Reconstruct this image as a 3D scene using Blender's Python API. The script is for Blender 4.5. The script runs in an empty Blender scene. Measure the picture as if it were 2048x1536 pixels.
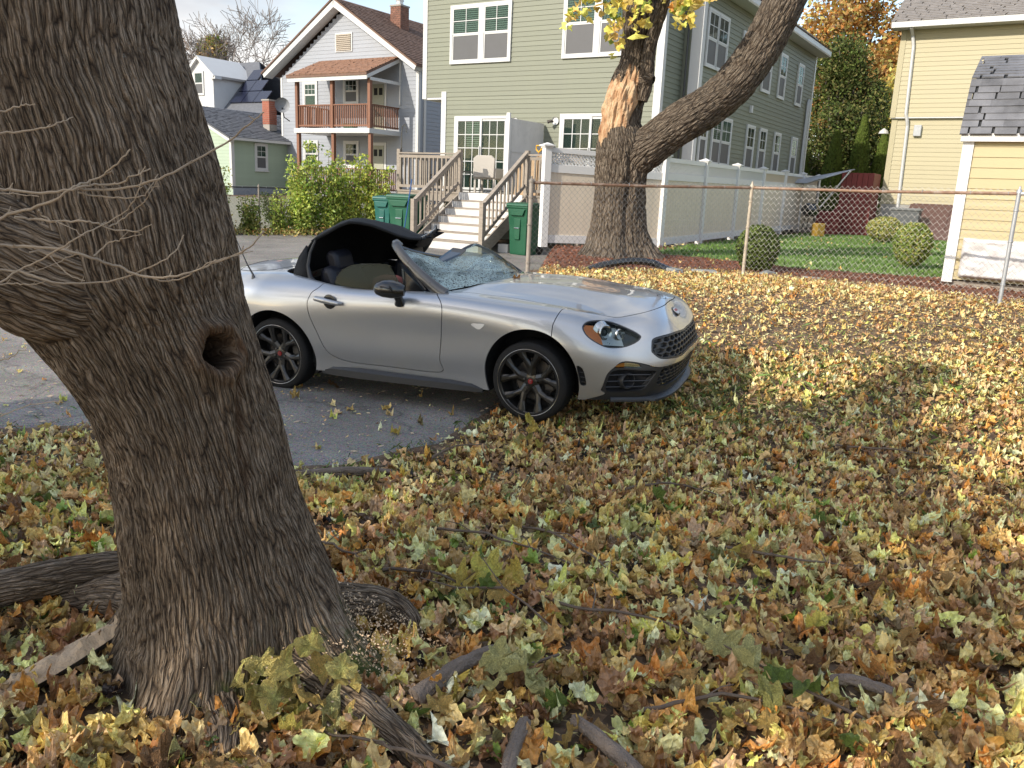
import bpy, math, random
import numpy as np
from mathutils import Vector, Matrix
random.seed(7)
RNG = np.random.default_rng(11)
R = math.radians
scene = bpy.context.scene
COL = scene.collection

# ------------------------------------------------------------ camera, sky, sun, exposure
EYE = 1.77
PITCH, ROLL_, FPX = math.atan(393/1650), math.atan(.042), 1650.0
cam = bpy.data.cameras.new("camera"); camo = bpy.data.objects.new("camera", cam); COL.objects.link(camo)
cam.sensor_width = 36; cam.sensor_fit = 'HORIZONTAL'; cam.lens = 36*FPX/2048
cam.clip_start = .05; cam.clip_end = 1500
Fv = Vector((0, math.cos(PITCH), -math.sin(PITCH))); R0 = Vector((1, 0, 0)); U0 = Vector((0, math.sin(PITCH), math.cos(PITCH)))
Rv = R0*math.cos(ROLL_)+U0*math.sin(ROLL_); Uv = U0*math.cos(ROLL_)-R0*math.sin(ROLL_)
mt = Matrix((Rv, Uv, -Fv)).transposed().to_4x4(); mt.translation = Vector((0, 0, EYE)); camo.matrix_world = mt
scene.camera = camo

SUN_AZ, SUN_EL = 232.0, 30.0
world = bpy.data.worlds.new("World"); scene.world = world; world.use_nodes = True
nt = world.node_tree; nt.nodes.clear()
wo = nt.nodes.new('ShaderNodeOutputWorld'); bg = nt.nodes.new('ShaderNodeBackground'); bg.inputs[1].default_value = .15
sky = nt.nodes.new('ShaderNodeTexSky'); sky.sky_type = 'NISHITA'; sky.sun_disc = False
sky.sun_elevation = R(SUN_EL); sky.sun_rotation = R(SUN_AZ); sky.air_density = 1.2; sky.dust_density = 1.0; sky.ozone_density = 1.6
tc = nt.nodes.new('ShaderNodeTexCoord'); mp = nt.nodes.new('ShaderNodeMapping'); mp.inputs['Scale'].default_value = (1.1, 1.1, 3.4)
mp.inputs['Location'].default_value = (.35, .1, .2)
nz = nt.nodes.new('ShaderNodeTexNoise'); nz.inputs['Scale'].default_value = 1.5; nz.inputs['Detail'].default_value = 7; nz.inputs['Roughness'].default_value = .55
cr = nt.nodes.new('ShaderNodeValToRGB'); cr.color_ramp.elements[0].position = .41; cr.color_ramp.elements[1].position = .62
mx = nt.nodes.new('ShaderNodeMix'); mx.data_type = 'RGBA'; 
cl = nt.nodes.new('ShaderNodeValToRGB'); cl.color_ramp.elements[0].position = .40; cl.color_ramp.elements[0].color = (.52, .55, .60, 1); cl.color_ramp.elements[1].position = .66; cl.color_ramp.elements[1].color = (1, .965, .92, 1)
sc_ = nt.nodes.new('ShaderNodeVectorMath'); sc_.operation = 'SCALE'; sc_.inputs['Scale'].default_value = 4.3
nz2 = nt.nodes.new('ShaderNodeTexNoise'); nz2.inputs['Scale'].default_value = 2.6; nz2.inputs['Detail'].default_value = 5
L = nt.links.new
L(mp.outputs[0], nz2.inputs[0]); L(nz2.outputs[0], cl.inputs[0]); L(cl.outputs[0], sc_.inputs[0]); L(sc_.outputs[0], mx.inputs[7])
L(tc.outputs['Generated'], mp.inputs[0]); L(mp.outputs[0], nz.inputs[0]); L(nz.outputs[0], cr.inputs[0]); L(cr.outputs[0], mx.inputs[0])
L(sky.outputs[0], mx.inputs[6]); L(mx.outputs[2], bg.inputs[0]); L(bg.outputs[0], wo.inputs[0])

sl = bpy.data.lights.new("sun", 'SUN'); sl.energy = 2.6; sl.angle = R(.55); sl.color = (1, .92, .79)
so = bpy.data.objects.new("sun", sl); COL.objects.link(so)
sd = Vector((math.sin(R(SUN_AZ))*math.cos(R(SUN_EL)), math.cos(R(SUN_AZ))*math.cos(R(SUN_EL)), math.sin(R(SUN_EL))))
so.rotation_euler = sd.to_track_quat('Z', 'Y').to_euler(); so.location = sd*50
vs = scene.view_settings; vs.view_transform = 'Standard'; vs.look = 'None'; vs.gamma = 1; vs.use_curve_mapping = False; vs.exposure = 1.0
scene.cycles.max_bounces = 8; scene.cycles.transparent_max_bounces = 12

# ------------------------------------------------------------ helpers
def link(o): COL.objects.link(o); return o
def tag(o, label=None, cat=None, group=None, kind=None):
    if label: o['label'] = label
    if cat: o['category'] = cat
    if group: o['group'] = group
    if kind: o['kind'] = kind
    return o
def empty(name, loc=(0, 0, 0), rz=0, **k):
    o = bpy.data.objects.new(name, None); o.empty_display_size = .2; o.location = loc; o.rotation_euler = (0, 0, rz); link(o); return tag(o, **k)
def mesh_np(name, V, F, mat, parent=None, smooth=False, attr=None, uv=None, mats=None, midx=None):
    """V (n,3) array, F list of tuples or (m,k) int array"""
    me = bpy.data.meshes.new(name)
    V = np.asarray(V, np.float32)
    if isinstance(F, np.ndarray):
        k = F.shape[1]; m = len(F)
        me.vertices.add(len(V)); me.vertices.foreach_set('co', V.ravel())
        me.loops.add(m*k); me.loops.foreach_set('vertex_index', F.astype(np.int32).ravel())
        me.polygons.add(m); me.polygons.foreach_set('loop_start', (np.arange(m)*k).astype(np.int32))
        me.update(calc_edges=True)
    else:
        me.from_pydata([tuple(map(float, v)) for v in V], [], [tuple(map(int, f)) for f in F]); me.update()
    if smooth: me.polygons.foreach_set('use_smooth', np.ones(len(me.polygons), bool))
    if attr is not None:
        a = me.attributes.new('col', 'FLOAT_COLOR', 'POINT'); a.data.foreach_set('color', np.concatenate([attr, np.ones((len(attr), 1))], 1).astype(np.float32).ravel())
    if uv is not None:
        ul = me.uv_layers.new(name='UVMap'); li = np.zeros(len(me.loops), np.int32); me.loops.foreach_get('vertex_index', li)
        ul.data.foreach_set('uv', np.asarray(uv, np.float32)[li].ravel())
    for m_ in (mats or [mat]): me.materials.append(m_)
    if midx is not None: me.polygons.foreach_set('material_index', np.asarray(midx, np.int32))
    me.validate()
    o = bpy.data.objects.new(name, me); link(o)
    if parent: o.parent = parent
    return o
def dup(o, parent=None, loc=None, rot=None, scale=None, deep=True):
    c = o.copy(); COL.objects.link(c)
    if parent is not None: c.parent = parent
    if loc is not None: c.location = loc
    if rot is not None: c.rotation_euler = rot
    if scale is not None: c.scale = scale
    if deep:
        for ch in list(o.children): dup(ch, c)
    return c
class MB:
    def __init__(s): s.v = []; s.f = []
    def add(s, V, F):
        n = len(s.v); s.v += [tuple(v) for v in V]; s.f += [tuple(i+n for i in f) for f in F]; return s
    def box(s, x0, x1, y0, y1, z0, z1):
        return s.add([(x0, y0, z0), (x1, y0, z0), (x1, y1, z0), (x0, y1, z0), (x0, y0, z1), (x1, y0, z1), (x1, y1, z1), (x0, y1, z1)],
                     [(0, 3, 2, 1), (4, 5, 6, 7), (0, 1, 5, 4), (1, 2, 6, 5), (2, 3, 7, 6), (3, 0, 4, 7)])
    def bar(s, a, b, w, h, up=(0, 0, 1)):
        a = Vector(a); b = Vector(b); d = (b-a).normalized(); u = Vector(up)
        if abs(d.dot(u)) > .98: u = Vector((0, 1, 0))
        x = d.cross(u).normalized()*w/2; z = x.cross(d).normalized()*h/2
        P = [a-x-z, a+x-z, a+x+z, a-x+z, b-x-z, b+x-z, b+x+z, b-x+z]
        return s.add(P, [(0, 1, 2, 3), (7, 6, 5, 4), (0, 4, 5, 1), (1, 5, 6, 2), (2, 6, 7, 3), (3, 7, 4, 0)])
    def tube(s, pts, rad, n=6, cap=True):
        pts = [Vector(p) for p in pts]; m = len(pts)
        if not hasattr(rad, '__len__'): rad = [rad]*m
        V = []; up = Vector((0, 0, 1))
        t0 = (pts[1]-pts[0]).normalized()
        x = t0.cross(up if abs(t0.z) < .9 else Vector((1, 0, 0))).normalized()
        for i, p in enumerate(pts):
            t = (pts[min(i+1, m-1)]-pts[max(i-1, 0)]).normalized()
            x = (x-t*x.dot(t)); x = x.normalized() if x.length > 1e-6 else t.orthogonal().normalized(); y = t.cross(x)
            for k in range(n):
                a = 2*math.pi*k/n; V.append(p+(x*math.cos(a)+y*math.sin(a))*rad[i])
        F = [(i*n+k, i*n+(k+1) % n, (i+1)*n+(k+1) % n, (i+1)*n+k) for i in range(m-1) for k in range(n)]
        if cap: F += [tuple(range(n))[::-1], tuple((m-1)*n+k for k in range(n))]
        return s.add(V, F)
    def prism(s, poly, h0, h1, axis='y'):
        n = len(poly); f = {'y': lambda a, b, h: (a, h, b), 'x': lambda a, b, h: (h, a, b), 'z': lambda a, b, h: (a, b, h)}[axis]
        V = [f(a, b, h0) for a, b in poly]+[f(a, b, h1) for a, b in poly]
        F = [(i, (i+1) % n, n+(i+1) % n, n+i) for i in range(n)]+[tuple(range(n))[::-1], tuple(range(n, 2*n))]
        return s.add(V, F)
    def lathe(s, prof, n=24, c=(0, 0, 0), axis='z'):
        V = []
        for r_, h in prof:
            for k in range(n):
                a = 2*math.pi*k/n; x, y = r_*math.cos(a), r_*math.sin(a)
                V.append({'z': (c[0]+x, c[1]+y, c[2]+h), 'y': (c[0]+x, c[1]+h, c[2]+y), 'x': (c[0]+h, c[1]+x, c[2]+y)}[axis])
        F = [(i*n+k, i*n+(k+1) % n, (i+1)*n+(k+1) % n, (i+1)*n+k) for i in range(len(prof)-1) for k in range(n)]
        return s.add(V, F)
    def build(s, name, mat, parent=None, smooth=False, bevel=0, **k):
        o = mesh_np(name, np.array(s.v, np.float32), s.f, mat, parent, smooth)
        if bevel:
            b = o.modifiers.new('b', 'BEVEL'); b.width = bevel; b.segments = 2; b.limit_method = 'ANGLE'; b.angle_limit = R(40)
        if smooth: smooth_angle(o)
        return tag(o, **k)
def smooth_angle(o, deg=38):
    me = o.data; me.polygons.foreach_set('use_smooth', np.ones(len(me.polygons), bool))
    try: me.set_sharp_from_angle(angle=R(deg))
    except Exception: pass

# value noise
def _h(ix, iy, iz, s):
    n = (ix*374761393+iy*668265263+iz*2147483647+s*1274126177) & 0xffffffff
    n = ((n ^ (n >> 13))*1274126177) & 0xffffffff
    return ((n ^ (n >> 16)) & 0xffffff)/float(0xffffff)*2-1
def noise3(P, seed=0):
    P = np.asarray(P, float); i = np.floor(P).astype(np.int64); f = P-i; f = f*f*(3-2*f); r = 0
    for a in (0, 1):
        for b in (0, 1):
            for c in (0, 1):
                w = (f[..., 0] if a else 1-f[..., 0])*(f[..., 1] if b else 1-f[..., 1])*(f[..., 2] if c else 1-f[..., 2])
                r = r+w*_h(i[..., 0]+a, i[..., 1]+b, i[..., 2]+c, seed)
    return r
def fbm(P, o=4, seed=0):
    P = np.asarray(P, float); r = 0; a = 1; t = 0
    for k in range(o): r = r+a*noise3(P*2**k, seed+k); t += a; a *= .5
    return r/t
def n2(x, y, s=0, o=3): return fbm(np.stack([np.asarray(x, float), np.asarray(y, float), np.zeros_like(np.asarray(x, float))], -1), o, s)
def sstep(t): t = np.clip(t, 0, 1); return t*t*(3-2*t)

# ------------------------------------------------------------ materials
def newmat(name):
    m = bpy.data.materials.new(name); m.use_nodes = True; return m, m.node_tree, m.node_tree.nodes['Principled BSDF']
def N_(nt, t, **k):
    n = nt.nodes.new(t)
    for a, b in k.items():
        if a in n.inputs.keys(): n.inputs[a].default_value = b
        else: setattr(n, a, b)
    return n
def M(name, col, rough=.6, var=.12, scale=8, bump=0, bscale=40, metal=0, spec=.5, stretch=(1, 1, 1), dirt=0, dirtcol=(.1, .08, .05), coat=0):
    m, nt, b = newmat(name); L = nt.links.new
    b.inputs['Roughness'].default_value = rough; b.inputs['Metallic'].default_value = metal; b.inputs['Specular IOR Level'].default_value = spec
    b.inputs['Coat Weight'].default_value = coat; b.inputs['Coat Roughness'].default_value = .08
    tc = N_(nt, 'ShaderNodeTexCoord'); mp = N_(nt, 'ShaderNodeMapping'); mp.inputs['Scale'].default_value = stretch; L(tc.outputs['Object'], mp.inputs[0])
    nz = N_(nt, 'ShaderNodeTexNoise', Scale=scale, Detail=5.0, Roughness=.6); L(mp.outputs[0], nz.inputs[0])
    oi = N_(nt, 'ShaderNodeObjectInfo')
    ad = N_(nt, 'ShaderNodeMath', operation='MULTIPLY_ADD'); L(oi.outputs['Random'], ad.inputs[0]); ad.inputs[1].default_value = .25; L(nz.outputs[0], ad.inputs[2])
    mr = N_(nt, 'ShaderNodeMapRange'); L(ad.outputs[0], mr.inputs[0]); mr.inputs[1].default_value = .3; mr.inputs[2].default_value = .85; mr.inputs[3].default_value = 1-var; mr.inputs[4].default_value = 1+var
    hs = N_(nt, 'ShaderNodeHueSaturation'); hs.inputs['Color'].default_value = (*col, 1); L(mr.outputs[0], hs.inputs['Value'])
    out = hs.outputs[0]
    if dirt:
        nd = N_(nt, 'ShaderNodeTexNoise', Scale=scale*.5, Detail=8.0, Roughness=.75); L(mp.outputs[0], nd.inputs[0])
        cr = N_(nt, 'ShaderNodeValToRGB'); cr.color_ramp.elements[0].position = .5; cr.color_ramp.elements[1].position = .72; L(nd.outputs[0], cr.inputs[0])
        mm = N_(nt, 'ShaderNodeMath', operation='MULTIPLY'); L(cr.outputs[0], mm.inputs[0]); mm.inputs[1].default_value = dirt
        mi = N_(nt, 'ShaderNodeMix', data_type='RGBA'); L(mm.outputs[0], mi.inputs[0]); L(out, mi.inputs[6]); mi.inputs[7].default_value = (*dirtcol, 1); out = mi.outputs[2]
    L(out, b.inputs['Base Color'])
    rr = N_(nt, 'ShaderNodeMapRange'); L(nz.outputs[0], rr.inputs[0]); rr.inputs[3].default_value = max(rough-.1, .02); rr.inputs[4].default_value = min(rough+.1, 1); L(rr.outputs[0], b.inputs['Roughness'])
    if bump:
        nb = N_(nt, 'ShaderNodeTexNoise', Scale=bscale, Detail=4.0); L(mp.outputs[0], nb.inputs[0])
        bp = N_(nt, 'ShaderNodeBump', Strength=1.0, Distance=bump); L(nb.outputs[0], bp.inputs['Height']); L(bp.outputs[0], b.inputs['Normal'])
    return m
def leafmat(name, trans=.35, rough=.55, vein=True, crumple=False):
    m, nt, b = newmat(name); L = nt.links.new
    at = N_(nt, 'ShaderNodeAttribute', attribute_name='col')
    tc = N_(nt, 'ShaderNodeTexCoord'); nz = N_(nt, 'ShaderNodeTexNoise', Scale=60.0, Detail=4.0); L(tc.outputs['Object'], nz.inputs[0])
    mr = N_(nt, 'ShaderNodeMapRange'); L(nz.outputs[0], mr.inputs[0]); mr.inputs[1].default_value = .3; mr.inputs[2].default_value = .7; mr.inputs[3].default_value = .75; mr.inputs[4].default_value = 1.2
    hs = N_(nt, 'ShaderNodeHueSaturation'); L(at.outputs[0], hs.inputs['Color']); L(mr.outputs[0], hs.inputs['Value']); L(hs.outputs[0], b.inputs['Base Color'])
    b.inputs['Roughness'].default_value = rough; b.inputs['Specular IOR Level'].default_value = .35
    bp = N_(nt, 'ShaderNodeBump', Strength=.6, Distance=.004); L(nz.outputs[0], bp.inputs['Height']); L(bp.outputs[0], b.inputs['Normal'])
    if crumple:
        n4 = N_(nt, 'ShaderNodeTexVoronoi', Scale=42.0); L(tc.outputs['Object'], n4.inputs[0]); b2 = N_(nt, 'ShaderNodeBump', Strength=1.0, Distance=.012); L(n4.outputs['Distance'], b2.inputs['Height']); L(bp.outputs[0], b2.inputs['Normal']); L(b2.outputs[0], b.inputs['Normal']); b.inputs['Specular IOR Level'].default_value = .5
        n5 = N_(nt, 'ShaderNodeTexNoise', Scale=22.0, Detail=3.0); L(tc.outputs['Object'], n5.inputs[0]); m5 = N_(nt, 'ShaderNodeMapRange'); L(n5.outputs[0], m5.inputs[0]); m5.inputs[1].default_value = .35; m5.inputs[2].default_value = .7; m5.inputs[3].default_value = .78; m5.inputs[4].default_value = 1.3; h5 = N_(nt, 'ShaderNodeHueSaturation'); L(hs.outputs[0], h5.inputs['Color']); L(m5.outputs[0], h5.inputs['Value']); L(h5.outputs[0], b.inputs['Base Color'])
    tr = N_(nt, 'ShaderNodeBsdfTranslucent'); L(hs.outputs[0], tr.inputs[0]); ms = N_(nt, 'ShaderNodeMixShader'); ms.inputs[0].default_value = trans
    o = nt.nodes['Material Output']; L(b.outputs[0], ms.inputs[1]); L(tr.outputs[0], ms.inputs[2]); L(ms.outputs[0], o.inputs[0])
    return m
MAT_LEAF = leafmat('leaf', .2, .42, crumple=True)
MAT_FOL = leafmat('foliage', .35, .6)
MAT_NEEDLE = leafmat('needles', .15, .7)
white_trim = M('white_trim', (.56, .56, .555), .45, .05, 3, dirt=.12, dirtcol=(.45, .43, .38))
white_vinyl = M('white_vinyl', (.72, .71, .70), .35, .04, 3, dirt=.1, dirtcol=(.5, .48, .42))
green_siding = M('green_siding', (.185, .195, .145), .6, .09, 2.5, bump=.0006, bscale=60, dirt=.06, dirtcol=(.2, .2, .15))
grey_siding = M('grey_siding', (.30, .32, .36), .55, .05, 2.5)
mint_siding = M('mint_siding', (.35, .43, .33), .55, .05, 2.5)
yellow_siding = M('yellow_siding', (.43, .38, .24), .55, .05, 2.5, dirt=.08, dirtcol=(.45, .4, .25))
shed_siding = M('shed_siding', (.45, .375, .21), .55, .06, 2.5, dirt=.12, dirtcol=(.4, .32, .18))
dark_in = M('dark_interior', (.03, .032, .035), .8, .1)
black_plastic = M('black_plastic', (.022, .023, .026), .42, .1, 30, bump=.0004, bscale=400)
gloss_black = M('gloss_black', (.012, .012, .013), .18, .1, coat=.6)
rubber = M('tyre_rubber', (.012, .0115, .0115), .8, .15, 30, bump=.0006, bscale=200, dirt=.12, dirtcol=(.05, .045, .038), spec=.3)
# ------------------------------------------------------------ terrain
E1 = np.array([math.sin(R(122)), math.cos(R(122))]); E2 = np.array([math.sin(R(32)), math.cos(R(32))])
HC = np.array([3.193, 20.463])
ROT = R(90-122)
def fence_xb(y):
    return np.interp(y, [0, 9, 11, 16.2, 17.4, 31, 80], [-.4, -.3, .0, .42, 2.9, 10.9, 40])
def gz(x, y):
    x = np.asarray(x, float); y = np.asarray(y, float)
    zA = .0255*np.clip(y-7.3, 0, 13.7)+.03*np.clip(y-21, 0, 25)
    zB = .68*sstep((y-4.8)/5.6)
    w = np.interp(y, [0, 8.5, 10.5, 100], [3.0, 2.6, .35, .35])
    B = sstep((x-fence_xb(y))/w)
    z = zA*(1-B)+np.maximum(zB, 0)*B
    z = z+np.where(y > 21, B*.0, 0)
    # soft lumps away from the driveway
    off = np.clip(drive_sd(x, y), -1, 1)
    lump = .035*n2(x*1.3, y*1.3, 3)+.012*n2(x*5, y*5, 4)
    z = z+lump*sstep(off/.8)*np.interp(y, [0, 12, 40], [1, .5, .3])
    d = np.hypot(x+1.0, y-2.85); z = z+.07*np.exp(-(d/.6)**2)
    return z
DRIVE = np.array([(-60, 5.0), (-12, 5.2), (-5, 5.35), (-3.5, 5.45), (-2.9, 5.6), (-2.2, 5.15), (-1.42, 4.86), (-1.0, 5.0), (-.48, 5.5), (-.24, 6.15), (.15, 7.0), (.35, 8.0), (.2, 9.5), (-.02, 10.9), (.1, 12.5),
                  (.3, 16.1), (2.6, 17.6), (3.0, 19.9), (-3.9, 22.6), (-7.9, 20.7), (-11, 16.6), (-30, 15.5), (-60, 15)], float)
def poly_sd(x, y, P):
    """signed distance, positive outside"""
    sh = np.shape(x); x = np.ravel(x); y = np.ravel(y); n = len(P); d = np.full(len(x), 1e9); ins = np.zeros(len(x), bool)
    for i in range(n):
        a = P[i]; b = P[(i+1) % n]; e = b-a; px = x-a[0]; py = y-a[1]
        t = np.clip((px*e[0]+py*e[1])/(e@e+1e-12), 0, 1); d = np.minimum(d, (px-t*e[0])**2+(py-t*e[1])**2)
        c = ((a[1] > y) != (b[1] > y)) & (x < (b[0]-a[0])*(y-a[1])/((b[1]-a[1]) if b[1] != a[1] else 1e-9)+a[0]); ins ^= c
    d = np.sqrt(d); return np.where(ins, -d, d).reshape(sh)
def drive_sd(x, y): return poly_sd(x, y, DRIVE)
def lines(a, b, st): return np.arange(a, b, st)
xs = np.concatenate([-np.geomspace(400, 14, 26), lines(-13, -4, .5), lines(-4, 8, .08), lines(8, 18, .4), np.geomspace(18, 400, 26)])
ys = np.concatenate([-np.geomspace(300, 4, 18), lines(-3, 1, .4), lines(1, 12.5, .08), lines(12.5, 40, .45), np.geomspace(40, 700, 26)])
GX, GY = np.meshgrid(xs, ys, indexing='ij'); GZ = gz(GX, GY)-.002
ni, nj = GX.shape; idx = np.arange(ni*nj).reshape(ni, nj)
GF = np.stack([idx[:-1, :-1], idx[1:, :-1], idx[1:, 1:], idx[:-1, 1:]], -1).reshape(-1, 4)
m, nt, b = newmat('forest_soil'); L = nt.links.new
tc = N_(nt, 'ShaderNodeTexCoord'); v1 = N_(nt, 'ShaderNodeTexVoronoi', Scale=26.0); L(tc.outputs['Object'], v1.inputs[0])
v2 = N_(nt, 'ShaderNodeTexNoise', Scale=9.0, Detail=8.0, Roughness=.7); L(tc.outputs['Object'], v2.inputs[0])
cr = N_(nt, 'ShaderNodeValToRGB'); L(v1.outputs['Color'], cr.inputs[0])
els = cr.color_ramp.elements; els[0].color = (.045, .03, .02, 1); els[1].color = (.22, .15, .10, 1)
e = els.new(.45); e.color = (.10, .066, .04, 1); e = els.new(.75); e.color = (.15, .10, .06, 1)
mi = N_(nt, 'ShaderNodeMix', data_type='RGBA'); mi.blend_type = 'MULTIPLY'; mi.inputs[0].default_value = .8; L(cr.outputs[0], mi.inputs[6]); L(v2.outputs[0], mi.inputs[7])
hs = N_(nt, 'ShaderNodeHueSaturation', Value=1.9); L(mi.outputs[2], hs.inputs['Color'])
L(hs.outputs[0], b.inputs['Base Color']); b.inputs['Roughness'].default_value = .9
bp = N_(nt, 'ShaderNodeBump', Strength=.9, Distance=.02); L(v1.outputs['Distance'], bp.inputs['Height']); L(bp.outputs[0], b.inputs['Normal'])
SOIL = m
gobj = mesh_np('ground', np.stack([GX, GY, GZ], -1).reshape(-1, 3), GF, SOIL, smooth=True)
tag(gobj, 'bare brown soil and leaf mould under everything', kind='structure')

def clip_faces(V, F, S):
    """keep the part of mesh where every S_k (per vertex) > 0. V (n,c) with any channels; F (m,k)"""
    V = [list(v) for v in []] if False else V
    for s_i in range(len(S)):
        s = S[s_i]; inside = s > 0
        c = inside[F].sum(1); keep = F[c == F.shape[1]] if isinstance(F, np.ndarray) else None
        part = F[(c > 0) & (c < F.shape[1])]
        newV = []; polys = []; cache = {}; base = len(V)
        for f in part:
            out = []
            k = len(f)
            for i in range(k):
                a, b = int(f[i]), int(f[(i+1) % k])
                if inside[a]: out.append(a)
                if inside[a] != inside[b]:
                    key = (min(a, b), max(a, b))
                    if key not in cache:
                        t = s[key[0]]/(s[key[0]]-s[key[1]]); cache[key] = base+len(newV)
                        newV.append(V[key[0]]*(1-t)+V[key[1]]*t)
                        for q in range(s_i+1, len(S)): cache.setdefault('S%d' % q, []).append(S[q][key[0]]*(1-t)+S[q][key[1]]*t)
                    out.append(cache[key])
            out = [p_ for q_, p_ in enumerate(out) if p_ != out[q_-1]]
            if len(out) > 2: polys.append(out)
        if newV:
            V = np.concatenate([V, np.array(newV)])
            for q in range(s_i+1, len(S)): S[q] = np.concatenate([S[q], np.array(cache['S%d' % q])])
            if s_i+1 < len(S) or True: pass
        tris = []
        for p in polys:
            for i in range(1, len(p)-1): tris.append((p[0], p[i], p[i+1], p[i+1]))
        F = np.concatenate([keep, np.array(tris, int).reshape(-1, 4)]) if tris else keep
    return V, F
def fix_faces(F):
    """rows with a repeated last index are triangles"""
    t = F[:, 2] == F[:, 3]
    return [tuple(f) for f in F[~t]]+[tuple(f[:3]) for f in F[t]]
def compact(V, F):
    used = np.unique(F); m = np.full(len(V), -1); m[used] = np.arange(len(used)); return V[used], m[F]
def sheet(name, poly, step, lift, mat, wob=.03, box=None, label=None, zf=None):
    P = np.array(poly, float); x0, y0 = P.min(0)-.5; x1, y1 = P.max(0)+.5
    if box: x0, x1, y0, y1 = box
    X_, Y_ = np.meshgrid(np.arange(x0, x1+step, step), np.arange(y0, y1+step, step), indexing='ij')
    s = -poly_sd(X_, Y_, P)+wob*n2(X_*3, Y_*3, 9)+wob*.5*n2(X_*11, Y_*11, 19)
    Z_ = gz(X_, Y_)-.012+(lift+.012)*sstep(s/max(.12, step*1.2))
    V = np.stack([X_, Y_, Z_], -1).reshape(-1, 3); a, b_ = X_.shape; ix = np.arange(a*b_).reshape(a, b_)
    F = np.stack([ix[:-1, :-1], ix[1:, :-1], ix[1:, 1:], ix[:-1, 1:]], -1).reshape(-1, 4)
    V, F = clip_faces(V, F, [s.ravel()]); V, F = compact(V, F)
    return tag(mesh_np(name, V, fix_faces(F), mat, smooth=True), label, kind='structure')
# asphalt
m, nt, b = newmat('asphalt'); L = nt.links.new
tc = N_(nt, 'ShaderNodeTexCoord'); n1 = N_(nt, 'ShaderNodeTexNoise', Scale=1.1, Detail=6.0, Roughness=.6); L(tc.outputs['Object'], n1.inputs[0])
n2_ = N_(nt, 'ShaderNodeTexVoronoi', Scale=130.0); L(tc.outputs['Object'], n2_.inputs[0])
cr = N_(nt, 'ShaderNodeValToRGB'); L(n1.outputs[0], cr.inputs[0]); cr.color_ramp.elements[0].position = .35; cr.color_ramp.elements[0].color = (.145, .118, .09, 1); cr.color_ramp.elements[1].position = .7; cr.color_ramp.elements[1].color = (.25, .208, .162, 1)
ov = N_(nt, 'ShaderNodeMix', data_type='RGBA'); ov.blend_type = 'OVERLAY'; ov.inputs[0].default_value = .75; L(cr.outputs[0], ov.inputs[6]); L(n2_.outputs['Color'], ov.inputs[7])
sa = N_(nt, 'ShaderNodeHueSaturation', Saturation=.55); L(ov.outputs[2], sa.inputs['Color'])
# hairline cracks
vc = N_(nt, 'ShaderNodeTexVoronoi', Scale=.55, feature='DISTANCE_TO_EDGE'); wn = N_(nt, 'ShaderNodeTexNoise', Scale=3.0, Detail=5.0); L(tc.outputs['Object'], wn.inputs[0])
va = N_(nt, 'ShaderNodeVectorMath', operation='MULTIPLY_ADD'); va.inputs[1].default_value = (.5, .5, .5); L(wn.outputs['Color'], va.inputs[0]); L(tc.outputs['Object'], va.inputs[2]); L(va.outputs[0], vc.inputs[0])
ck = N_(nt, 'ShaderNodeMapRange'); L(vc.outputs['Distance'], ck.inputs[0]); ck.inputs[2].default_value = .012; ck.inputs[3].default_value = .6; ck.inputs[4].default_value = 1
mu = N_(nt, 'ShaderNodeMix', data_type='RGBA'); mu.blend_type = 'MULTIPLY'; mu.inputs[0].default_value = 1; L(sa.outputs[0], mu.inputs[6]); L(ck.outputs[0], mu.inputs[7]); L(mu.outputs[2], b.inputs['Base Color'])
b.inputs['Roughness'].default_value = .85
bp = N_(nt, 'ShaderNodeBump', Strength=.7, Distance=.004); L(n2_.outputs['Distance'], bp.inputs['Height']); L(bp.outputs[0], b.inputs['Normal'])
ASPH = m
sheet('driveway', DRIVE, .12, .016, ASPH, .04, box=(-16, 4, 3.5, 24), label='worn grey asphalt driveway with leaf specks')
o = sheet('driveway', DRIVE, 1.0, .012, ASPH, .0, box=(-60, -15.9, 3, 22), label='far left stretch of the worn grey asphalt driveway')
mulch_mat = M('mulch', (.17, .065, .035), .9, .5, 30, bump=.02, bscale=45)
YARD = [(0.25, 11.2), (3.2, 11.85), (5.75, 9.75), (9, 12.5), (20, 22), (30, 45), (14, 36), (10.85, 30.7), (2.9, 17.3), (.55, 16.1)]
sheet('mulch_bed', YARD, .15, .025, mulch_mat, .06, label='red brown bark mulch bed behind the chain link fence')
lawn_mat = M('lawn', (.13, .21, .05), .9, .35, 14, bump=.02, bscale=90)
LAWN = [(2.2, 15.2), (3.2, 14.5), (4.3, 13.3), (5.5, 12.6), (6.6, 12.4), (8.5, 13.4), (12, 17), (16, 22), (15, 26), (11.6, 27.3), (11.5, 29.5), (10.2, 28.6), (3.5, 17.7)]
sheet('lawn', LAWN, .15, .045, lawn_mat, .08, label='mown green lawn behind the chain link fence')

side_m = M('side_yard', (.20, .19, .14), .95, .4, 9, bump=.01, bscale=60)
sheet('side_yard', [(-4.2, 22.8), (-8.0, 21.1), (-13, 18.8), (-30, 17), (-30, 40), (-4.6, 37.5), (-2.5, 26)], .5, .02, side_m, .05, label='pale gravel and thin grass of the yards behind the back fence')
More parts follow.
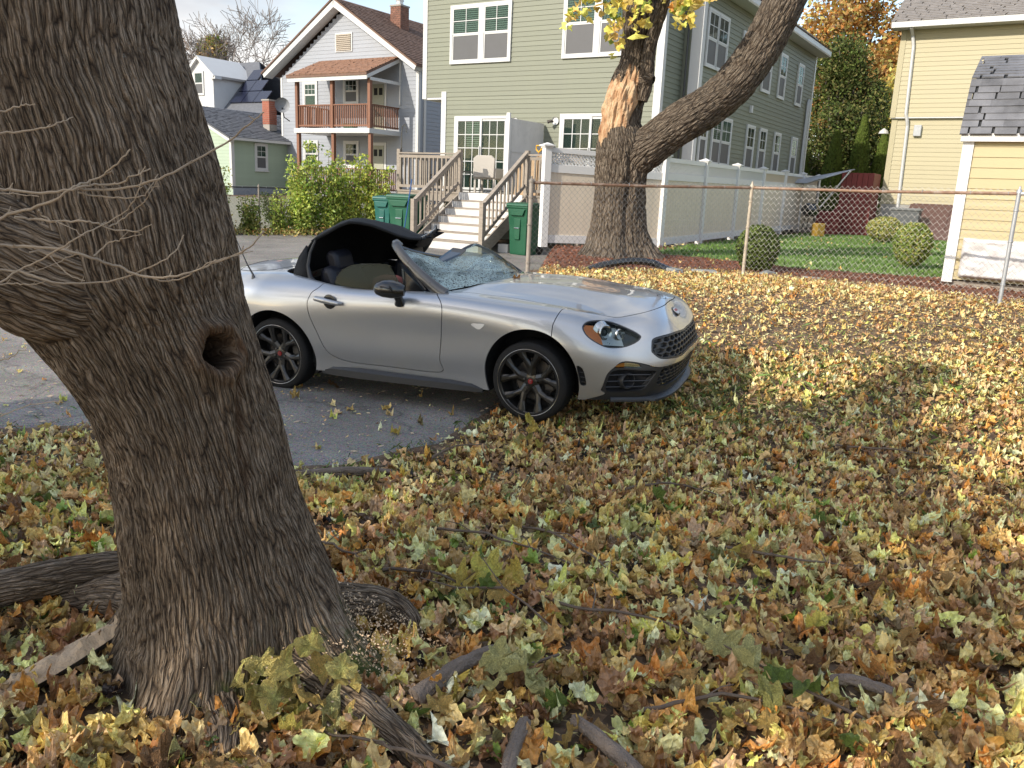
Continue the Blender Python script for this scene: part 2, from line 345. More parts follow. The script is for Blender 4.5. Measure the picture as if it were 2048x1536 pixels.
# ------------------------------------------------------------ the car: body surface
# ---- car body surface (numpy) ----
CS=[ # stations front centre -> rear centre ; rings bottom -> centreline   (x,y,z)
[(2.09,0,.20),(2.14,0,.30),(2.175,0,.42),(2.185,0,.51),(2.165,0,.615),(2.105,0,.705),(2.055,0,.76),(2.015,0,.81),(1.975,0,.860),(1.935,0,.88)],
[(2.08,.32,.205),(2.125,.33,.30),(2.165,.335,.42),(2.175,.335,.51),(2.15,.33,.63),(2.095,.325,.73),(2.05,.32,.785),(2.0,.27,.83),(1.93,.15,.878),(1.89,0,.895)],
[(1.985,.59,.21),(2.025,.605,.30),(2.06,.61,.44),(2.06,.60,.54),(2.03,.58,.66),(1.965,.55,.768),(1.90,.515,.818),(1.83,.45,.853),(1.77,.24,.90),(1.74,0,.918)],
[(1.80,.71,.215),(1.83,.735,.30),(1.845,.74,.45),(1.825,.735,.57),(1.775,.70,.68),(1.70,.645,.775),(1.66,.585,.812),(1.62,.51,.835),(1.57,.28,.905),(1.55,0,.932)],
[(1.60,.80,.215),(1.605,.825,.31),(1.60,.845,.45),(1.59,.845,.59),(1.56,.815,.70),(1.52,.76,.795),(1.49,.68,.84),(1.45,.575,.855),(1.38,.30,.925),(1.34,0,.95)],
[(1.155,.83,.21),(1.155,.845,.33),(1.155,.862,.46),(1.155,.870,.60),(1.155,.862,.72),(1.15,.82,.82),(1.14,.73,.872),(1.13,.60,.885),(1.11,.30,.948),(1.10,0,.965)],
[(.75,.80,.20),(.75,.812,.31),(.75,.838,.44),(.75,.848,.60),(.75,.856,.73),(.75,.828,.838),(.75,.745,.893),(.75,.60,.908),(.73,.30,.952),(.72,0,.963)],
[(.40,.785,.20),(.40,.80,.31),(.40,.826,.43),(.40,.835,.60),(.40,.850,.74),(.40,.832,.845),(.40,.765,.905),(.40,.62,.925),(.40,.30,.95),(.40,0,.958)],
[(0,.785,.20),(0,.80,.31),(0,.824,.43),(0,.832,.60),(0,.846,.74),(0,.828,.85),(0,.775,.903),(0,.66,.92),(0,.3,.94),(0,0,.945)],
[(-.45,.79,.20),(-.45,.805,.31),(-.45,.832,.43),(-.45,.842,.60),(-.45,.848,.74),(-.45,.822,.855),(-.45,.768,.90),(-.45,.66,.92),(-.45,.3,.94),(-.45,0,.945)],
[(-.80,.81,.20),(-.80,.825,.31),(-.80,.85,.43),(-.80,.866,.60),(-.80,.866,.75),(-.80,.83,.87),(-.80,.765,.935),(-.80,.65,.955),(-.8,.3,.96),(-.8,0,.96)],
[(-1.155,.84,.20),(-1.155,.86,.31),(-1.155,.878,.45),(-1.155,.888,.60),(-1.155,.878,.75),(-1.155,.83,.88),(-1.155,.745,.958),(-1.155,.62,.985),(-1.155,.3,.985),(-1.155,0,.98)],
[(-1.52,.80,.24),(-1.52,.83,.34),(-1.52,.85,.46),(-1.52,.856,.60),(-1.52,.846,.74),(-1.52,.80,.86),(-1.52,.71,.935),(-1.52,.60,.968),(-1.52,.3,.985),(-1.52,0,.985)],
[(-1.80,.70,.27),(-1.83,.73,.36),(-1.84,.75,.47),(-1.84,.755,.60),(-1.83,.74,.73),(-1.80,.70,.84),(-1.77,.63,.91),(-1.74,.54,.955),(-1.72,.28,.98),(-1.71,0,.985)],
[(-1.93,.42,.27),(-1.96,.44,.36),(-1.98,.46,.47),(-1.98,.46,.60),(-1.97,.45,.73),(-1.95,.43,.84),(-1.92,.40,.92),(-1.87,.35,.96),(-1.84,.18,.975),(-1.83,0,.98)],
[(-1.97,0,.27),(-2.0,0,.36),(-2.02,0,.47),(-2.02,0,.60),(-2.01,0,.73),(-1.99,0,.84),(-1.97,0,.92),(-1.92,0,.96),(-1.88,0,.975),(-1.86,0,.98)],
]
def _nspl(P,ts,periodic):
    # cubic spline through P (n,...) at uniform knots, evaluated at ts
    n=len(P); Q=P.reshape(n,-1)
    A=np.zeros((n,n)); B=np.zeros_like(Q)
    for i in range(n):
        if periodic:
            A[i,i]=4; A[i,(i-1)%n]+=1; A[i,(i+1)%n]+=1
            B[i]=6*(Q[(i+1)%n]-2*Q[i]+Q[(i-1)%n])
        elif i in(0,n-1): A[i,i]=1
        else:
            A[i,i]=4; A[i,i-1]=1; A[i,i+1]=1; B[i]=6*(Q[i+1]-2*Q[i]+Q[i-1])
    M=np.linalg.solve(A,B)
    i0=np.floor(ts).astype(int)
    if not periodic: i0=np.clip(i0,0,n-2)
    w=(ts-i0)[:,None]; a=i0%n; b=(i0+1)%n
    r=Q[a]*(1-w)+Q[b]*w-((1-w)-(1-w)**3)*M[a]/6-(w-w**3)*M[b]/6
    return r.reshape((len(ts),)+P.shape[1:])
def body_net():
    R=np.array(CS,float)                      # 16,10,3 right side (y stored +)
    R=R*np.array([1,-1,1.])                   # right side is -y
    L=R[1:-1][::-1]*np.array([1,-1,1.])
    full=np.concatenate([R,L],0)              # 30 stations, closed
    fl=full*np.array([1,-1,1.])
    return np.concatenate([full,fl[:,:-1][:,::-1]],1)   # 30,19,3
def body_surf(us,vs):
    N=body_net()
    A=_nspl(N,np.asarray(us,float),True)              # us in 0..30
    B=_nspl(A.transpose(1,0,2),np.asarray(vs,float),False)
    return B.transpose(1,0,2)
CX = np.array([.92463748, -.38019478, .02230363]); CY = np.array([.37896215, .92430023, .0453517]); CZ = np.array([-.03785773, -.03348165, .99872207])
CO = np.array([-.60991835, 7.22210853, .063167])
car = bpy.data.objects.new('convertible_car', None); link(car)
mw = Matrix(((CX[0], CY[0], CZ[0], CO[0]), (CX[1], CY[1], CZ[1], CO[1]), (CX[2], CY[2], CZ[2], CO[2]), (0, 0, 0, 1)))
car.location = mw.translation; car.rotation_euler = mw.to_euler()
tag(car, 'silver two seat convertible with a crushed windscreen and collapsed black soft top', 'car')
# paint
m, nt, b = newmat('silver_paint'); L = nt.links.new
b.inputs['Metallic'].default_value = .7; b.inputs['Roughness'].default_value = .33; b.inputs['Coat Weight'].default_value = 1; b.inputs['Coat Roughness'].default_value = .02
tc = N_(nt, 'ShaderNodeTexCoord'); nf = N_(nt, 'ShaderNodeTexNoise', Scale=900.0, Detail=1.0); L(tc.outputs['Object'], nf.inputs[0])
nd = N_(nt, 'ShaderNodeTexNoise', Scale=2.2, Detail=7.0, Roughness=.65); L(tc.outputs['Object'], nd.inputs[0])
mr = N_(nt, 'ShaderNodeMapRange'); L(nf.outputs[0], mr.inputs[0]); mr.inputs[1].default_value = .3; mr.inputs[2].default_value = .7; mr.inputs[3].default_value = .9; mr.inputs[4].default_value = 1.1
hs = N_(nt, 'ShaderNodeHueSaturation'); hs.inputs['Color'].default_value = (.44, .445, .455, 1); L(mr.outputs[0], hs.inputs['Value']); L(hs.outputs[0], b.inputs['Base Color'])
r2 = N_(nt, 'ShaderNodeMapRange'); L(nd.outputs[0], r2.inputs[0]); r2.inputs[3].default_value = .26; r2.inputs[4].default_value = .42; L(r2.outputs[0], b.inputs['Roughness'])
r3 = N_(nt, 'ShaderNodeMapRange'); L(nd.outputs[0], r3.inputs[0]); r3.inputs[3].default_value = .0; r3.inputs[4].default_value = .05; L(r3.outputs[0], b.inputs['Coat Roughness'])
PAINT = m
GUN = M('gunmetal', (.045, .043, .041), .32, .08, 20, metal=.7, coat=.3)
FABRIC = M('soft_top_fabric', (.012, .012, .013), .85, .2, 30, bump=.001, bscale=300)
INNER = M('car_inner_black', (.008, .008, .009), .9, .1)
SEATM = M('seat_leather', (.010, .011, .018), .5, .15, 20, bump=.0006, bscale=200)
CHROME = M('chrome', (.75, .75, .76), .12, .05, metal=1)
RED = M('red_badge', (.22, .012, .012), .35, .05)
def glassmat(name, col=(.9, .95, .93), alpha=.25, rough=.03, tint=(.02, .03, .028)):
    m, nt, b = newmat(name); L = nt.links.new
    b.inputs['Base Color'].default_value = (*tint, 1); b.inputs['Roughness'].default_value = rough; b.inputs['Specular IOR Level'].default_value = .8
    tr = N_(nt, 'ShaderNodeBsdfTransparent'); tr.inputs[0].default_value = (*col, 1); ms = N_(nt, 'ShaderNodeMixShader'); ms.inputs[0].default_value = alpha
    fr = N_(nt, 'ShaderNodeFresnel', IOR=1.5); mx = N_(nt, 'ShaderNodeMath', operation='MAXIMUM'); L(fr.outputs[0], mx.inputs[0]); mx.inputs[1].default_value = alpha
    L(mx.outputs[0], ms.inputs[0]); L(tr.outputs[0], ms.inputs[1]); L(b.outputs[0], ms.inputs[2]); L(ms.outputs[0], nt.nodes['Material Output'].inputs[0]); return m
LENS = glassmat('clear_lens', alpha=.08); SIDEGLASS = glassmat('side_glass', (.50, .60, .54), .17, .04, (.03, .045, .04))

us = np.linspace(0, 15, 481); vv = np.linspace(0, 9, 289)
G = body_surf(us, vv)
_ay = np.abs(G[..., 1]); _hx = sstep((G[..., 0]-.55)/.35)*sstep((1.86-G[..., 0])/.35)*(G[..., 2] > .8)
G[..., 2] += _hx*(.013*np.exp(-((_ay-.36+.06*G[..., 0])/.075)**2)-.004*np.exp(-((_ay-.50)/.05)**2))
du = np.gradient(G, axis=0); dv = np.gradient(G, axis=1); NN = np.cross(du, dv); NN /= (np.linalg.norm(NN, axis=2, keepdims=True)+1e-9)
if NN[250, 100, 1] > 0: NN = -NN       # outward on the right side is -y
UU, VV_ = np.meshgrid(us, vv, indexing='ij')
_nu, _nv = UU.shape; _ix = np.arange(_nu*_nv).reshape(_nu, _nv)
BF = np.stack([_ix[:-1, :-1], _ix[:-1, 1:], _ix[1:, 1:], _ix[1:, :-1]], -1).reshape(-1, 4)
GV = np.concatenate([G.reshape(-1, 3), NN.reshape(-1, 3)], 1)
def dens(P, closed=True, st=.05, smooth=True):
    P = np.array(P, float)
    if smooth:
        ts = np.arange(0, len(P) if closed else len(P)-1, .1); P = _nspl(P, ts, closed)
    out = []
    n = len(P)
    for i in range(n if closed else n-1):
        a = P[i]; c = P[(i+1) % n]; k = max(1, int(np.linalg.norm(c-a)/st))
        for q in range(k): out.append(a+(c-a)*q/k)
    return np.array(out)
def surf_pts(uv):
    uv = np.array(uv); u = uv[:, 0] % 30; v = np.clip(uv[:, 1], -1, 18)
    out = np.zeros((len(uv), 3))
    for i in range(len(uv)): out[i] = body_surf([u[i]], [v[i]])[0, 0]
    return out
def outline(uv, smooth=True):
    """signed 3-D distance field on the body grid, positive inside the outline"""
    D = dens(uv, smooth=smooth, st=.04 if smooth else .04); P3 = surf_pts(D)
    sg = -np.sign(poly_sd(UU.ravel(), VV_.ravel(), D))
    A = G.reshape(-1, 3); d = np.full(len(A), 9.)
    lo = P3.min(0)-.1; hi = P3.max(0)+.1; mk = ((A > lo) & (A < hi)).all(1); d[mk] = 9
    Q = A[mk]; r = np.full(len(Q), 9.)
    # distance to segments
    for i in range(len(P3)):
        a = P3[i]; e = P3[(i+1) % len(P3)]-a; L2 = e@e
        if L2 < 1e-12 or L2 > .09: continue
        w = Q-a; t = np.clip((w@e)/L2, 0, 1); dd = w-t[:, None]*e; r = np.minimum(r, (dd*dd).sum(1))
    d[mk] = np.sqrt(np.minimum(r, 81)); return d*sg
HEAD = [(3.988, 4.469), (3.893, 4.804), (3.708, 5.014), (3.339, 5.132), (2.977, 5.047), (2.735, 4.786), (2.558, 4.545), (2.437, 4.364), (2.359, 4.188), (2.372, 4.055), (2.478, 3.842), (2.652, 3.623), (2.881, 3.422), (3.163, 3.316), (3.45, 3.331), (3.665, 3.5), (3.822, 3.717), (3.943, 4.022)]
GRI = [(2.17, 3.376), (2.13, 3.184), (1.96, 2.90), (1.62, 2.86), (.8, 2.92), (0, 2.95), (-.8, 2.92), (-.8, 4.47), (0, 4.5), (.8, 4.47), (1.475, 4.33), (1.985, 4.11), (2.13, 3.8)]
LOW = [(3.66, .5), (3.64, .87), (3.62, 1.25), (3.496, 1.813), (3.298, 2.129), (3.088, 2.414), (2.816, 2.516), (2.457, 2.437), (2.155, 2.288), (1.87, 2.22), (1.4, 2.38), (.74, 2.46), (0, 2.48), (-.5, 2.48), (-.5, -.8), (3.66, -.8)]
LG = [(1.84, 1.9), (1.86, 1.35), (1.7, 1.05), (1.0, .9), (0, .86), (-.5, .86), (-.5, 2.36), (0, 2.36), (.74, 2.33), (1.4, 2.24), (1.7, 2.12)]
POCK = [(3.511, 1.427), (3.419, 1.81), (3.26, 2.0), (2.8, 2.03), (2.3, 2.0), (2.0, 1.96), (2.03, 1.65), (2.2, 1.1), (2.4, .9), (3.0, .82), (3.47, .88), (3.54, 1.15)]
TURN = [(3.258, 2.14), (3.05, 2.39), (2.8, 2.44), (2.566, 2.37), (2.50, 2.14), (2.9, 2.13)]
VENT = [(4.185, 2.15), (4.13, 2.16), (4.06, 1.96), (4.025, 1.50), (4.03, 1.2), (4.10, 1.13), (4.145, 1.3), (4.165, 1.75)]
MARK = [(6.18, 3.916), (6.05, 3.97), (5.894, 4.0), (5.879, 3.877), (5.984, 3.595), (6.1, 3.68), (6.166, 3.78)]
HOOD = [(6.95, 6.85), (6.5, 6.87), (6.0, 6.9), (5.5, 6.93), (5.0, 6.83), (4.4, 6.6), (3.8, 6.3), (3.3, 6.0), (2.95, 5.75), (2.68, 5.58), (2.3, 5.95), (1.85, 6.42), (1.35, 6.95), (.9, 7.3), (.45, 7.55), (0, 7.64), (-.5, 7.7), (-.6, 9.6), (3, 9.6), (6.1, 9.6), (6.15, 9.0), (6.4, 8.2), (6.7, 7.4)]
COCK = [(6.1, 9.6), (6.15, 9.0), (6.4, 8.2), (6.7, 7.4), (6.98, 6.8), (7.1, 6.5), (7.5, 6.46), (8, 6.43), (8.5, 6.42), (9, 6.42), (9.5, 6.44), (10, 6.5), (10.5, 6.62), (10.95, 6.9), (11.2, 7.5), (11.3, 8.3), (11.3, 9.6), (9, 9.6)]
DOOR = [(9.6, 6.6), (9.737, 5.55), (9.872, 5.022), (9.963, 4.483), (9.989, 4.075), (9.913, 3.336), (9.74, 2.518), (9.604, 1.841), (9.456, 1.389), (9.2, 1.057), (8.838, .90), (8.033, .87), (7.068, .89), (7.0, 1.6), (6.973, 2.5), (6.908, 3.865), (6.939, 5.06), (7.134, 6.125), (7.2, 6.6), (8, 6.8), (9, 6.8)]
BUMP = [(-.9, -.9), (4.65, -.9), (4.63, 2), (4.611, 3.66), (4.584, 4.43), (4.483, 5.39), (4.40, 6.3), (4.33, 6.7), (4.2, 9.6), (-.9, 9.6)]
sH = outline(HEAD); sG = outline(GRI); sL = outline(LOW); sLG = outline(LG); sP = outline(POCK); sV = outline(VENT); sM = outline(MARK)
sHood = outline(HOOD); sC = outline(COCK); sD = outline(DOOR); sB = outline(BUMP, False); sT = outline(TURN)
xg, yg, zg = G.reshape(-1, 3).T
arF = np.hypot(xg-1.163, zg-.335)-.382; arR = np.hypot(xg+1.155, zg-.312)-.383
ug = UU.ravel(); vg = VV_.ravel()
arF = np.where((vg > 5) | (ug < 3.3) | (ug > 7), 1, arF); arR = np.where((vg > 5) | (ug < 9) | (ug > 13), 1, arR)
below = np.minimum(arF, arR)
sill = zg-.192
gap = .0032
def panel(name, S, mat, mirror=True, flange=.014, off=0, parent=car, label=None, sub=None, both_cent=True):
    V, F = clip_faces(GV.copy(), BF.copy(), [s.copy() for s in S]); V, F = compact(V, F)
    P = V[:, :3].copy(); Nn = V[:, 3:].copy(); Nn /= (np.linalg.norm(Nn, axis=1, keepdims=True)+1e-9)
    P = P+Nn*off
    faces = [list(f) for f in fix_faces(F)]
    # boundary flange
    from collections import defaultdict
    key = {}; rep = np.arange(len(P))
    for i, p in enumerate(np.round(P, 5)):
        k = tuple(p); rep[i] = key.setdefault(k, i)
    faces = [[rep[i] for i in f] for f in faces]
    faces = [[p for q, p in enumerate(f) if p != f[q-1]] for f in faces]; faces = [f for f in faces if len(f) > 2]
    ec = defaultdict(int)
    for f in faces:
        for i in range(len(f)): a, b = f[i], f[(i+1) % len(f)]; ec[(min(a, b), max(a, b))] += 1
    be = [(f[i], f[(i+1) % len(f)]) for f in faces for i in range(len(f)) if ec[(min(f[i], f[(i+1) % len(f)]), max(f[i], f[(i+1) % len(f)]))] == 1]
    be = [(a, b) for a, b in be if not (abs(P[a, 1]) < 1e-4 and abs(P[b, 1]) < 1e-4)]
    if flange:
        nb = {}; ext = []; extn = []
        def low(a):
            if a not in nb: nb[a] = len(P)+len(ext); ext.append(P[a]-Nn[a]*flange); extn.append(Nn[a])
            return nb[a]
        fl = [(b, a, low(a), low(b)) for a, b in be]
        if ext: P = np.concatenate([P, np.array(ext)]); Nn = np.concatenate([Nn, np.array(extn)])
        nfl = len(fl)
    else: fl = []
    nmain = len(faces); allf = faces+[list(f) for f in fl]
    split = mirror and np.abs(P[:, 1]).min() > .012
    if split:
        res = []
        for sgn in (1, -1):
            used = sorted({i for f in allf for i in f}); mp_ = {u: i for i, u in enumerate(used)}
            Ps = P[used]*np.array([1, sgn, 1.]); Ns = Nn[used]*np.array([1, sgn, 1.]); fs = [[mp_[i] for i in f] for f in allf]
            if sgn < 0: fs = [f[::-1] for f in fs]
            res.append(_panel_obj(name, Ps, Ns, fs, len(faces), 0, mat, parent if not isinstance(parent, tuple) else parent[0 if sgn > 0 else 1], label))
        return tuple(res)
    if mirror:
        n = len(P); P2 = P*np.array([1, -1, 1.]); N2 = Nn*np.array([1, -1, 1.])
        f2 = [[i+n for i in f][::-1] for f in allf]
        P = np.concatenate([P, P2]); Nn = np.concatenate([Nn, N2]); allf = allf+f2
    used = sorted({i for f in allf for i in f}); mp_ = {u: i for i, u in enumerate(used)}
    P = P[used]; Nn = Nn[used]; allf = [[mp_[i] for i in f] for f in allf]
    return _panel_obj(name, P, Nn, allf, len(faces), len(faces)+len(fl) if mirror else 0, mat, parent, label)
def _panel_obj(name, P, Nn, allf, nmain, half, mat, parent, label):
    o = mesh_np(name, P, allf, mat, parent)
    me = o.data; me.polygons.foreach_set('use_smooth', np.ones(len(me.polygons), bool))
    if len(me.vertices) == len(P):
        ln = np.zeros(len(me.loops), np.int32); me.loops.foreach_get('vertex_index', ln)
        nr = Nn[ln].copy(); tot = [p.loop_total for p in me.polygons]; fn = np.zeros(len(me.polygons)*3); me.polygons.foreach_get('normal', fn); fn = fn.reshape(-1, 3)
        isfl = np.zeros(len(allf), bool)
        if half: isfl[nmain:half] = True; isfl[half+nmain:] = True
        else: isfl[nmain:] = True
        if len(isfl) == len(me.polygons):
            rp = np.repeat(np.arange(len(me.polygons)), tot); mk = isfl[rp]; nr[mk] = fn[rp][mk]
            me.normals_split_custom_set(nr)
    if label: tag(o, label)
    return o
base = [below-.0, sill]
hood = panel('hood', [sHood-gap, sill], PAINT)
bump = panel('front_bumper', [sB-gap, -sHood-gap, -sH-.002, -sL-.001, -sG-.001, -sV-.001, below, sill], PAINT)
fend = panel('front_fender', [-sB-gap, -sHood-gap, -sD-gap, 7.6-ug, below, sill, -sM-.001, -sC], PAINT)
door = panel('door', [sD-gap, sill, -sC], PAINT)
quart = panel('rear_body', [-sD-gap, ug-7.6, below, sill, -sC], PAINT)
lowf = panel('lower_fascia', [sL-.004, -sLG, -sP, below, zg-.20, -sT-.001], black_plastic, off=-.004)
# arch liners and undertray
for sx, cz, nm in ((1.163, .335, 'wheel_arch_liner'), (-1.155, .312, 'wheel_arch_liner')):
    for sg in (-1, 1):
        mb = MB()
        V = []; Fc = []
        for k in range(25):
            a = R(-22)+R(224)*k/24
            for yy in (.785, .52): V.append((sx+.395*math.cos(a), sg*yy, cz+.395*math.sin(a)))
        Fc = [(2*k, 2*k+1, 2*k+3, 2*k+2) for k in range(24)]
        mb.add(V, Fc)
        mb.box(sx-.5, sx+.5, sg*.50-.01, sg*.50+.01, .18, .78)
        mb.build(nm, INNER, car)
MB().box(-1.75, 1.75, -.5, .5, .17, .21).box(-.72, .74, -.77, .77, .17, .205).build('undertray', INNER, car)
tub = MB(); tub.box(-.98, .55, -.74, .74, .21, .25).box(-1.0, -.96, -.7, .7, .25, .93).box(.50, .75, -.66, .66, .25, .86)
tub.box(-.98, .7, -.76, -.715, .25, .885).box(-.98, .7, .715, .76, .25, .885); tub.build('cabin_tub', INNER, car)
# dashboard, cowl
ds = MB(); ds.prism([(.22, .62), (.26, .84), (.40, .90), (.62, .90), (.62, .6)], -.66, .66, 'y'); ds.build('dashboard', black_plastic, car, bevel=.02)
cw = MB(); pr = [(-.70, .36), (-.6, .44), (-.4, .55), (-.2, .64), (0, .68), (.2, .64), (.4, .55), (.6, .44), (.70, .36)]
V = []
for y_, x_ in pr: V += [(x_-.16, y_, .88+.0*x_), (x_-.0, y_, .905), (x_+.13, y_, .90)]
cw.add(V, [(3*i+j, 3*i+3+j, 3*i+4+j, 3*i+1+j) for i in range(len(pr)-1) for j in range(2)]); cw.build('cowl_panel', black_plastic, car, smooth=True)
for (a, b_) in (((.30, -.50, .935), (.62, .12, .985)), ((.50, .0, .975), (.42, .62, .95))):
    w = MB(); w.tube([a, ((a[0]+b_[0])/2+.02, (a[1]+b_[1])/2, (a[2]+b_[2])/2+.015), b_], [.010, .010, .006], 6); w.build('wiper', gloss_black, car)

# ---- grilles: hexagonal frames standing on the front surface
fm = (ug < 3.0) & (vg < 5.2); FY, FZ, FX = yg[fm], zg[fm], xg[fm]
def frontx(y, z):
    d = (FY+abs(y))**2+(FZ-z)**2; k = np.argpartition(d, 4)[:4]; w = 1/(d[k]+1e-6); return float((FX[k]*w).sum()/w.sum())
def inside_field(sfield, y, z):
    d = (yg+abs(y))**2+(zg-z)**2+np.where(ug < 3.6, 0, 9); return sfield[int(np.argmin(d))]
def hexgrille(name, sfield, z0, z1, ymax, w, h, depth, margin, mat, tilt=0):
    mb = MB(); r = 0
    z = z0
    while z < z1:
        y = -ymax+(w/2 if r % 2 else 0)
        while y < ymax:
            if inside_field(sfield, y, z) > margin:
                hx = [(-.5, -.28), (0, -.56), (.5, -.28), (.5, .28), (0, .56), (-.5, .28)]
                o_ = [(y+a*w*.99, z+b*h*.99) for a, b in hx]; i_ = [(y+a*w*.80, z+b*h*.74) for a, b in hx]
                V = []
                for (a, b) in o_: V.append((frontx(a, b)-.014, a, b))
                for (a, b) in i_: V.append((frontx(a, b)-.016, a, b))
                for (a, b) in i_: V.append((frontx(a, b)-.016-depth, a, b+.004))
                F = []
                for k in range(6): q = (k+1) % 6; F += [(k, q, 6+q, 6+k), (6+k, 6+q, 12+q, 12+k)]
                F.append(tuple(range(12, 18)))
                mb.add(V, F)
            y += w
        z += h*.84; r += 1
    return mb.build(name, mat, car)
hexgrille('upper_grille', sG, .50, .70, .64, .080, .044, .03, .008, black_plastic)
hexgrille('lower_grille', sLG, .27, .47, .60, .066, .038, .03, .008, black_plastic)
panel('grille_surround', [sG-.001, -sG+.014], black_plastic, off=-.003, flange=.02)
panel('grille_backing', [sG], INNER, off=-.06, flange=0)
panel('lower_grille_backing', [sLG+.02], INNER, off=-.06, flange=0)
# fog pocket
panel('fog_pocket', [sP+.01], INNER, off=-.055, flange=0)
panel('pocket_wall', [sP+.003, -sP+.003], black_plastic, off=-.004, flange=.06)
fy, fz = -.70, .375
for sg in (1, -1):
    c_ = Vector((1.865, fy*sg, .365)); nrm = Vector((.80, -.60*sg, 0)).normalized()
    fl = MB(); prof = [(.001, .0), (.030, .0), (.034, .006), (.040, .05), (.052, .075), (.058, .075), (.062, .06), (.062, .02)]
    fl.lathe(prof, 24, (0, 0, 0), 'z'); q = nrm.to_track_quat('Z', 'Y')
    f_ = fl.build('fog_lamp', black_plastic, car, smooth=True); f_.location = c_-nrm*.055; f_.rotation_euler = q.to_euler()
    ln = MB().lathe([(.0005, .012), (.02, .010), (.030, .003)], 20).build('fog_lens', CHROME, f_, smooth=True)
for k, vq in enumerate((1.15, 1.45, 1.75)):
    for sg in (1, -1):
        P = surf_pts([(u_, vq) for u_ in np.linspace(3.42-.05*k, 2.05, 12)])*np.array([1, 1, 1.]); P[:, 1] *= sg
        P[:, 0] -= .026
        MB().tube(P, .005, 5).build('pocket_bar', black_plastic, car)
panel('turn_signal', [sT-.001], LENS, off=-.003, flange=.01)
panel('turn_signal_bulb', [sT-.004, 2.95-ug], CHROME, off=-.02, flange=0)
panel('turn_signal_amber', [sT-.004, ug-2.95], M('amber', (.75, .25, .03), .3, .05), off=-.02, flange=0)
panel('side_marker', [sM-.001], M('marker_lens', (.75, .72, .68), .2, .1, coat=.5), off=.002, flange=.01)
panel('fender_vent', [sV-.001], INNER, off=-.022, flange=0)
panel('vent_wall', [sV-.0005, -sV+.004], black_plastic, off=-.002, flange=.022)
for vq in (1.35, 1.6, 1.85):
    for sg in (1, -1):
        P = surf_pts([(u_, vq) for u_ in np.linspace(4.05, 4.15, 4)]); P[:, 1] *= sg; P[:, 1] += sg*.008; MB().tube(P, .004, 5).build('vent_slat', black_plastic, car)
# headlights
panel('headlight_rim', [sH-.0, -sH+.008], gloss_black, off=-.003, flange=.05)
panel('headlight_bowl', [sH-.001], gloss_black, off=-.05, flange=0)
panel('headlight_reflector', [sH-.012, ug-2.85, 4.75-vg, vg-3.55], M('lamp_bowl', (.45, .45, .44), .3, .2, 10, metal=.7), off=-.038, flange=0)
panel('headlight_amber', [sH-.010, ug-3.50, 4.75-vg], M('amber_reflector', (.80, .20, .01), .25, .1, coat=.6), off=-.018, flange=.02)
panel('headlight_lens', [sH-.004], LENS, off=-.004, flange=0)
HC_ = surf_pts([(3.24, 4.2)])[0]
silver = M('lamp_silver', (.62, .62, .60), .22, .15, 12, metal=.85)
for sg in (1, -1):
    c_ = Vector((HC_[0], HC_[1]*sg, HC_[2]+.004)); nrm = Vector((.80, -.58*sg, .12)).normalized()
    q = nrm.to_track_quat('Z', 'Y')
    h_ = MB().lathe([(.026, -.02), (.034, .0), (.042, .012), (.052, .016), (.058, .010), (.060, -.01), (.072, -.02), (.085, -.035)], 28).build('projector_housing', silver, car, smooth=True); h_.location = c_-nrm*.032; h_.rotation_euler = q.to_euler()
    MB().lathe([(.0005, .016), (.012, .014), (.022, .006), (.030, -.01)], 24).build('projector_lens', glassmat('projector_glass', (.5, .5, .5), .5), h_, smooth=True)
    c2 = surf_pts([(2.80, 4.15)])[0]; c2 = Vector((c2[0], c2[1]*sg, c2[2]))
    h2 = MB().lathe([(.001, -.03), (.02, -.022), (.034, .0), (.038, .012), (.044, .0)], 24).build('high_beam_reflector', silver, car, smooth=True); h2.location = c2-nrm*.035; h2.rotation_euler = q.to_euler()
# badge
bp_ = (2.05, 0, .764); bnorm = Vector((.8, 0, .6))
bd = MB(); ov = [(.042*math.copysign(abs(math.cos(a))**.8, math.cos(a)), .055*math.copysign(abs(math.sin(a))**.7, math.sin(a))*(1.0 if math.sin(a) < 0 else .95)) for a in np.linspace(0, 2*math.pi, 20, endpoint=False)]
bd.prism(ov, -.012, .010, 'z'); bo = bd.build('badge', GUN, car, bevel=.003); bo.location = (2.046, 0, .772); bo.rotation_euler = (0, R(42), 0)
MB().prism([(a*.72, b_*.78) for a, b_ in ov], .010, .012, 'z').build('badge_face', M('badge_grey', (.5, .5, .52), .3, .1, metal=.4), bo)
MB().prism([(-.006-.012, -.03), (.012-.01, -.03), (.016-.01, .03), (-.018, .03)], .012, .0135, 'z').build('badge_stripe', RED, bo)
# splitter
sp = MB(); U_ = np.linspace(0, 3.3, 26); P = surf_pts([(u_, .0) for u_ in U_]); prof = [(.0, .030), (.035, .018), (.052, .004), (.05, -.012), (-.03, -.014)]
ring = []
for i, p in enumerate(P):
    t = P[min(i+1, 25)]-P[max(i-1, 0)]; n_ = np.array([-t[1], t[0], 0]); n_ /= np.linalg.norm(n_)+1e-9
    if n_[0] < 0: n_ = -n_
    e = 1.0 if U_[i] < 1.9 else .35
    ring.append([p+n_*a*e+np.array([0, 0, b_]) for a, b_ in prof])
for sg in (1, -1):
    V = [(q[0], q[1]*sg, q[2]) for r_ in ring for q in r_]; k = len(prof)
    F = [(i*k+j, i*k+(j+1) % k, (i+1)*k+(j+1) % k, (i+1)*k+j) for i in range(25) for j in range(k)]; sp.add(V, [f if sg > 0 else f[::-1] for f in F])
sp.build('front_splitter', black_plastic, car, smooth=True)
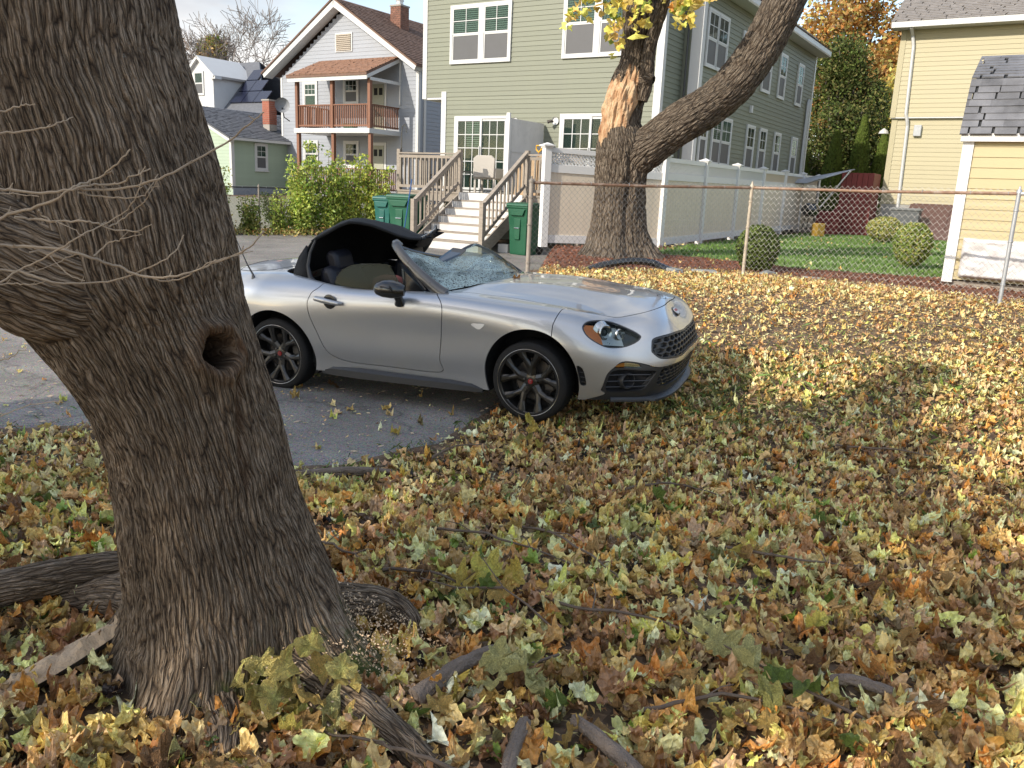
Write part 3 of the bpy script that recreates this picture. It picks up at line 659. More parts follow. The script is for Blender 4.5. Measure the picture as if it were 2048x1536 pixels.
# side skirts
for sg in (1, -1):
    sk = MB(); pts = [(-.74, .79, .205, .0), (-.62, .80, .245, .5), (-.35, .805, .258, 1), (.14, .80, .25, 1), (.49, .798, .248, .9), (.66, .80, .235, .6), (.755, .80, .205, .1)]
    V = []
    for x_, y_, z_, w_ in pts:
        V += [(x_, sg*y_, z_), (x_, sg*(y_+.030*w_+.004), z_-.022*w_-.002), (x_, sg*(y_+.034*w_+.004), .172+.006), (x_, sg*(y_-.02), .166)]
    F = [(i*4+j, i*4+j+1, i*4+5+j, i*4+4+j) for i in range(len(pts)-1) for j in range(3)]
    sk.add(V, F if sg < 0 else [f[::-1] for f in F]).build('side_skirt', black_plastic, car, smooth=True)
    r_ = MB(); P = surf_pts([(u_, v_) for u_, v_ in [(9.48, .35), (9.3, .45), (8.5, .5), (7.2, .45)]])
# inner sill so that nothing shows through the gaps
panel('inner_shell', [np.minimum(below, 1)-.01, sill-.0, -sC-.01, -sH-.01, -sG-.01, -sL-.01, -sV-.01, 12-ug], INNER, off=-.016, flange=0)

# door handle and cup
for sg in (-1, 1):
    h = MB(); h.tube([(-.70, sg*.862, .822), (-.69, sg*.890, .824), (-.62, sg*.900, .817), (-.54, sg*.896, .805), (-.485, sg*.884, .795), (-.472, sg*.856, .791)], [.017, .022, .023, .021, .018, .013], 10)
    dr = door[0] if sg < 0 else door[1]; h.build('door_handle', PAINT, dr, smooth=True)
    c = MB(); c.lathe([(.060, .0), (.052, sg*.003), (.03, sg*.004), (.001, sg*.004)], 24, (-.585, sg*.853, .80), 'y'); cc = c.build('handle_cup', GUN, dr, smooth=True)
# antenna
MB().tube([(-1.43, -.735, .925), (-1.44, -.73, .96), (-1.50, -.72, 1.04), (-1.63, -.71, 1.30)], [.020, .009, .006, .003], 8).build('antenna', gloss_black, car, smooth=True)

# ---- windscreen frame and glass
Hd = [(-.115, -.60, 1.245), (-.073, -.5, 1.212), (-.033, -.38, 1.175), (.005, -.2, 1.135), (.03, -.05, 1.11), (.038, .1, 1.11), (.056, .25, 1.13), (.09, .42, 1.165), (.12, .52, 1.15)]
ap = [(.40, -.715, .90), (.30, -.712, .955), (.10, -.69, 1.10), (-.03, -.655, 1.21), (-.085, -.62, 1.262), (-.10, -.58, 1.262), (-.085, -.535, 1.24)]
WSP = M('pillar_grey', (.12, .115, .11), .3, .08, 20, metal=.6, coat=.3)
def sweep(name, pts, wd, ht, mat, n=10):
    P = _nspl(np.array(pts, float), np.linspace(0, len(pts)-1, 30), False); W = np.interp(np.linspace(0, 1, 30), np.linspace(0, 1, len(wd)), wd); H = np.interp(np.linspace(0, 1, 30), np.linspace(0, 1, len(ht)), ht)
    mb = MB(); V = []
    for i in range(30):
        t = Vector(P[min(i+1, 29)]-P[max(i-1, 0)]).normalized(); x = t.cross(Vector((.2, -.9, .35))).normalized(); y = x.cross(t).normalized()
        for k in range(n):
            a = 2*math.pi*k/n; V.append(Vector(P[i])+x*math.cos(a)*W[i]+y*math.sin(a)*H[i])
    F = [(i*n+k, i*n+(k+1) % n, (i+1)*n+(k+1) % n, (i+1)*n+k) for i in range(29) for k in range(n)]+[tuple(range(n)), tuple(range(29*n, 30*n))]
    mb.add(V, F); return mb.build(name, mat, car, smooth=True)
sweep('windscreen_pillar', ap, [.052, .046, .038, .036, .038, .036, .025], [.03, .026, .024, .024, .022, .018, .014], WSP)
sweep('windscreen_header', Hd, [.018, .014, .014, .014, .014], [.014, .010, .010, .010, .012], gloss_black)
sweep('windscreen_pillar', [(.47, .70, .90), (.40, .67, .955), (.30, .62, 1.03), (.20, .57, 1.10), (.12, .52, 1.15)], [.012, .012, .012, .012, .012], [.012]*4, gloss_black)
MB().tube([(-.05, -.67, 1.20), (.1, -.715, 1.07), (.24, -.735, .93)], [.010, .010, .010], 6).build('window_seal', gloss_black, car)
# crushed glass sheet
Bs = [(.335, -.69, .915), (.40, -.6, .925), (.52, -.4, .945), (.62, -.2, .957), (.66, 0, .962), (.62, .2, .957), (.55, .4, .945), (.46, .6, .93), (.42, .69, .91)]
nA, nB = 90, 60
ta = np.linspace(0, 1, nA)
Top = _nspl(np.array(Hd), ta*(len(Hd)-1), False); Bot = _nspl(np.array(Bs), ta*(len(Bs)-1), False)
T, S_ = np.meshgrid(ta, np.linspace(0, 1, nB), indexing='ij')
W = Bot[:, None]*(1-S_[..., None])+Top[:, None]*S_[..., None]
bulge = .06*np.sin(S_*math.pi)*np.sin(T*math.pi)
W[..., 2] += bulge*1.1
fold = (T > .70)
W[..., 2] += .035*np.exp(-((T-.80-.10*S_)/.045)**2)*np.sin(S_*math.pi*.8+.3)+.02*n2(T*5, S_*4, 31)*sstep((.78-T)/.1)*np.sin(S_*math.pi)
W[..., 2] -= .09*np.exp(-((T-.40)/.15)**2-((S_-.62)/.28)**2)
W[..., 2] += .03*noise3(np.stack([T*9, S_*7, 0*T], -1), 61)*sstep((.8-T)/.1)*np.sin(S_*math.pi)
W += (noise3(np.stack([T*70, S_*55, T*0], -1), 5)*.0035*sstep((.72-T)/.12))[..., None]
ix = np.arange(nA*nB).reshape(nA, nB); F = np.stack([ix[:-1, :-1], ix[1:, :-1], ix[1:, 1:], ix[:-1, 1:]], -1).reshape(-1, 4)
m, nt, b = newmat('shattered_glass'); L = nt.links.new
uvn = N_(nt, 'ShaderNodeUVMap'); uvn.uv_map = 'UVMap'
mp = N_(nt, 'ShaderNodeMapping'); mp.inputs['Scale'].default_value = (1.45, .55, 1); L(uvn.outputs[0], mp.inputs[0])
nw = N_(nt, 'ShaderNodeTexNoise', Scale=9.0, Detail=3.0); L(mp.outputs[0], nw.inputs[0])
va = N_(nt, 'ShaderNodeVectorMath', operation='MULTIPLY_ADD'); va.inputs[1].default_value = (.06, .06, 0); L(nw.outputs['Color'], va.inputs[0]); L(mp.outputs[0], va.inputs[2])
v1 = N_(nt, 'ShaderNodeTexVoronoi', Scale=24.0, feature='DISTANCE_TO_EDGE', Randomness=1.0); L(va.outputs[0], v1.inputs[0])
v2 = N_(nt, 'ShaderNodeTexVoronoi', Scale=58.0, feature='DISTANCE_TO_EDGE'); L(va.outputs[0], v2.inputs[0])
c1 = N_(nt, 'ShaderNodeMapRange'); L(v1.outputs['Distance'], c1.inputs[0]); c1.inputs[2].default_value = .11; c1.inputs[3].default_value = 1; c1.inputs[4].default_value = 0
c2 = N_(nt, 'ShaderNodeMapRange'); L(v2.outputs['Distance'], c2.inputs[0]); c2.inputs[2].default_value = .26; c2.inputs[3].default_value = .9; c2.inputs[4].default_value = .12
mxx = N_(nt, 'ShaderNodeMath', operation='MAXIMUM'); L(c1.outputs[0], mxx.inputs[0]); L(c2.outputs[0], mxx.inputs[1])
at = N_(nt, 'ShaderNodeAttribute', attribute_name='col'); sp_ = N_(nt, 'ShaderNodeSeparateColor'); L(at.outputs[0], sp_.inputs[0])
mu = N_(nt, 'ShaderNodeMath', operation='MULTIPLY'); L(mxx.outputs[0], mu.inputs[0]); L(sp_.outputs[0], mu.inputs[1])
b.inputs['Base Color'].default_value = (.03, .05, .045, 1); b.inputs['Roughness'].default_value = .03; b.inputs['Specular IOR Level'].default_value = .9
tr = N_(nt, 'ShaderNodeBsdfTransparent'); tr.inputs[0].default_value = (.62, .74, .68, 1)
fr = N_(nt, 'ShaderNodeFresnel', IOR=1.7); mx_ = N_(nt, 'ShaderNodeMath', operation='MAXIMUM'); L(fr.outputs[0], mx_.inputs[0]); mx_.inputs[1].default_value = .45
ms = N_(nt, 'ShaderNodeMixShader'); L(mx_.outputs[0], ms.inputs[0]); L(tr.outputs[0], ms.inputs[1]); L(b.outputs[0], ms.inputs[2])
df = N_(nt, 'ShaderNodeBsdfDiffuse'); df.inputs[0].default_value = (.74, .90, .88, 1); tl = N_(nt, 'ShaderNodeBsdfTranslucent'); tl.inputs[0].default_value = (.7, .88, .86, 1); ad = N_(nt, 'ShaderNodeMixShader'); ad.inputs[0].default_value = .4; L(df.outputs[0], ad.inputs[1]); L(tl.outputs[0], ad.inputs[2])
m2 = N_(nt, 'ShaderNodeMixShader'); L(mu.outputs[0], m2.inputs[0]); L(ms.outputs[0], m2.inputs[1]); L(ad.outputs[0], m2.inputs[2]); L(m2.outputs[0], nt.nodes['Material Output'].inputs[0])
# how crazed: heavy towards the near half and along the top edge
crz = sstep((.74-T+.16*n2(T*4, S_*4, 8))/.12)*(.88+.12*np.sin(S_*9+T*7))
crz = np.maximum(crz, sstep((S_-.88)/.06)*.9)
crz = np.clip(crz+.25*n2(T*14, S_*10, 77)*(crz > .1), 0, 1)
crz = crz*(.55+.45*sstep((n2(T*11, S_*8, 90)+.25)/.3))
crz = np.where((T < .1) & (S_ < .6) & (S_ > .15), crz*.6, crz)
att = np.repeat(crz.reshape(-1, 1), 3, 1)
mesh_np('windscreen_glass', W.reshape(-1, 3), F, m, car, smooth=True, attr=att, uv=np.stack([T.ravel(), S_.ravel()], 1))
# loose trim strip lying over the glass
vz = MB(); vz.add([(.115, -.31, .985), (.06, -.36, 1.07), (.02, .17, 1.165), (.13, .21, 1.150), (.12, -.31, .972), (.065, -.36, 1.057), (.025, .17, 1.152), (.135, .21, 1.137)], [(0, 1, 2, 3), (7, 6, 5, 4), (0, 4, 5, 1), (1, 5, 6, 2), (2, 6, 7, 3), (3, 7, 4, 0)])
vz.build('loose_header_trim', gloss_black, car, bevel=.004)
# side glass, quarter light
gl = [(-.64, -.712, .90), (-.605, -.70, .984), (-.555, -.69, 1.044), (-.468, -.682, 1.084), (-.365, -.678, 1.099), (-.19, -.678, 1.106), (-.11, -.679, 1.100), (-.08, -.686, 1.05), (-.04, -.696, 1.0), (.025, -.71, .90)]
MB().add([(x_, y_, z_) for x_, y_, z_ in gl]+[(x_, y_+.005, z_) for x_, y_, z_ in gl], [tuple(range(10)), tuple(range(19, 9, -1))]+[(i, (i+1) % 10, 10+(i+1) % 10, 10+i) for i in range(10)]).build('door_glass', SIDEGLASS, door[0])
q_ = [(.02, -.70, 1.075), (.055, -.702, 1.045), (.235, -.725, .905), (.045, -.715, .905)]
MB().add(q_+[(a, b_+.01, c) for a, b_, c in q_], [(0, 1, 2, 3), (7, 6, 5, 4), (0, 4, 5, 1), (1, 5, 6, 2), (2, 6, 7, 3), (3, 7, 4, 0)]).build('quarter_glass', gloss_black, door[0])
MB().tube([(.02, -.705, 1.08), (.03, -.71, 1.0), (.035, -.715, .90)], .010, 6).build('quarter_frame', gloss_black, door[0])
MB().tube([(-.66, -.752, .905), (-.3, -.757, .900), (.05, -.757, .903), (.30, -.748, .905)], .008, 6).build('belt_seal', gloss_black, door[0])
# mirrors
for sg in (-1, 1):
    mm = MB(); V = []; n = 20; F = []
    prof = [(-.115, .0), (-.112, .35), (-.09, .70), (-.04, .95), (.03, 1.0), (.09, .85), (.125, .55), (.135, .0)]
    for x_, r_ in prof:
        for k in range(n):
            a = 2*math.pi*k/n; cz, cy = math.sin(a), math.cos(a)
            V.append((x_, .075*r_*cy, (.062 if cz < 0 else .078)*r_*math.copysign(abs(cz)**.8, cz)))
    F = [(i*n+k, i*n+(k+1) % n, (i+1)*n+(k+1) % n, (i+1)*n+k) for i in range(len(prof)-1) for k in range(n)]
    mm.add(V, F); o = mm.build('mirror', gloss_black, door[0] if sg < 0 else door[1], smooth=True); o.location = (.025, sg*.935, .945); o.rotation_euler = (0, R(4), R(-18*sg))
    MB().tube([(.06, sg*-.03, -.03), (.072, sg*-.06, -.075), (.075, sg*-.085, -.11)], [.040, .032, .045], 12).build('mirror_stem', gloss_black, o, smooth=True)
    if False: pass
# seats
def seat(x, y, rec):
    s = MB(); pr = [(0, 0), (.14, .02), (.12, .30), (.06, .56), (-.06, .57), (-.10, .30), (-.10, 0)]
    ca, sa = math.cos(rec), math.sin(rec); pr = [(a*ca-b_*sa, a*sa+b_*ca) for a, b_ in pr]
    s.prism(pr, -.24, .24, 'y'); o = s.build('seat_back', SEATM, car, smooth=True, bevel=.05); o.location = (x, y, .48)
    h = MB(); pr = [(.02, 0), (.07, .02), (.06, .17), (.0, .21), (-.06, .18), (-.05, .02)]; pr = [(a*ca-(b_+.49)*sa, a*sa+(b_+.49)*ca) for a, b_ in pr]
    h.prism(pr, -.13, .13, 'y'); h.build('headrest', SEATM, o, smooth=True, bevel=.035)
    c = MB().box(-.02, .50, -.25, .25, -.14, .02).build('seat_cushion', SEATM, o, smooth=True, bevel=.05)
    return o
seat(-.72, -.36, R(8)); seat(-.48, .36, R(2))
MB().box(-.36, -.10, -.62, -.40, .52, .99).build('seat_bolster', M('bolster_red', (.30, .07, .05), .7, .2), car, smooth=True, bevel=.07)  # red-brown side bolster of the near seat
MB().box(-.2, .25, -.10, .10, .45, .72).build('centre_console', black_plastic, car, bevel=.03)
sw = MB(); a_ = np.linspace(0, 2*math.pi, 25); sw.tube([(.12+.05*math.sin(t), .36+.18*math.cos(t), .84+.17*math.sin(t)) for t in a_], .015, 6); sw.build('steering_wheel', black_plastic, car, smooth=True)

# ---- collapsed soft top
n_ = [(-1.03, -.69, .925), (-1.00, -.665, 1.05), (-.96, -.63, 1.16), (-.93, -.60, 1.225), (-.86, -.59, 1.275), (-.76, -.57, 1.325), (-.64, -.52, 1.395), (-.555, -.46, 1.405), (-.46, -.36, 1.375), (-.36, -.25, 1.315), (-.27, -.15, 1.265), (-.20, -.02, 1.245), (-.19, .12, 1.25)]
c_ = [(-1.18, -.1, .96), (-1.15, -.1, 1.08), (-1.10, -.1, 1.20), (-1.04, -.1, 1.27), (-.98, -.08, 1.31), (-.90, -.06, 1.34), (-.80, -.02, 1.37), (-.70, .03, 1.375), (-.60, .09, 1.36), (-.50, .16, 1.32), (-.42, .22, 1.285), (-.36, .28, 1.265), (-.31, .34, 1.268)]
f_ = [(-1.12, .69, .93), (-1.10, .69, .94), (-1.05, .69, .95), (-1.0, .69, .96), (-.95, .69, .97), (-.88, .69, .97), (-.80, .69, .98), (-.72, .69, .99), (-.65, .69, 1.0), (-.58, .68, 1.03), (-.52, .67, 1.08), (-.46, .66, 1.16), (-.405, .64, 1.24)]
nn_, mm_ = 64, 40
A_ = [_nspl(np.array(q, float), np.linspace(0, 12, nn_), False) for q in (n_, c_, f_)]
Pt = _nspl(np.stack(A_, 0), np.linspace(0, 2, mm_), False).transpose(1, 0, 2)
ss, tt = np.meshgrid(np.linspace(0, 1, nn_), np.linspace(0, 1, mm_), indexing='ij')
Pt[..., 2] += .018*n2(ss*9, tt*5, 12)*np.sin(tt*math.pi)
jag = .05*(noise3(np.stack([tt*14, tt*0, tt*0], -1), 3))*(ss > .97); Pt[..., 0] += jag
ix = np.arange(nn_*mm_).reshape(nn_, mm_); F = np.stack([ix[:-1, :-1], ix[1:, :-1], ix[1:, 1:], ix[:-1, 1:]], -1).reshape(-1, 4)
st = mesh_np('soft_top', Pt.reshape(-1, 3), F, FABRIC, car, smooth=True); so_ = st.modifiers.new('s', 'SOLIDIFY'); so_.thickness = .012
# side rail, torn edge and the quarter flap
MB().tube([tuple(p) for p in A_[0][18:62:4]], [.014]*11, 8).build('roof_rail', FABRIC, car, smooth=True)
fl = MB(); fl.add([(-1.06, -.70, .92), (-.90, -.715, .91), (-.905, -.68, 1.02), (-.935, -.64, 1.14), (-.955, -.615, 1.215), (-1.02, -.64, 1.12), (-1.05, -.67, 1.02)], [(0, 1, 2, 6), (6, 2, 3, 5), (3, 4, 5)]); q = fl.build('top_side_flap', FABRIC, car, smooth=True); s_ = q.modifiers.new('s', 'SOLIDIFY'); s_.thickness = .02
MB().tube([(-.80, -.715, .905), (-.87, -.70, .96), (-.905, -.675, 1.05), (-.90, -.64, 1.16), (-.86, -.61, 1.26)], [.026, .022, .016, .013, .010], 8).build('roof_side_seal', black_plastic, car, smooth=True)
fp = [(-.20, .0, 1.245), (-.27, .28, 1.262), (-.32, .48, 1.282), (-.375, .60, 1.318), (-.385, .625, 1.285), (-.352, .655, 1.272), (-.40, .64, 1.258), (-.345, .70, 1.245), (-.44, .66, 1.19), (-.42, .5, 1.14), (-.34, .2, 1.15), (-.26, .0, 1.19)]
q = MB().add(fp, [(0, 1, 10, 11), (1, 2, 9, 10), (2, 3, 4, 9), (4, 5, 6, 9), (6, 7, 8, 9)]).build('torn_roof_flap', FABRIC, car); s_ = q.modifiers.new('s', 'SOLIDIFY'); s_.thickness = .012
MB().tube([(-.20, .0, 1.25), (-.27, .28, 1.266), (-.32, .48, 1.286), (-.38, .60, 1.32)], [.012, .010, .008, .003], 6).build('broken_roof_bow', gloss_black, car)
# trunk lid gap (dark strips let into the deck), tail lights
MB().tube(surf_pts([(11.35, 9), (11.4, 8), (11.5, 7.2), (12.2, 7.0), (13, 7.05), (13.8, 7.4), (14.3, 8), (14.6, 9)])*1.0, .0035, 4).build('trunk_seam', INNER, car)
panel('tail_light', [outline([(13.2, 4.2), (13.9, 4.2), (13.9, 4.9), (13.2, 4.9)])], M('tail_red', (.35, .02, .02), .2, .05, coat=.5), off=.003, flange=.01)

# ---- wheels
def wheel(x, side, steer=0, spin=0):
    hub = empty('wheel', (x, side*.752, .308)); hub.parent = car
    hub.rotation_euler = (0, 0, (0 if side < 0 else math.pi)+steer)
    ty = MB(); prof = [(.235, .10), (.262, .103), (.285, .098), (.300, .088), (.306, .075), (.308, .05), (.308, 0), (.308, -.05), (.306, -.075), (.295, -.095), (.26, -.103), (.235, -.10)]
    prof = [(r_, -h) for r_, h in prof]
    ty.lathe(prof, 56, (0, 0, 0), 'y'); t = ty.build('tyre', rubber, hub, smooth=True)
    tr = MB()
    for k in range(70):
        a = 2*math.pi*k/70
        for yy in (-.06, -.02, .02, .06): 
            c, s = math.cos(a+yy), math.sin(a+yy); r1 = .3105
            tr.add([(r1*c-.008*s, yy-.016, r1*s+.008*c), (r1*c+.006*s, yy-.016, r1*s-.006*c), (r1*c+.006*s, yy+.016, r1*s-.006*c), (r1*c-.008*s, yy+.016, r1*s+.008*c)], [(0, 1, 2, 3)])
    tr.build('tyre_tread', rubber, hub, kind='stuff')
    rm = MB(); rm.lathe([(.252, -.102), (.257, -.098), (.256, -.090), (.246, -.086), (.236, -.080), (.232, -.03), (.215, .06), (.20, .09)], 56, (0, 0, 0), 'y'); rim = rm.build('rim', GUN, hub, smooth=True)
    MB().lathe([(.2515, -.103), (.2545, -.1045), (.2575, -.103)], 56, (0, 0, 0), 'y').build('rim_lip', M('rim_lip', (.22, .21, .20), .25, .05, metal=.9), hub, smooth=True)
    MB().lathe([(.001, .03), (.16, .03), (.165, .02), (.165, .045)], 40, (0, 0, 0), 'y').build('brake_disc', M('brake_steel', (.13, .12, .115), .45, .2, metal=.8), hub, smooth=True)
    MB().lathe([(.001, .05), (.235, .05)], 24, (0, 0, 0), 'y').build('wheel_backing', INNER, hub)
    ca = MB(); ca.box(.09, .17, -.0, .05, -.07, .07); ca.build('brake_caliper', M('caliper', (.06, .055, .05), .5), hub, bevel=.01)
    # hub dish
    MB().lathe([(.001, -.050), (.030, -.052), (.036, -.050), (.058, -.046), (.068, -.030), (.068, .02)], 30, (0, 0, 0), 'y').build('hub_plate', GUN, hub, smooth=True)
    sp0 = None
    for k in range(5):
        s = MB()
        def arm(p, q, w0, w1, d0, d1):
            # ridge section bar in the wheel plane from polar p to q ; y outward is negative
            (ra, aa), (rb, ab) = p, q; A = Vector((ra*math.cos(aa), 0, ra*math.sin(aa))); B = Vector((rb*math.cos(ab), 0, rb*math.sin(ab)))
            t = (B-A).normalized(); n = Vector((-t.z, 0, t.x))
            V = []
            for P, w, d in ((A, w0, d0), (B, w1, d1)):
                V += [P-n*w+Vector((0, d+.045, 0)), P-n*w+Vector((0, d+.014, 0)), P-n*w*.35+Vector((0, d, 0)), P+n*w*.35+Vector((0, d, 0)), P+n*w+Vector((0, d+.014, 0)), P+n*w+Vector((0, d+.045, 0))]
            F = [(i, i+1, 7+i, 6+i) for i in range(5)]+[(0, 6, 11, 5), (5, 4, 3, 2, 1, 0), (6, 7, 8, 9, 10, 11)]
            s.add(V, F)
        a0 = 0
        arm((.045, a0), (.128, a0), .040, .036, -.052, -.062)
        for sg in (1, -1):
            arm((.105, a0+sg*.03), (.175, a0+sg*R(14)), .028, .022, -.060, -.074)
            arm((.168, a0+sg*R(13.2)), (.246, a0+sg*R(19)), .022, .040, -.074, -.088)
        if sp0 is None: o = s.build('spoke', GUN, hub, bevel=.003); sp0 = o
        else: o = dup(sp0, hub)
        o.rotation_euler = (0, 2*math.pi*k/5+spin, 0)
        lg = MB().lathe([(.001, -.062), (.008, -.062), (.010, -.050), (.010, -.03)], 10, (0, 0, 0), 'y').build('lug_nut', M('lug', (.12, .12, .12), .3, metal=.8), hub)
        a = 2*math.pi*k/5+spin+R(36); lg.location = (.052*math.cos(a), 0, .052*math.sin(a))
    MB().lathe([(.001, -.060), (.019, -.060), (.021, -.055), (.021, -.04)], 24, (0, 0, 0), 'y').build('centre_cap', RED, hub, smooth=True)
    sc = MB().tube([(-.008, -.062, -.012), (.006, -.062, -.004), (-.006, -.062, .004), (.008, -.062, .012)], .0016, 4).build('cap_emblem', silver, hub)
    return hub
wheel(1.155, -1, R(-4), R(18+36)); wheel(-1.155, -1, 0, R(20)); wheel(1.155, 1, R(-4), 0); wheel(-1.155, 1, 0, 1)
# bits that have fallen into and under the car
# ------------------------------------------------------------ bark
def barkmat(name, c0=(.026, .017, .011), c1=(.16, .112, .072), c2=(.25, .19, .135), su=56, sv=4.6, moss=True, dist=.012):
    m, nt, b = newmat(name); L = nt.links.new
    uv = N_(nt, 'ShaderNodeUVMap'); uv.uv_map = 'UVMap'; tc = N_(nt, 'ShaderNodeTexCoord')
    wn = N_(nt, 'ShaderNodeTexNoise', Scale=5.0, Detail=4.0); L(tc.outputs['Object'], wn.inputs[0])
    va = N_(nt, 'ShaderNodeVectorMath', operation='MULTIPLY_ADD'); va.inputs[1].default_value = (.05, .16, 0); L(wn.outputs['Color'], va.inputs[0]); L(uv.outputs[0], va.inputs[2])
    mp = N_(nt, 'ShaderNodeMapping'); mp.inputs['Scale'].default_value = (su, sv, 1); L(va.outputs[0], mp.inputs[0])
    vo = N_(nt, 'ShaderNodeTexVoronoi', Scale=1.0, feature='DISTANCE_TO_EDGE', voronoi_dimensions='2D'); L(mp.outputs[0], vo.inputs[0])
    m2 = N_(nt, 'ShaderNodeMapping'); m2.inputs['Scale'].default_value = (su*2.3, sv*2.6, 1); L(va.outputs[0], m2.inputs[0])
    v2 = N_(nt, 'ShaderNodeTexVoronoi', Scale=1.0, feature='DISTANCE_TO_EDGE', voronoi_dimensions='2D'); L(m2.outputs[0], v2.inputs[0])
    fn = N_(nt, 'ShaderNodeTexNoise', Scale=1.0, Detail=8.0, Roughness=.7); m3 = N_(nt, 'ShaderNodeMapping'); m3.inputs['Scale'].default_value = (60, 22, 60); L(tc.outputs['Object'], m3.inputs[0]); L(m3.outputs[0], fn.inputs[0])
    a = N_(nt, 'ShaderNodeMapRange'); L(vo.outputs['Distance'], a.inputs[0]); a.inputs[2].default_value = .22
    c = N_(nt, 'ShaderNodeMapRange'); L(v2.outputs['Distance'], c.inputs[0]); c.inputs[2].default_value = .25; c.inputs[3].default_value = .35
    h = N_(nt, 'ShaderNodeMath', operation='MULTIPLY'); L(a.outputs[0], h.inputs[0]); L(c.outputs[0], h.inputs[1])
    h2 = N_(nt, 'ShaderNodeMath', operation='MULTIPLY_ADD'); L(fn.outputs[0], h2.inputs[0]); h2.inputs[1].default_value = .5; L(h.outputs[0], h2.inputs[2])
    cr = N_(nt, 'ShaderNodeValToRGB'); L(h2.outputs[0], cr.inputs[0]); e = cr.color_ramp.elements; e[0].position = .24; e[0].color = (*c0, 1); e[1].position = 1.2 if False else 1.0; e[1].color = (*c2, 1); q = e.new(.6); q.color = (*c1, 1)
    ln = N_(nt, 'ShaderNodeTexNoise', Scale=2.3, Detail=6.0, Roughness=.65); L(tc.outputs['Object'], ln.inputs[0])
    hs = N_(nt, 'ShaderNodeHueSaturation'); L(cr.outputs[0], hs.inputs['Color']); mr = N_(nt, 'ShaderNodeMapRange'); L(ln.outputs[0], mr.inputs[0]); mr.inputs[1].default_value = .3; mr.inputs[2].default_value = .7; mr.inputs[3].default_value = .72; mr.inputs[4].default_value = 1.3; L(mr.outputs[0], hs.inputs['Value'])
    out = hs.outputs[0]
    # lichen flecks
    lk = N_(nt, 'ShaderNodeTexNoise', Scale=38.0, Detail=5.0, Roughness=.8); L(tc.outputs['Object'], lk.inputs[0]); lr = N_(nt, 'ShaderNodeMapRange'); L(lk.outputs[0], lr.inputs[0]); lr.inputs[1].default_value = .64; lr.inputs[2].default_value = .70; lr.inputs[4].default_value = .55
    mi = N_(nt, 'ShaderNodeMix', data_type='RGBA'); L(lr.outputs[0], mi.inputs[0]); L(out, mi.inputs[6]); mi.inputs[7].default_value = (.26, .25, .22, 1); out = mi.outputs[2]
    at = N_(nt, 'ShaderNodeAttribute', attribute_name='col'); sp = N_(nt, 'ShaderNodeSeparateColor'); L(at.outputs[0], sp.inputs[0])
    if moss:
        mn = N_(nt, 'ShaderNodeTexNoise', Scale=14.0, Detail=6.0, Roughness=.7); L(tc.outputs['Object'], mn.inputs[0])
        mm = N_(nt, 'ShaderNodeMath', operation='MULTIPLY_ADD'); L(sp.outputs[1], mm.inputs[0]); mm.inputs[1].default_value = .66; L(mn.outputs[0], mm.inputs[2])
        mq = N_(nt, 'ShaderNodeMapRange'); L(mm.outputs[0], mq.inputs[0]); mq.inputs[1].default_value = .82; mq.inputs[2].default_value = 1.05; mq.inputs[4].default_value = .85
        mi = N_(nt, 'ShaderNodeMix', data_type='RGBA'); L(mq.outputs[0], mi.inputs[0]); L(out, mi.inputs[6]); mi.inputs[7].default_value = (.055, .075, .015, 1); out = mi.outputs[2]
    mi = N_(nt, 'ShaderNodeMix', data_type='RGBA'); L(sp.outputs[2], mi.inputs[0]); L(out, mi.inputs[6]); mi.inputs[7].default_value = (.012, .009, .006, 1); out = mi.outputs[2]  # B channel: dark rot, with the knothole's shade put into the colour
    # R channel: raw / stained wood
    mi = N_(nt, 'ShaderNodeMix', data_type='RGBA'); L(sp.outputs[0], mi.inputs[0]); L(out, mi.inputs[6]); mi.inputs[7].default_value = (.12, .065, .035, 1); out = mi.outputs[2]
    L(out, b.inputs['Base Color']); b.inputs['Roughness'].default_value = .85; b.inputs['Specular IOR Level'].default_value = .25
    bp = N_(nt, 'ShaderNodeBump', Strength=1.0, Distance=dist); L(h2.outputs[0], bp.inputs['Height']); L(bp.outputs[0], b.inputs['Normal'])
    return m
def vor_edge(u, v, seed=0):
    """2-D voronoi F2-F1 for numpy arrays"""
    iu = np.floor(u).astype(np.int64); iv = np.floor(v).astype(np.int64); f1 = np.full(u.shape, 9.); f2 = f1.copy()
    for a in (-1, 0, 1):
        for b in (-1, 0, 1):
            cu = iu+a; cv = iv+b; z = np.zeros_like(cu)
            pu = cu+.5+.45*_h(cu, cv, z, seed); pv = cv+.5+.45*_h(cu, cv, z, seed+9)
            d = np.hypot(pu-u, pv-v); n = d < f1; f2 = np.where(n, f1, np.minimum(f2, d)); f1 = np.where(n, d, f1)
    return f2-f1
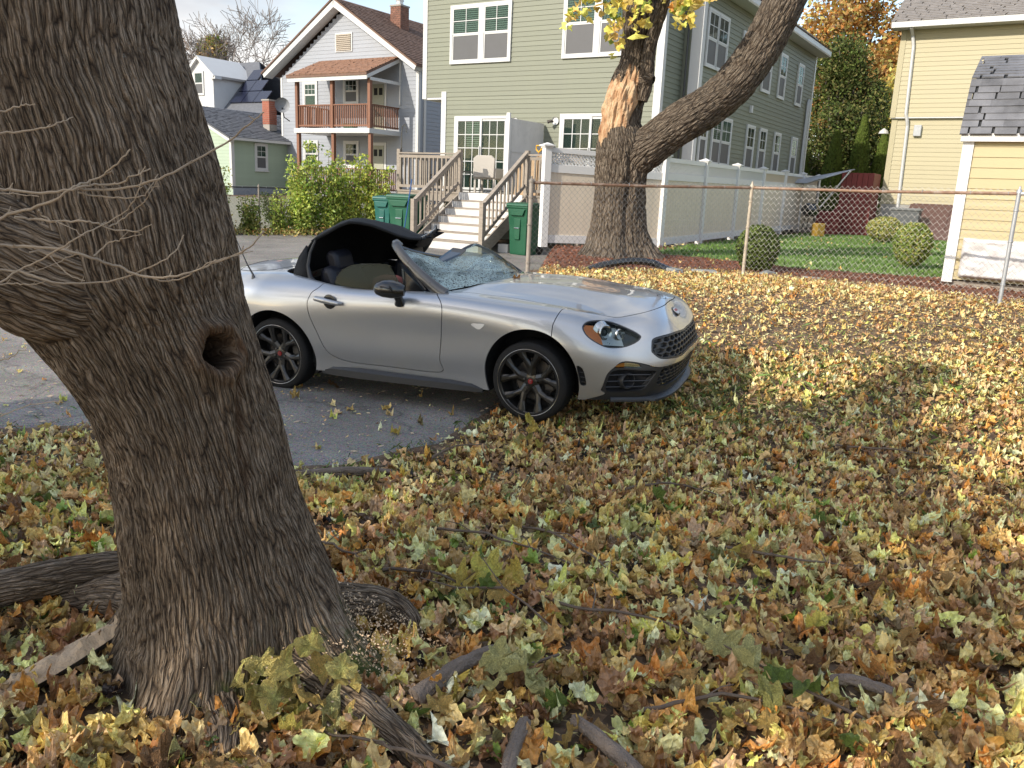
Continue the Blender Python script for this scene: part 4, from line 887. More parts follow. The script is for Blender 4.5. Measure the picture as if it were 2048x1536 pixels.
def trunk_mesh(name, P, Rr, nth, nz_, mat, parent, seed=1, plate=(26, 5.5), amp=.012, lobes=.04, mod=None, hole=None, label=None, seam=math.pi/2, upref=None):
    P = np.array(P, float); Rr = np.array(Rr, float); n = len(P); ts = np.linspace(0, n-1, nz_)
    C_ = _nspl(P, ts, False); r_ = _nspl(Rr[:, None], ts, False)[:, 0]
    T_ = np.gradient(C_, axis=0); T_ /= np.linalg.norm(T_, axis=1, keepdims=True)
    up = np.array(upref if upref is not None else (0, 1, 0), float)
    A_ = np.cross(np.broadcast_to(up, T_.shape), T_); A_ /= np.linalg.norm(A_, axis=1, keepdims=True); B_ = np.cross(T_, A_)
    ln = np.concatenate([[0], np.cumsum(np.linalg.norm(np.diff(C_, axis=0), axis=1))])
    th = np.linspace(0, 2*math.pi, nth+1)+seam
    TH, LN = np.meshgrid(th, ln, indexing='xy'); rr = np.repeat(r_[:, None], nth+1, 1)
    cs, sn = np.cos(TH), np.sin(TH)
    rr = rr*(1+lobes*fbm(np.stack([cs*1.4, sn*1.4, LN*1.1], -1), 3, seed)*2)
    Nd = cs[..., None]*A_[:, None]+sn[..., None]*B_[:, None]
    if mod is not None: rr = mod(rr, TH, C_[:, None, 2]+0*TH, C_[:, None]+Nd*rr[..., None])
    rm = float(r_.mean()); U_ = (TH-seam)*rm
    w = fbm(np.stack([cs*rm*5, sn*rm*5, LN*4], -1), 3, seed+5)
    e = vor_edge((U_+w*.035)*plate[0], (LN+w*.05)*plate[1], seed)
    e2 = vor_edge((U_+w*.03)*plate[0]*2.1, (LN+w*.03)*plate[1]*2.0, seed+3)
    big = fbm(np.stack([cs*rm*9, sn*rm*9, LN*2.2], -1), 3, seed+7)
    disp = amp*(np.clip(e/.35, 0, 1)*.9+np.clip(e2/.4, 0, 1)*.35+big*1.1-.8)
    # no seam jump
    bl = np.minimum(TH-seam, 2*math.pi+seam-TH); disp = disp*np.clip(bl/.08, 0, 1)
    rr = rr+disp
    V = C_[:, None]+Nd*rr[..., None]
    att = np.zeros(V.shape)
    if hole is not None: V, att = hole(V, Nd, att)
    k = nth+1; ix = np.arange(nz_*k).reshape(nz_, k); F = np.stack([ix[:-1, :-1], ix[:-1, 1:], ix[1:, 1:], ix[1:, :-1]], -1).reshape(-1, 4)
    uv = np.stack([U_, LN], -1)
    return V, F, att, uv
BARK = barkmat('maple_bark')
BARK2 = barkmat('maple_bark_far', (.035, .025, .018), (.13, .098, .07), (.20, .16, .12), 20, 3.4, moss=False, dist=.03)  # coarser brown bark of the forked maple behind the fence

# ------------------------------------------------------------ the leaning maple in front
near = empty('maple_tree', (-1.0, 2.8, 0), label='big leaning maple trunk with a dark knothole, closest tree, at the driveway edge', cat='tree')
def rel(o, root):
    return o
def nmod(rr, TH, Z, P):
    # root flare with buttresses
    h = Z; fl = np.exp(-np.clip(h-.0, 0, 9)/.20)
    b_ = 0
    for az, am, w_ in ((R(-90), .34, .34), (R(-14), .95, .34), (R(25), .40, .28), (R(185), .45, .3), (R(95), .3, .4), (R(-50), .12, .25)):
        ang = np.angle(np.exp(1j*(np.arctan2(P[..., 1]-2.8, P[..., 0]+1.03)-az)))
        b_ = b_+am*np.exp(-(ang/w_)**2)
    return rr*(1+fl*.14)+fl**1.6*b_*.44
HOLE = np.array([-.936, 2.568, 1.222])
def nhole(V, Nd, att):
    d = V-HOLE; a = np.abs(Nd[..., 1]) # facing
    fr = (Nd[..., 0]*.83-Nd[..., 1]*.553) > .25
    dh = d[..., 0]*.553+d[..., 1]*.83
    dd = np.hypot(dh*.84, d[..., 2]*.95); ang = np.arctan2(d[..., 2], dh)
    dd = dd*(1+.10*np.sin(ang*2+1)+.05*np.sin(ang*5))
    ring = np.exp(-((dd-.066)/.024)**2)*.036+np.exp(-((dd-.10)/.05)**2)*.014
    pit = -.30*sstep((.050-dd)/.016)
    disp = np.where(fr, ring+pit, 0)
    V = V+Nd*disp[..., None]
    R_ = np.where(fr, np.exp(-((dd-.06)/.022)**2)*.55, 0)
    # long healed scar below the hole
    sx = .055+.02*np.sin(V[..., 2]*6)+(1.2-V[..., 2])*.03; sc = np.exp(-((dh-sx)/.016)**2)*sstep((V[..., 2]-.72)/.1)*sstep((1.17-V[..., 2])/.05)*fr
    V = V+Nd*(sc*-.018+.014*np.exp(-((dh-sx+.045)/.022)**2)*sstep((V[..., 2]-.72)/.1)*sstep((1.17-V[..., 2])/.05)*fr)[..., None]
    att[..., 0] = np.clip(R_+sc*.5, 0, 1); att[..., 2] = np.where(fr, sstep((.052-dd)/.012), 0)  # blue mask darkens the pit: rot plus painted-in shade
    m_ = np.exp(-np.clip(V[..., 2]-.04, 0, 9)/.24)*sstep((V[..., 0]+1.25)/.5)
    att[..., 1] = np.clip(m_, 0, 1)
    return V, att
NP = [(-1.03, 2.80, -.25), (-1.02, 2.80, .0), (-1.02, 2.80, .256), (-1.061, 2.79, .549), (-1.102, 2.78, .829), (-1.168, 2.76, 1.096), (-1.248, 2.74, 1.318), (-1.300, 2.72, 1.515), (-1.365, 2.72, 1.832), (-1.425, 2.73, 2.058), (-1.47, 2.75, 2.35), (-1.58, 2.80, 2.9), (-1.70, 2.9, 3.6), (-1.8, 3.0, 4.4)]
NR = [.36, .355, .345, .318, .298, .303, .335, .365, .352, .348, .34, .30, .26, .22]
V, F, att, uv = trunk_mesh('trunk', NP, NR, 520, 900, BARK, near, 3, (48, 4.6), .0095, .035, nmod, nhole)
V = V-np.array([-1.0, 2.8, 0])
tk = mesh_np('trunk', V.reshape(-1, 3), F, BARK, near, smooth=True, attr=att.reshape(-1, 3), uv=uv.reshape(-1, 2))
# hollow behind the knothole
LP = [(-1.20, 2.66, 1.40), (-1.42, 2.56, 1.49), (-1.66, 2.50, 1.63), (-1.95, 2.46, 1.82), (-2.35, 2.5, 2.15), (-2.9, 2.4, 2.6), (-3.6, 2.2, 3.3), (-4.3, 2.0, 4.3)]
V, F, att, uv = trunk_mesh('limb', LP, [.22, .25, .215, .185, .165, .15, .13, .1], 220, 300, BARK, near, 8, (26, 6), .010, .04, upref=(0, 1, .2))
mesh_np('limb', (V-np.array([-1.0, 2.8, 0])).reshape(-1, 3), F, BARK, near, smooth=True, attr=att.reshape(-1, 3), uv=uv.reshape(-1, 2))
# surface roots running out from the base
for k, (pts, r0) in enumerate((([(-.75, 2.6, .10), (-.5, 2.45, .07), (-.25, 2.25, .03), (-.05, 2.10, -.03)], .065), ([(-.72, 2.95, .13), (-.52, 3.05, .10), (-.38, 3.02, .06), (-.3, 2.9, -.02)], .075), ([(-1.35, 2.95, .14), (-1.6, 3.05, .08), (-1.85, 3.1, .0)], .09), ([(-1.3, 4.75, .0), (-1.05, 4.76, .025), (-.8, 4.82, .02), (-.66, 4.84, -.02)], .03), ([(-.95, 2.45, .05), (-.85, 2.25, .03), (-.8, 2.05, -.03)], .055))):
    V, F, att, uv = trunk_mesh('root', pts, [r0*1.3, r0, r0*.7, r0*.4][:len(pts)], 60, 110, BARK, near, 20+k, (26, 6), .006, .08, upref=(0, 0, 1))
    att[..., 1] = .25 if k != 3 else .0
    mesh_np('root', (V-np.array([-1.0, 2.8, 0])).reshape(-1, 3), F, BARK, near, smooth=True, attr=att.reshape(-1, 3), uv=uv.reshape(-1, 2))

# ------------------------------------------------------------ leaves (shared shapes)
LOUT = [(.0, .0), (.06, -.04), (.22, -.12), (.34, -.07), (.47, -.02), (.43, .08), (.45, .16), (.53, .20), (.63, .36), (.54, .38), (.46, .47), (.37, .47), (.28, .46), (.30, .57), (.32, .66), (.18, .72), (.11, .85), (.0, .98)]
def leaf_shape(lod, seed):
    """(V,F): leaf with its stem at the origin, y towards the tip, curled"""
    rg = np.random.default_rng(seed)
    if lod == 0: h = LOUT
    elif lod == 1: h = [LOUT[i] for i in (0, 2, 4, 6, 8, 12, 14, 17)]
    else: h = [(0, 0), (.40, .0), (.30, .2), (.5, .36), (.2, .55), (0, 1)]
    P = [(x, y) for x, y in h]+[(-x, y) for x, y in h[-2:0:-1]]
    P = np.array(P, float); P += rg.normal(0, .028 if lod else .022, P.shape); P[:, 0] *= rg.uniform(.78, 1.12); n = len(P); c = np.array([0, .30])
    if lod == 0:
        In = c+(P-c)*.5; V2 = np.concatenate([[c], In, P])
        F = [(0, 1+i, 1+(i+1) % n, 1+(i+1) % n) for i in range(n)]+[(1+i, 1+n+i, 1+n+(i+1) % n, 1+(i+1) % n) for i in range(n)]
    else:
        V2 = np.concatenate([[c], P]); F = [(0, 1+i, 1+(i+1) % n, 1+(i+1) % n) for i in range(n)]
    x, y = V2[:, 0], V2[:, 1]-.3
    k1, k2, k3 = rg.normal(0, .55), rg.normal(0, .5), rg.normal(0, .5); fold = abs(rg.normal(0, .55)); cur = rg.uniform(.7, 2.6) if seed % 3 else 3.6
    r2 = x*x+y*y
    z = fold*np.abs(x)*.8+k1*x*y*1.4+cur*.45*r2*np.cos(np.arctan2(y, x)*rg.integers(1, 4)+rg.uniform(0, 6))+.08*np.sin(x*14+k3)+.07*np.sin(y*13+k2)
    sh = 1-np.clip(cur*.32*r2, 0, .55); V = np.stack([x*sh, y*sh, z*.9], 1)
    return V, np.array(F)
SH = {l: [leaf_shape(l, s) for s in range(14)] for l in (0, 1, 2)}
def leaf_cloud(name, pos, nrm_tilt, yaw, size, cols, lod, mat, parent=None, origin=(0, 0, 0), roll=None, **k):
    """one mesh of many leaves"""
    n = len(pos); sh = SH[lod]; pick = RNG.integers(0, len(sh), n); Vs = []; Fs = []; Cs = []; base = 0
    pos = np.asarray(pos)-np.asarray(origin); roll = RNG.uniform(0, 2*math.pi, n) if roll is None else roll
    for s in range(len(sh)):
        id_ = np.where(pick == s)[0]
        if len(id_) == 0: continue
        V, F = sh[s]; m_ = len(V); q = len(id_)
        cy, sy = np.cos(yaw[id_]), np.sin(yaw[id_]); ct, st_ = np.cos(nrm_tilt[id_]), np.sin(nrm_tilt[id_]); cr_, sr = np.cos(roll[id_]), np.sin(roll[id_])
        X_ = V[None, :, 0]*cr_[:, None]-V[None, :, 1]*sr[:, None]; Y_ = V[None, :, 0]*sr[:, None]+V[None, :, 1]*cr_[:, None]; Z_ = np.repeat(V[None, :, 2], q, 0)
        Y2 = Y_*ct[:, None]-Z_*st_[:, None]; Z2 = Y_*st_[:, None]+Z_*ct[:, None]
        X3 = X_*cy[:, None]-Y2*sy[:, None]; Y3 = X_*sy[:, None]+Y2*cy[:, None]
        W_ = np.stack([X3, Y3, Z2], -1)*size[id_][:, None, None]+pos[id_][:, None]
        Vs.append(W_.reshape(-1, 3)); Fs.append((F[None]+(np.arange(q)*m_)[:, None, None]+base).reshape(-1, 4)); Cs.append(np.repeat(cols[id_], m_, 0)); base += q*m_
    V = np.concatenate(Vs); F = np.concatenate(Fs); C_ = np.concatenate(Cs)
    t = F[:, 2] == F[:, 3]
    me_f = [tuple(f) for f in F[~t]]+[tuple(f[:3]) for f in F[t]] if (~t).any() else F[:, :3]
    o = mesh_np(name, V, me_f, mat, parent, attr=C_); return tag(o, **k)
PAL = {'butter': (.54, .36, .12), 'tan': (.38, .235, .09), 'brown': (.17, .092, .04), 'pale': (.39, .36, .15), 'yellow': (.50, .37, .085), 'orange': (.38, .165, .04), 'green': (.12, .165, .03), 'olive': (.27, .25, .075), 'pink': (.32, .20, .105), 'gold': (.44, .29, .09), 'cream': (.46, .35, .165)}
def pal(names, w, n, jit=.27):
    w = np.array(w, float); w /= w.sum(); c = np.array([PAL[k] for k in names])[RNG.choice(len(names), n, p=w)]
    return np.clip(2.05*c*(1+RNG.normal(0, jit, (n, 1)))*(1+RNG.normal(0, .035, (n, 3))), .01, .85)

# ------------------------------------------------------------ the split maple behind the fence
far = empty('maple_tree', (1.68, 14.2, .68), label='large forked maple with raw orange torn wood, rising behind the chain link fence', cat='tree')
FO = np.array([1.68, 14.2, .68])
def fmod(rr, TH, Z, P):
    fl = np.exp(-np.clip(Z-.66, 0, 9)/.28)
    b_ = .25*np.cos(TH*3+.4)+.22*np.cos(TH*5+1.7)+.45
    rr = rr*(1+fl*.22)+fl*.32*b_
    cr_ = np.exp(-((np.angle(np.exp(1j*(TH-R(-78)))))/.16)**2)*sstep((2.6-Z)/.5)
    return rr-cr_*.06
def ftrunk(pts, rad, nth, nzz, seed, nm, mod=None, up=(0, 1, 0), amp=.022, hole=None):
    V, F, att, uv = trunk_mesh(nm, pts, rad, nth, nzz, BARK2, far, seed, (13, 3.2), amp, .06, mod, hole, upref=up)
    return mesh_np(nm, (V-FO).reshape(-1, 3), F, BARK2, far, smooth=True, attr=att.reshape(-1, 3), uv=uv.reshape(-1, 2))
ftrunk([(1.68, 14.2, .3), (1.68, 14.2, .72), (1.665, 14.2, 1.06), (1.668, 14.2, 1.64), (1.68, 14.2, 2.2), (1.66, 14.2, 2.5), (1.60, 14.2, 2.8)], [.50, .49, .455, .425, .43, .42, .32], 300, 330, 31, 'trunk', fmod)
ftrunk([(1.60, 14.25, 2.2), (1.60, 14.25, 2.6), (1.63, 14.25, 3.0), (1.68, 14.25, 3.39), (1.76, 14.25, 3.78), (1.77, 14.25, 4.15), (1.79, 14.25, 4.75), (1.75, 14.3, 5.6), (1.7, 14.3, 7)], [.34, .33, .31, .30, .25, .23, .27, .22, .15], 180, 420, 41, 'stem')
ftrunk([(1.72, 14.15, 1.95), (1.85, 14.1, 2.3), (2.10, 14.05, 2.52), (2.563, 14.0, 2.89), (3.22, 14.0, 3.38), (3.72, 14.0, 4.08), (4.02, 14.0, 4.78), (4.3, 14.0, 5.6), (4.5, 14, 6.8)], [.27, .32, .335, .33, .325, .315, .31, .28, .2], 220, 440, 51, 'limb', up=(0, 1, .1))
ftrunk([(1.90, 14.0, 3.2), (1.93, 13.98, 3.5), (1.955, 13.9, 4.0), (2.10, 13.9, 4.63), (2.3, 13.9, 5.6)], [.09, .12, .10, .095, .06], 70, 160, 61, 'branch', amp=.010)
ftrunk([(1.86, 13.98, 3.55), (1.98, 13.90, 3.52), (2.03, 13.86, 3.50)], [.09, .10, .06], 50, 30, 71, 'branch_stub', amp=.010)
# torn wood: a splintered pale face on the left of the stem
m, nt, b = newmat('torn_wood'); L = nt.links.new
tc = N_(nt, 'ShaderNodeTexCoord'); mp = N_(nt, 'ShaderNodeMapping'); mp.inputs['Scale'].default_value = (14, 14, 1.6); L(tc.outputs['Object'], mp.inputs[0])
n1 = N_(nt, 'ShaderNodeTexNoise', Scale=1.6, Detail=9.0, Roughness=.7); L(mp.outputs[0], n1.inputs[0]); n3 = N_(nt, 'ShaderNodeTexNoise', Scale=2.4, Detail=4.0); L(tc.outputs['Object'], n3.inputs[0])
ad = N_(nt, 'ShaderNodeMath', operation='MULTIPLY_ADD'); L(n3.outputs[0], ad.inputs[0]); ad.inputs[1].default_value = .9; ad.inputs[2].default_value = -.2; a2 = N_(nt, 'ShaderNodeMath', operation='ADD'); L(ad.outputs[0], a2.inputs[0]); L(n1.outputs[0], a2.inputs[1])
cr = N_(nt, 'ShaderNodeValToRGB'); L(a2.outputs[0], cr.inputs[0]); e = cr.color_ramp.elements; e[0].position = .42; e[0].color = (.11, .04, .018, 1); e[1].position = 1; e[1].color = (.62, .47, .30, 1); q = e.new(.60); q.color = (.32, .15, .065, 1); q = e.new(.78); q.color = (.50, .31, .17, 1)
L(cr.outputs[0], b.inputs['Base Color']); b.inputs['Roughness'].default_value = .75; bp = N_(nt, 'ShaderNodeBump', Strength=1.0, Distance=.03); L(n1.outputs[0], bp.inputs['Height']); L(bp.outputs[0], b.inputs['Normal'])
TORN = m
nz2, nth2 = 170, 110
zz = np.linspace(2.42, 3.82, nz2); cxl = np.interp(zz, [2.4, 2.7, 3.0, 3.3, 3.6, 3.85], [1.52, 1.50, 1.54, 1.60, 1.69, 1.73]); rl = np.interp(zz, [2.4, 2.55, 2.8, 3.1, 3.35, 3.6, 3.85], [.16, .225, .25, .265, .25, .17, .05])
th = np.linspace(R(-190), R(20), nth2); TH, ZZ = np.meshgrid(th, zz, indexing='xy')
rr = rl[:, None]*(1+.34*fbm(np.stack([TH*1.8, ZZ*3.4, 0*TH], -1), 5, 91)+.16*fbm(np.stack([TH*7, ZZ*2.6, 0*TH], -1), 4, 92))
rr = rr-.07*np.exp(-((TH-R(-78))/.22)**2-((ZZ-3.28)/.12)**2)-.05*np.exp(-((TH-R(-100))/.25)**2-((ZZ-2.95)/.2)**2)
rr = rr*(1-.45*sstep((TH-R(-15))/.5))
V = np.stack([cxl[:, None]+rr*np.cos(TH), 14.12+rr*np.sin(TH), ZZ+.07*noise3(np.stack([TH*5, TH*0, TH*0], -1), 93)*sstep((ZZ-3.3)/.3)+.08*noise3(np.stack([TH*4, TH*0, TH*0], -1), 97)*sstep((2.7-ZZ)/.2)], -1)-FO
ix = np.arange(nz2*nth2).reshape(nz2, nth2); F = np.stack([ix[:-1, :-1], ix[:-1, 1:], ix[1:, 1:], ix[1:, :-1]], -1).reshape(-1, 4)
mesh_np('torn_wood', V.reshape(-1, 3), F, TORN, far, smooth=True)
# sprays of yellow leaves hanging in front
def twig_leaves(name, pts, parent, origin, n, size, cols, mat=MAT_FOL, spread=.12, rad=.008, lod=1):
    p3 = _nspl(np.array(pts, float), np.linspace(0, len(pts)-1, 14), False)
    MB().tube([tuple(q-origin) for q in p3], list(np.linspace(rad, rad*.35, 14)), 5).build('twig', TWIG, parent)
    i = RNG.integers(2, 14, n); P = p3[i]+RNG.normal(0, spread, (n, 3))*np.array([1, 1, .8])
    return leaf_cloud(name, P, RNG.uniform(.9, 2.3, n), RNG.uniform(0, 6.28, n), size*RNG.uniform(.75, 1.25, n), cols(n), lod, mat, parent, origin, kind='stuff')
TWIG = M('twig_bark', (.12, .085, .06), .8, .2, 20)
PALETWIG = M('pale_twig', (.30, .23, .16), .7, .2, 12)
yc = lambda n: pal(['yellow', 'gold', 'green', 'olive', 'orange'], [7, 3, 1.4, 1.2, .4], n, .12)
for pts, n in (([(1.75, 13.7, 5.2), (1.45, 13.5, 4.85), (1.05, 13.45, 4.60), (.65, 13.4, 4.30)], 30), ([(1.5, 13.6, 5.0), (1.35, 13.5, 4.6), (1.30, 13.5, 4.3), (1.42, 13.5, 3.95)], 26), ([(1.9, 13.6, 5.2), (1.75, 13.5, 4.8), (1.7, 13.45, 4.5), (1.65, 13.45, 4.25)], 18), ([(2.0, 13.6, 5.0), (2.15, 13.5, 4.75), (2.3, 13.45, 4.55), (2.45, 13.4, 4.30)], 30), ([(1.6, 13.6, 5.1), (1.2, 13.5, 4.95), (.8, 13.4, 4.8), (.5, 13.4, 4.72)], 26), ([(2.0, 13.6, 5.1), (2.2, 13.5, 5.0), (2.5, 13.4, 4.85), (2.6, 13.4, 4.6)], 22)):
    twig_leaves('leaf_spray', pts, far, FO, int(n*1.7), .15, yc, spread=.10)

# ------------------------------------------------------------ generic foliage and branching
def fol_cloud(name, centres, radii, n, size, cols, parent, origin, mat=MAT_FOL, shell=.45, quad=True, squash=1, **k):
    """leaf-sized faces spread through lobes. centres (m,3) world, radii (m,)"""
    centres = np.array(centres, float); radii = np.array(radii, float); w = radii**2; w /= w.sum()
    i = RNG.choice(len(centres), n, p=w); d = RNG.normal(0, 1, (n, 3)); d /= np.linalg.norm(d, axis=1, keepdims=True)
    rr = (shell+(1-shell)*RNG.random(n)**.5)*radii[i]*(1+.18*noise3(d*2.2+centres[i], 5)); P = centres[i]+d*rr[:, None]*np.array([1, 1, squash])
    c = cols(n) if callable(cols) else cols
    clump = 1+.30*noise3(P*1.6, 15)[:, None]; c = np.clip(c*clump, .005, .9)
    a = RNG.normal(0, 1, (n, 3)); a /= np.linalg.norm(a, axis=1, keepdims=True); b_ = np.cross(a, RNG.normal(0, 1, (n, 3))); b_ /= np.linalg.norm(b_, axis=1, keepdims=True)
    s = size*RNG.uniform(.6, 1.35, n)[:, None]; P = P-np.array(origin)
    V = np.stack([P-a*s, P-b_*s*.55, P+a*s*1.1, P+b_*s*.55], 1).reshape(-1, 3); F = np.arange(4*n).reshape(n, 4)
    return tag(mesh_np(name, V, F, mat, parent, attr=np.repeat(c, 4, 0)), **k)
def branches(mb, p, d, ln, r, depth, rg, spread=.55, up=.12, seg=3, ratio=.72, n=(2, 3), tips=None, minr=.004):
    p = np.array(p, float); d = np.array(d, float); d /= np.linalg.norm(d); pts = [p.copy()]
    for k in range(seg):
        d = d+rg.normal(0, .13, 3)+np.array([0, 0, up*.25]); d /= np.linalg.norm(d); p = p+d*ln/seg; pts.append(p.copy())
    r1 = max(r*.68, minr); mb.tube([tuple(q) for q in pts], list(np.linspace(r, r1, seg+1)), 6 if r > .05 else (4 if r > .015 else 3), cap=False)
    if depth <= 0:
        if tips is not None: tips.append(p)
        return
    for k in range(rg.integers(n[0], n[1]+1)):
        e = rg.normal(0, 1, 3); e -= d*(e@d); e /= np.linalg.norm(e)+1e-9; a = rg.uniform(.6, 1.3)*spread
        nd = d*math.cos(a)+e*math.sin(a)+np.array([0, 0, up]); q = pts[-1] if k < 2 else pts[-2]
        branches(mb, q, nd, ln*ratio*rg.uniform(.8, 1.15), r1*(.8 if k == 0 else .62), depth-1, rg, spread, up, seg, ratio, n, tips, minr)
# ------------------------------------------------------------ houses (local x along the street front, y into the block)
def glasspane(name, col, rough=.04, spec=.8):
    m, nt, b = newmat(name); b.inputs['Base Color'].default_value = (*col, 1); b.inputs['Roughness'].default_value = rough; b.inputs['Specular IOR Level'].default_value = spec
    L = nt.links.new; tc = N_(nt, 'ShaderNodeTexCoord'); nz = N_(nt, 'ShaderNodeTexNoise', Scale=1.3, Detail=1.0); L(tc.outputs['Object'], nz.inputs[0])
    bp = N_(nt, 'ShaderNodeBump', Strength=.25, Distance=.03); L(nz.outputs[0], bp.inputs['Height']); L(bp.outputs[0], b.inputs['Normal'])
    tr = N_(nt, 'ShaderNodeBsdfTransparent'); tr.inputs[0].default_value = (.75, .85, .8, 1); ms = N_(nt, 'ShaderNodeMixShader'); ms.inputs[0].default_value = .34
    L(tr.outputs[0], ms.inputs[1]); L(b.outputs[0], ms.inputs[2]); L(ms.outputs[0], nt.nodes['Material Output'].inputs[0]); return m
PANE = glasspane('window_glass', (.035, .06, .05))
SCREEN = M('insect_screen', (.085, .085, .09), .55, .12, 3)
BLIND = M('window_blind', (.78, .80, .76), .6, .05)
CURT = M('curtain', (.42, .44, .42), .8, .15, 4, stretch=(6, 6, .3))
RECESS = M('window_dark', (.018, .02, .02), .9, .3, 2)
def tr_(pl, a, d, z):
    """point on a facade: a along it, d outwards"""
    return (a, -d, z) if pl[0] == 'f' else (pl[1]+d, a, z)
def fbox(mb, pl, a0, a1, d0, d1, z0, z1):
    if pl[0] == 'f':
        y = pl[1]; mb.box(a0, a1, y-d1, y-d0, z0, z1)
    else: mb.box(pl[1]+d0, pl[1]+d1, a0, a1, z0, z1)
def clapboards(root, mat, pl, a0, a1, z0, z1, exp, cut=None, name='clapboard', skip=None):
    """one object per board; cut(z) -> (a0,a1) for gables"""
    z = z0; cache = {}
    while z < z1-.01:
        h = min(exp, z1-z); aa, ab = (a0, a1) if cut is None else cut(z+h*.3)
        if ab-aa < .05: z += exp; continue
        key = (round(ab-aa, 3), round(h, 3))
        if key in cache: o = cache[key].copy(); COL.objects.link(o)
        else:
            w = ab-aa; V = [(0, 0, 0), (0, -.016, 0), (0, -.004, h), (0, 0, h), (w, 0, 0), (w, -.016, 0), (w, -.004, h), (w, 0, h)]
            o = mesh_np(name, V, [(0, 4, 5, 1), (1, 5, 6, 2), (2, 6, 7, 3), (0, 1, 2, 3), (7, 6, 5, 4)], mat); cache[key] = o
        o.parent = root
        if pl[0] == 'f': o.location = (aa, pl[1], z)
        else: o.location = (pl[1], aa, z); o.rotation_euler = (0, 0, math.pi/2)
        z += exp
def core(root, name, x0, x1, y0, y1, z0, z1, mat): return MB().box(x0, x1, y0, y1, z0, z1).build(name, mat, root)
def window(root, pl, a0, a1, z0, z1, grid=(2, 2), low=(0, 0), blind=None, trim=.07, mat=white_trim, split=.5, screen=True, hung=True, sill=False):
    d0 = .014; fr = MB(); t = trim
    for (b0, b1, c0, c1) in ((a0-t, a1+t, z1, z1+t), (a0-t, a1+t, z0-t, z0), (a0-t, a0, z0, z1), (a1, a1+t, z0, z1)): fbox(fr, pl, b0, b1, d0, .060, c0, c1)
    zs = z0+(z1-z0)*split
    w = fr.build('window', mat, root); s = MB(); k = .035
    fbox(s, pl, a0, a1, d0, .020, z0, z1); s.build('window_reveal', RECESS, w)
    if blind:
        bl = MB(); kind, lowz = blind
        zz_ = z1-.05
        if kind == 'slat':
            while zz_ > lowz: fbox(bl, pl, a0+.03, a1-.03, .022, .030, zz_-.03, zz_); zz_ -= .052
            bl.build('blind', BLIND, w, kind='stuff')
        else:
            n = max(3, int((a1-a0)/.07))
            for i in range(n):
                if kind == 'curtain' or i < n*.35 or i > n*.62: fbox(bl, pl, a0+(a1-a0)*i/n, a0+(a1-a0)*(i+.6)/n, .021, .027+.003*(i % 2), lowz, z1-.03)
            bl.build('curtain', CURT, w)
    halves = ((z0, zs, low, .036, SCREEN if screen else PANE), (zs, z1, grid, .044, PANE)) if hung else ((z0, z1, grid, .044, PANE),)
    for q, (c0, c1, g, dd, pm) in enumerate(halves):
        sh = MB()
        for (b0, b1, e0, e1) in ((a0, a1, c1-k, c1), (a0, a1, c0, c0+k), (a0, a0+k, c0+k, c1-k), (a1-k, a1, c0+k, c1-k)): fbox(sh, pl, b0, b1, dd-.01, dd+.008, e0, e1)
        if g[0] > 1:
            for i in range(1, g[0]): x = a0+(a1-a0)*i/g[0]; fbox(sh, pl, x-.009, x+.009, dd-.004, dd+.004, c0+k, c1-k)
        if g[1] > 1:
            for i in range(1, g[1]): z = c0+(c1-c0)*i/g[1]; fbox(sh, pl, a0+k, a1-k, dd-.004, dd+.0045, z-.009, z+.009)
        so = sh.build('sash', mat, w)
        p = MB(); fbox(p, pl, a0+k*.5, a1-k*.5, dd-.003, dd-.001, c0+k*.5, c1-k*.5); p.build('pane', pm, w)
    if sill: m_ = MB(); fbox(m_, pl, a0-t-.03, a1+t+.03, d0, .10, z0-t-.04, z0-t); m_.build('window_sill', mat, w)
    return w
def house(name, x, y, **k): return empty(name, (x, y, 0), ROT, **k)
SH_BROWN = M('brown_shingle', (.15, .09, .065), .9, .3, 6, bump=.01, bscale=25)
SH_GREY = M('grey_shingle', (.11, .115, .13), .9, .25, 6, bump=.01, bscale=25)
SH_MID = M('weathered_shingle', (.22, .20, .185), .9, .25, 6, bump=.01, bscale=25)
def shingles(root, mat, p0, ux, uy, w, l, ew=.30, eh=.14, thick=.012, rows=None, name='shingle', each=False, jit=.3):
    """roof plane from corner p0, unit vectors ux (along the eave) and uy (up the slope). Courses as geometry"""
    p0 = Vector(p0); ux = Vector(ux).normalized(); uy = Vector(uy).normalized(); n = ux.cross(uy).normalized()
    if n.z < 0: n = -n
    nr = int(l/eh) if rows is None else rows; rg = random.Random(5)
    if not each:
        mb = MB()
        for r in range(nr):
            x = -rg.random()*ew
            while x < w:
                a, b_ = max(x, 0), min(x+ew*.97, w); x += ew*rg.uniform(.85, 1.15)
                if b_-a < .02: continue
                t = thick*rg.uniform(.7, 1.5); q = p0+uy*(r*eh); V = [q+ux*a, q+ux*b_, q+ux*b_+uy*eh*1.05, q+ux*a+uy*eh*1.05]
                mb.add([V[0]+n*(t+.01), V[1]+n*(t+.01), V[2]+n*.012, V[3]+n*.012, V[0], V[1]], [(0, 1, 2, 3), (4, 5, 1, 0)])
        return mb.build(name if name != 'shingle' else 'shingles', mat, root, kind='stuff')
    cache = {}
    for r in range(nr):
        x = -rg.random()*ew
        while x < w:
            a, b_ = max(x, 0), min(x+ew*.96, w); x += ew*rg.uniform(.9, 1.1)
            if b_-a < .04: continue
            t = thick*rg.uniform(.7, 1.6); q = p0+uy*(r*eh)
            V = [q+ux*a+n*(t+.012), q+ux*b_+n*(t+.012), q+ux*b_+uy*eh*1.1+n*.010, q+ux*a+uy*eh*1.1+n*.010, q+ux*a, q+ux*b_]
            mesh_np(name, [tuple(v) for v in V], [(0, 1, 2, 3), (4, 5, 1, 0), (0, 3, 4), (1, 5, 2)], mat, root)

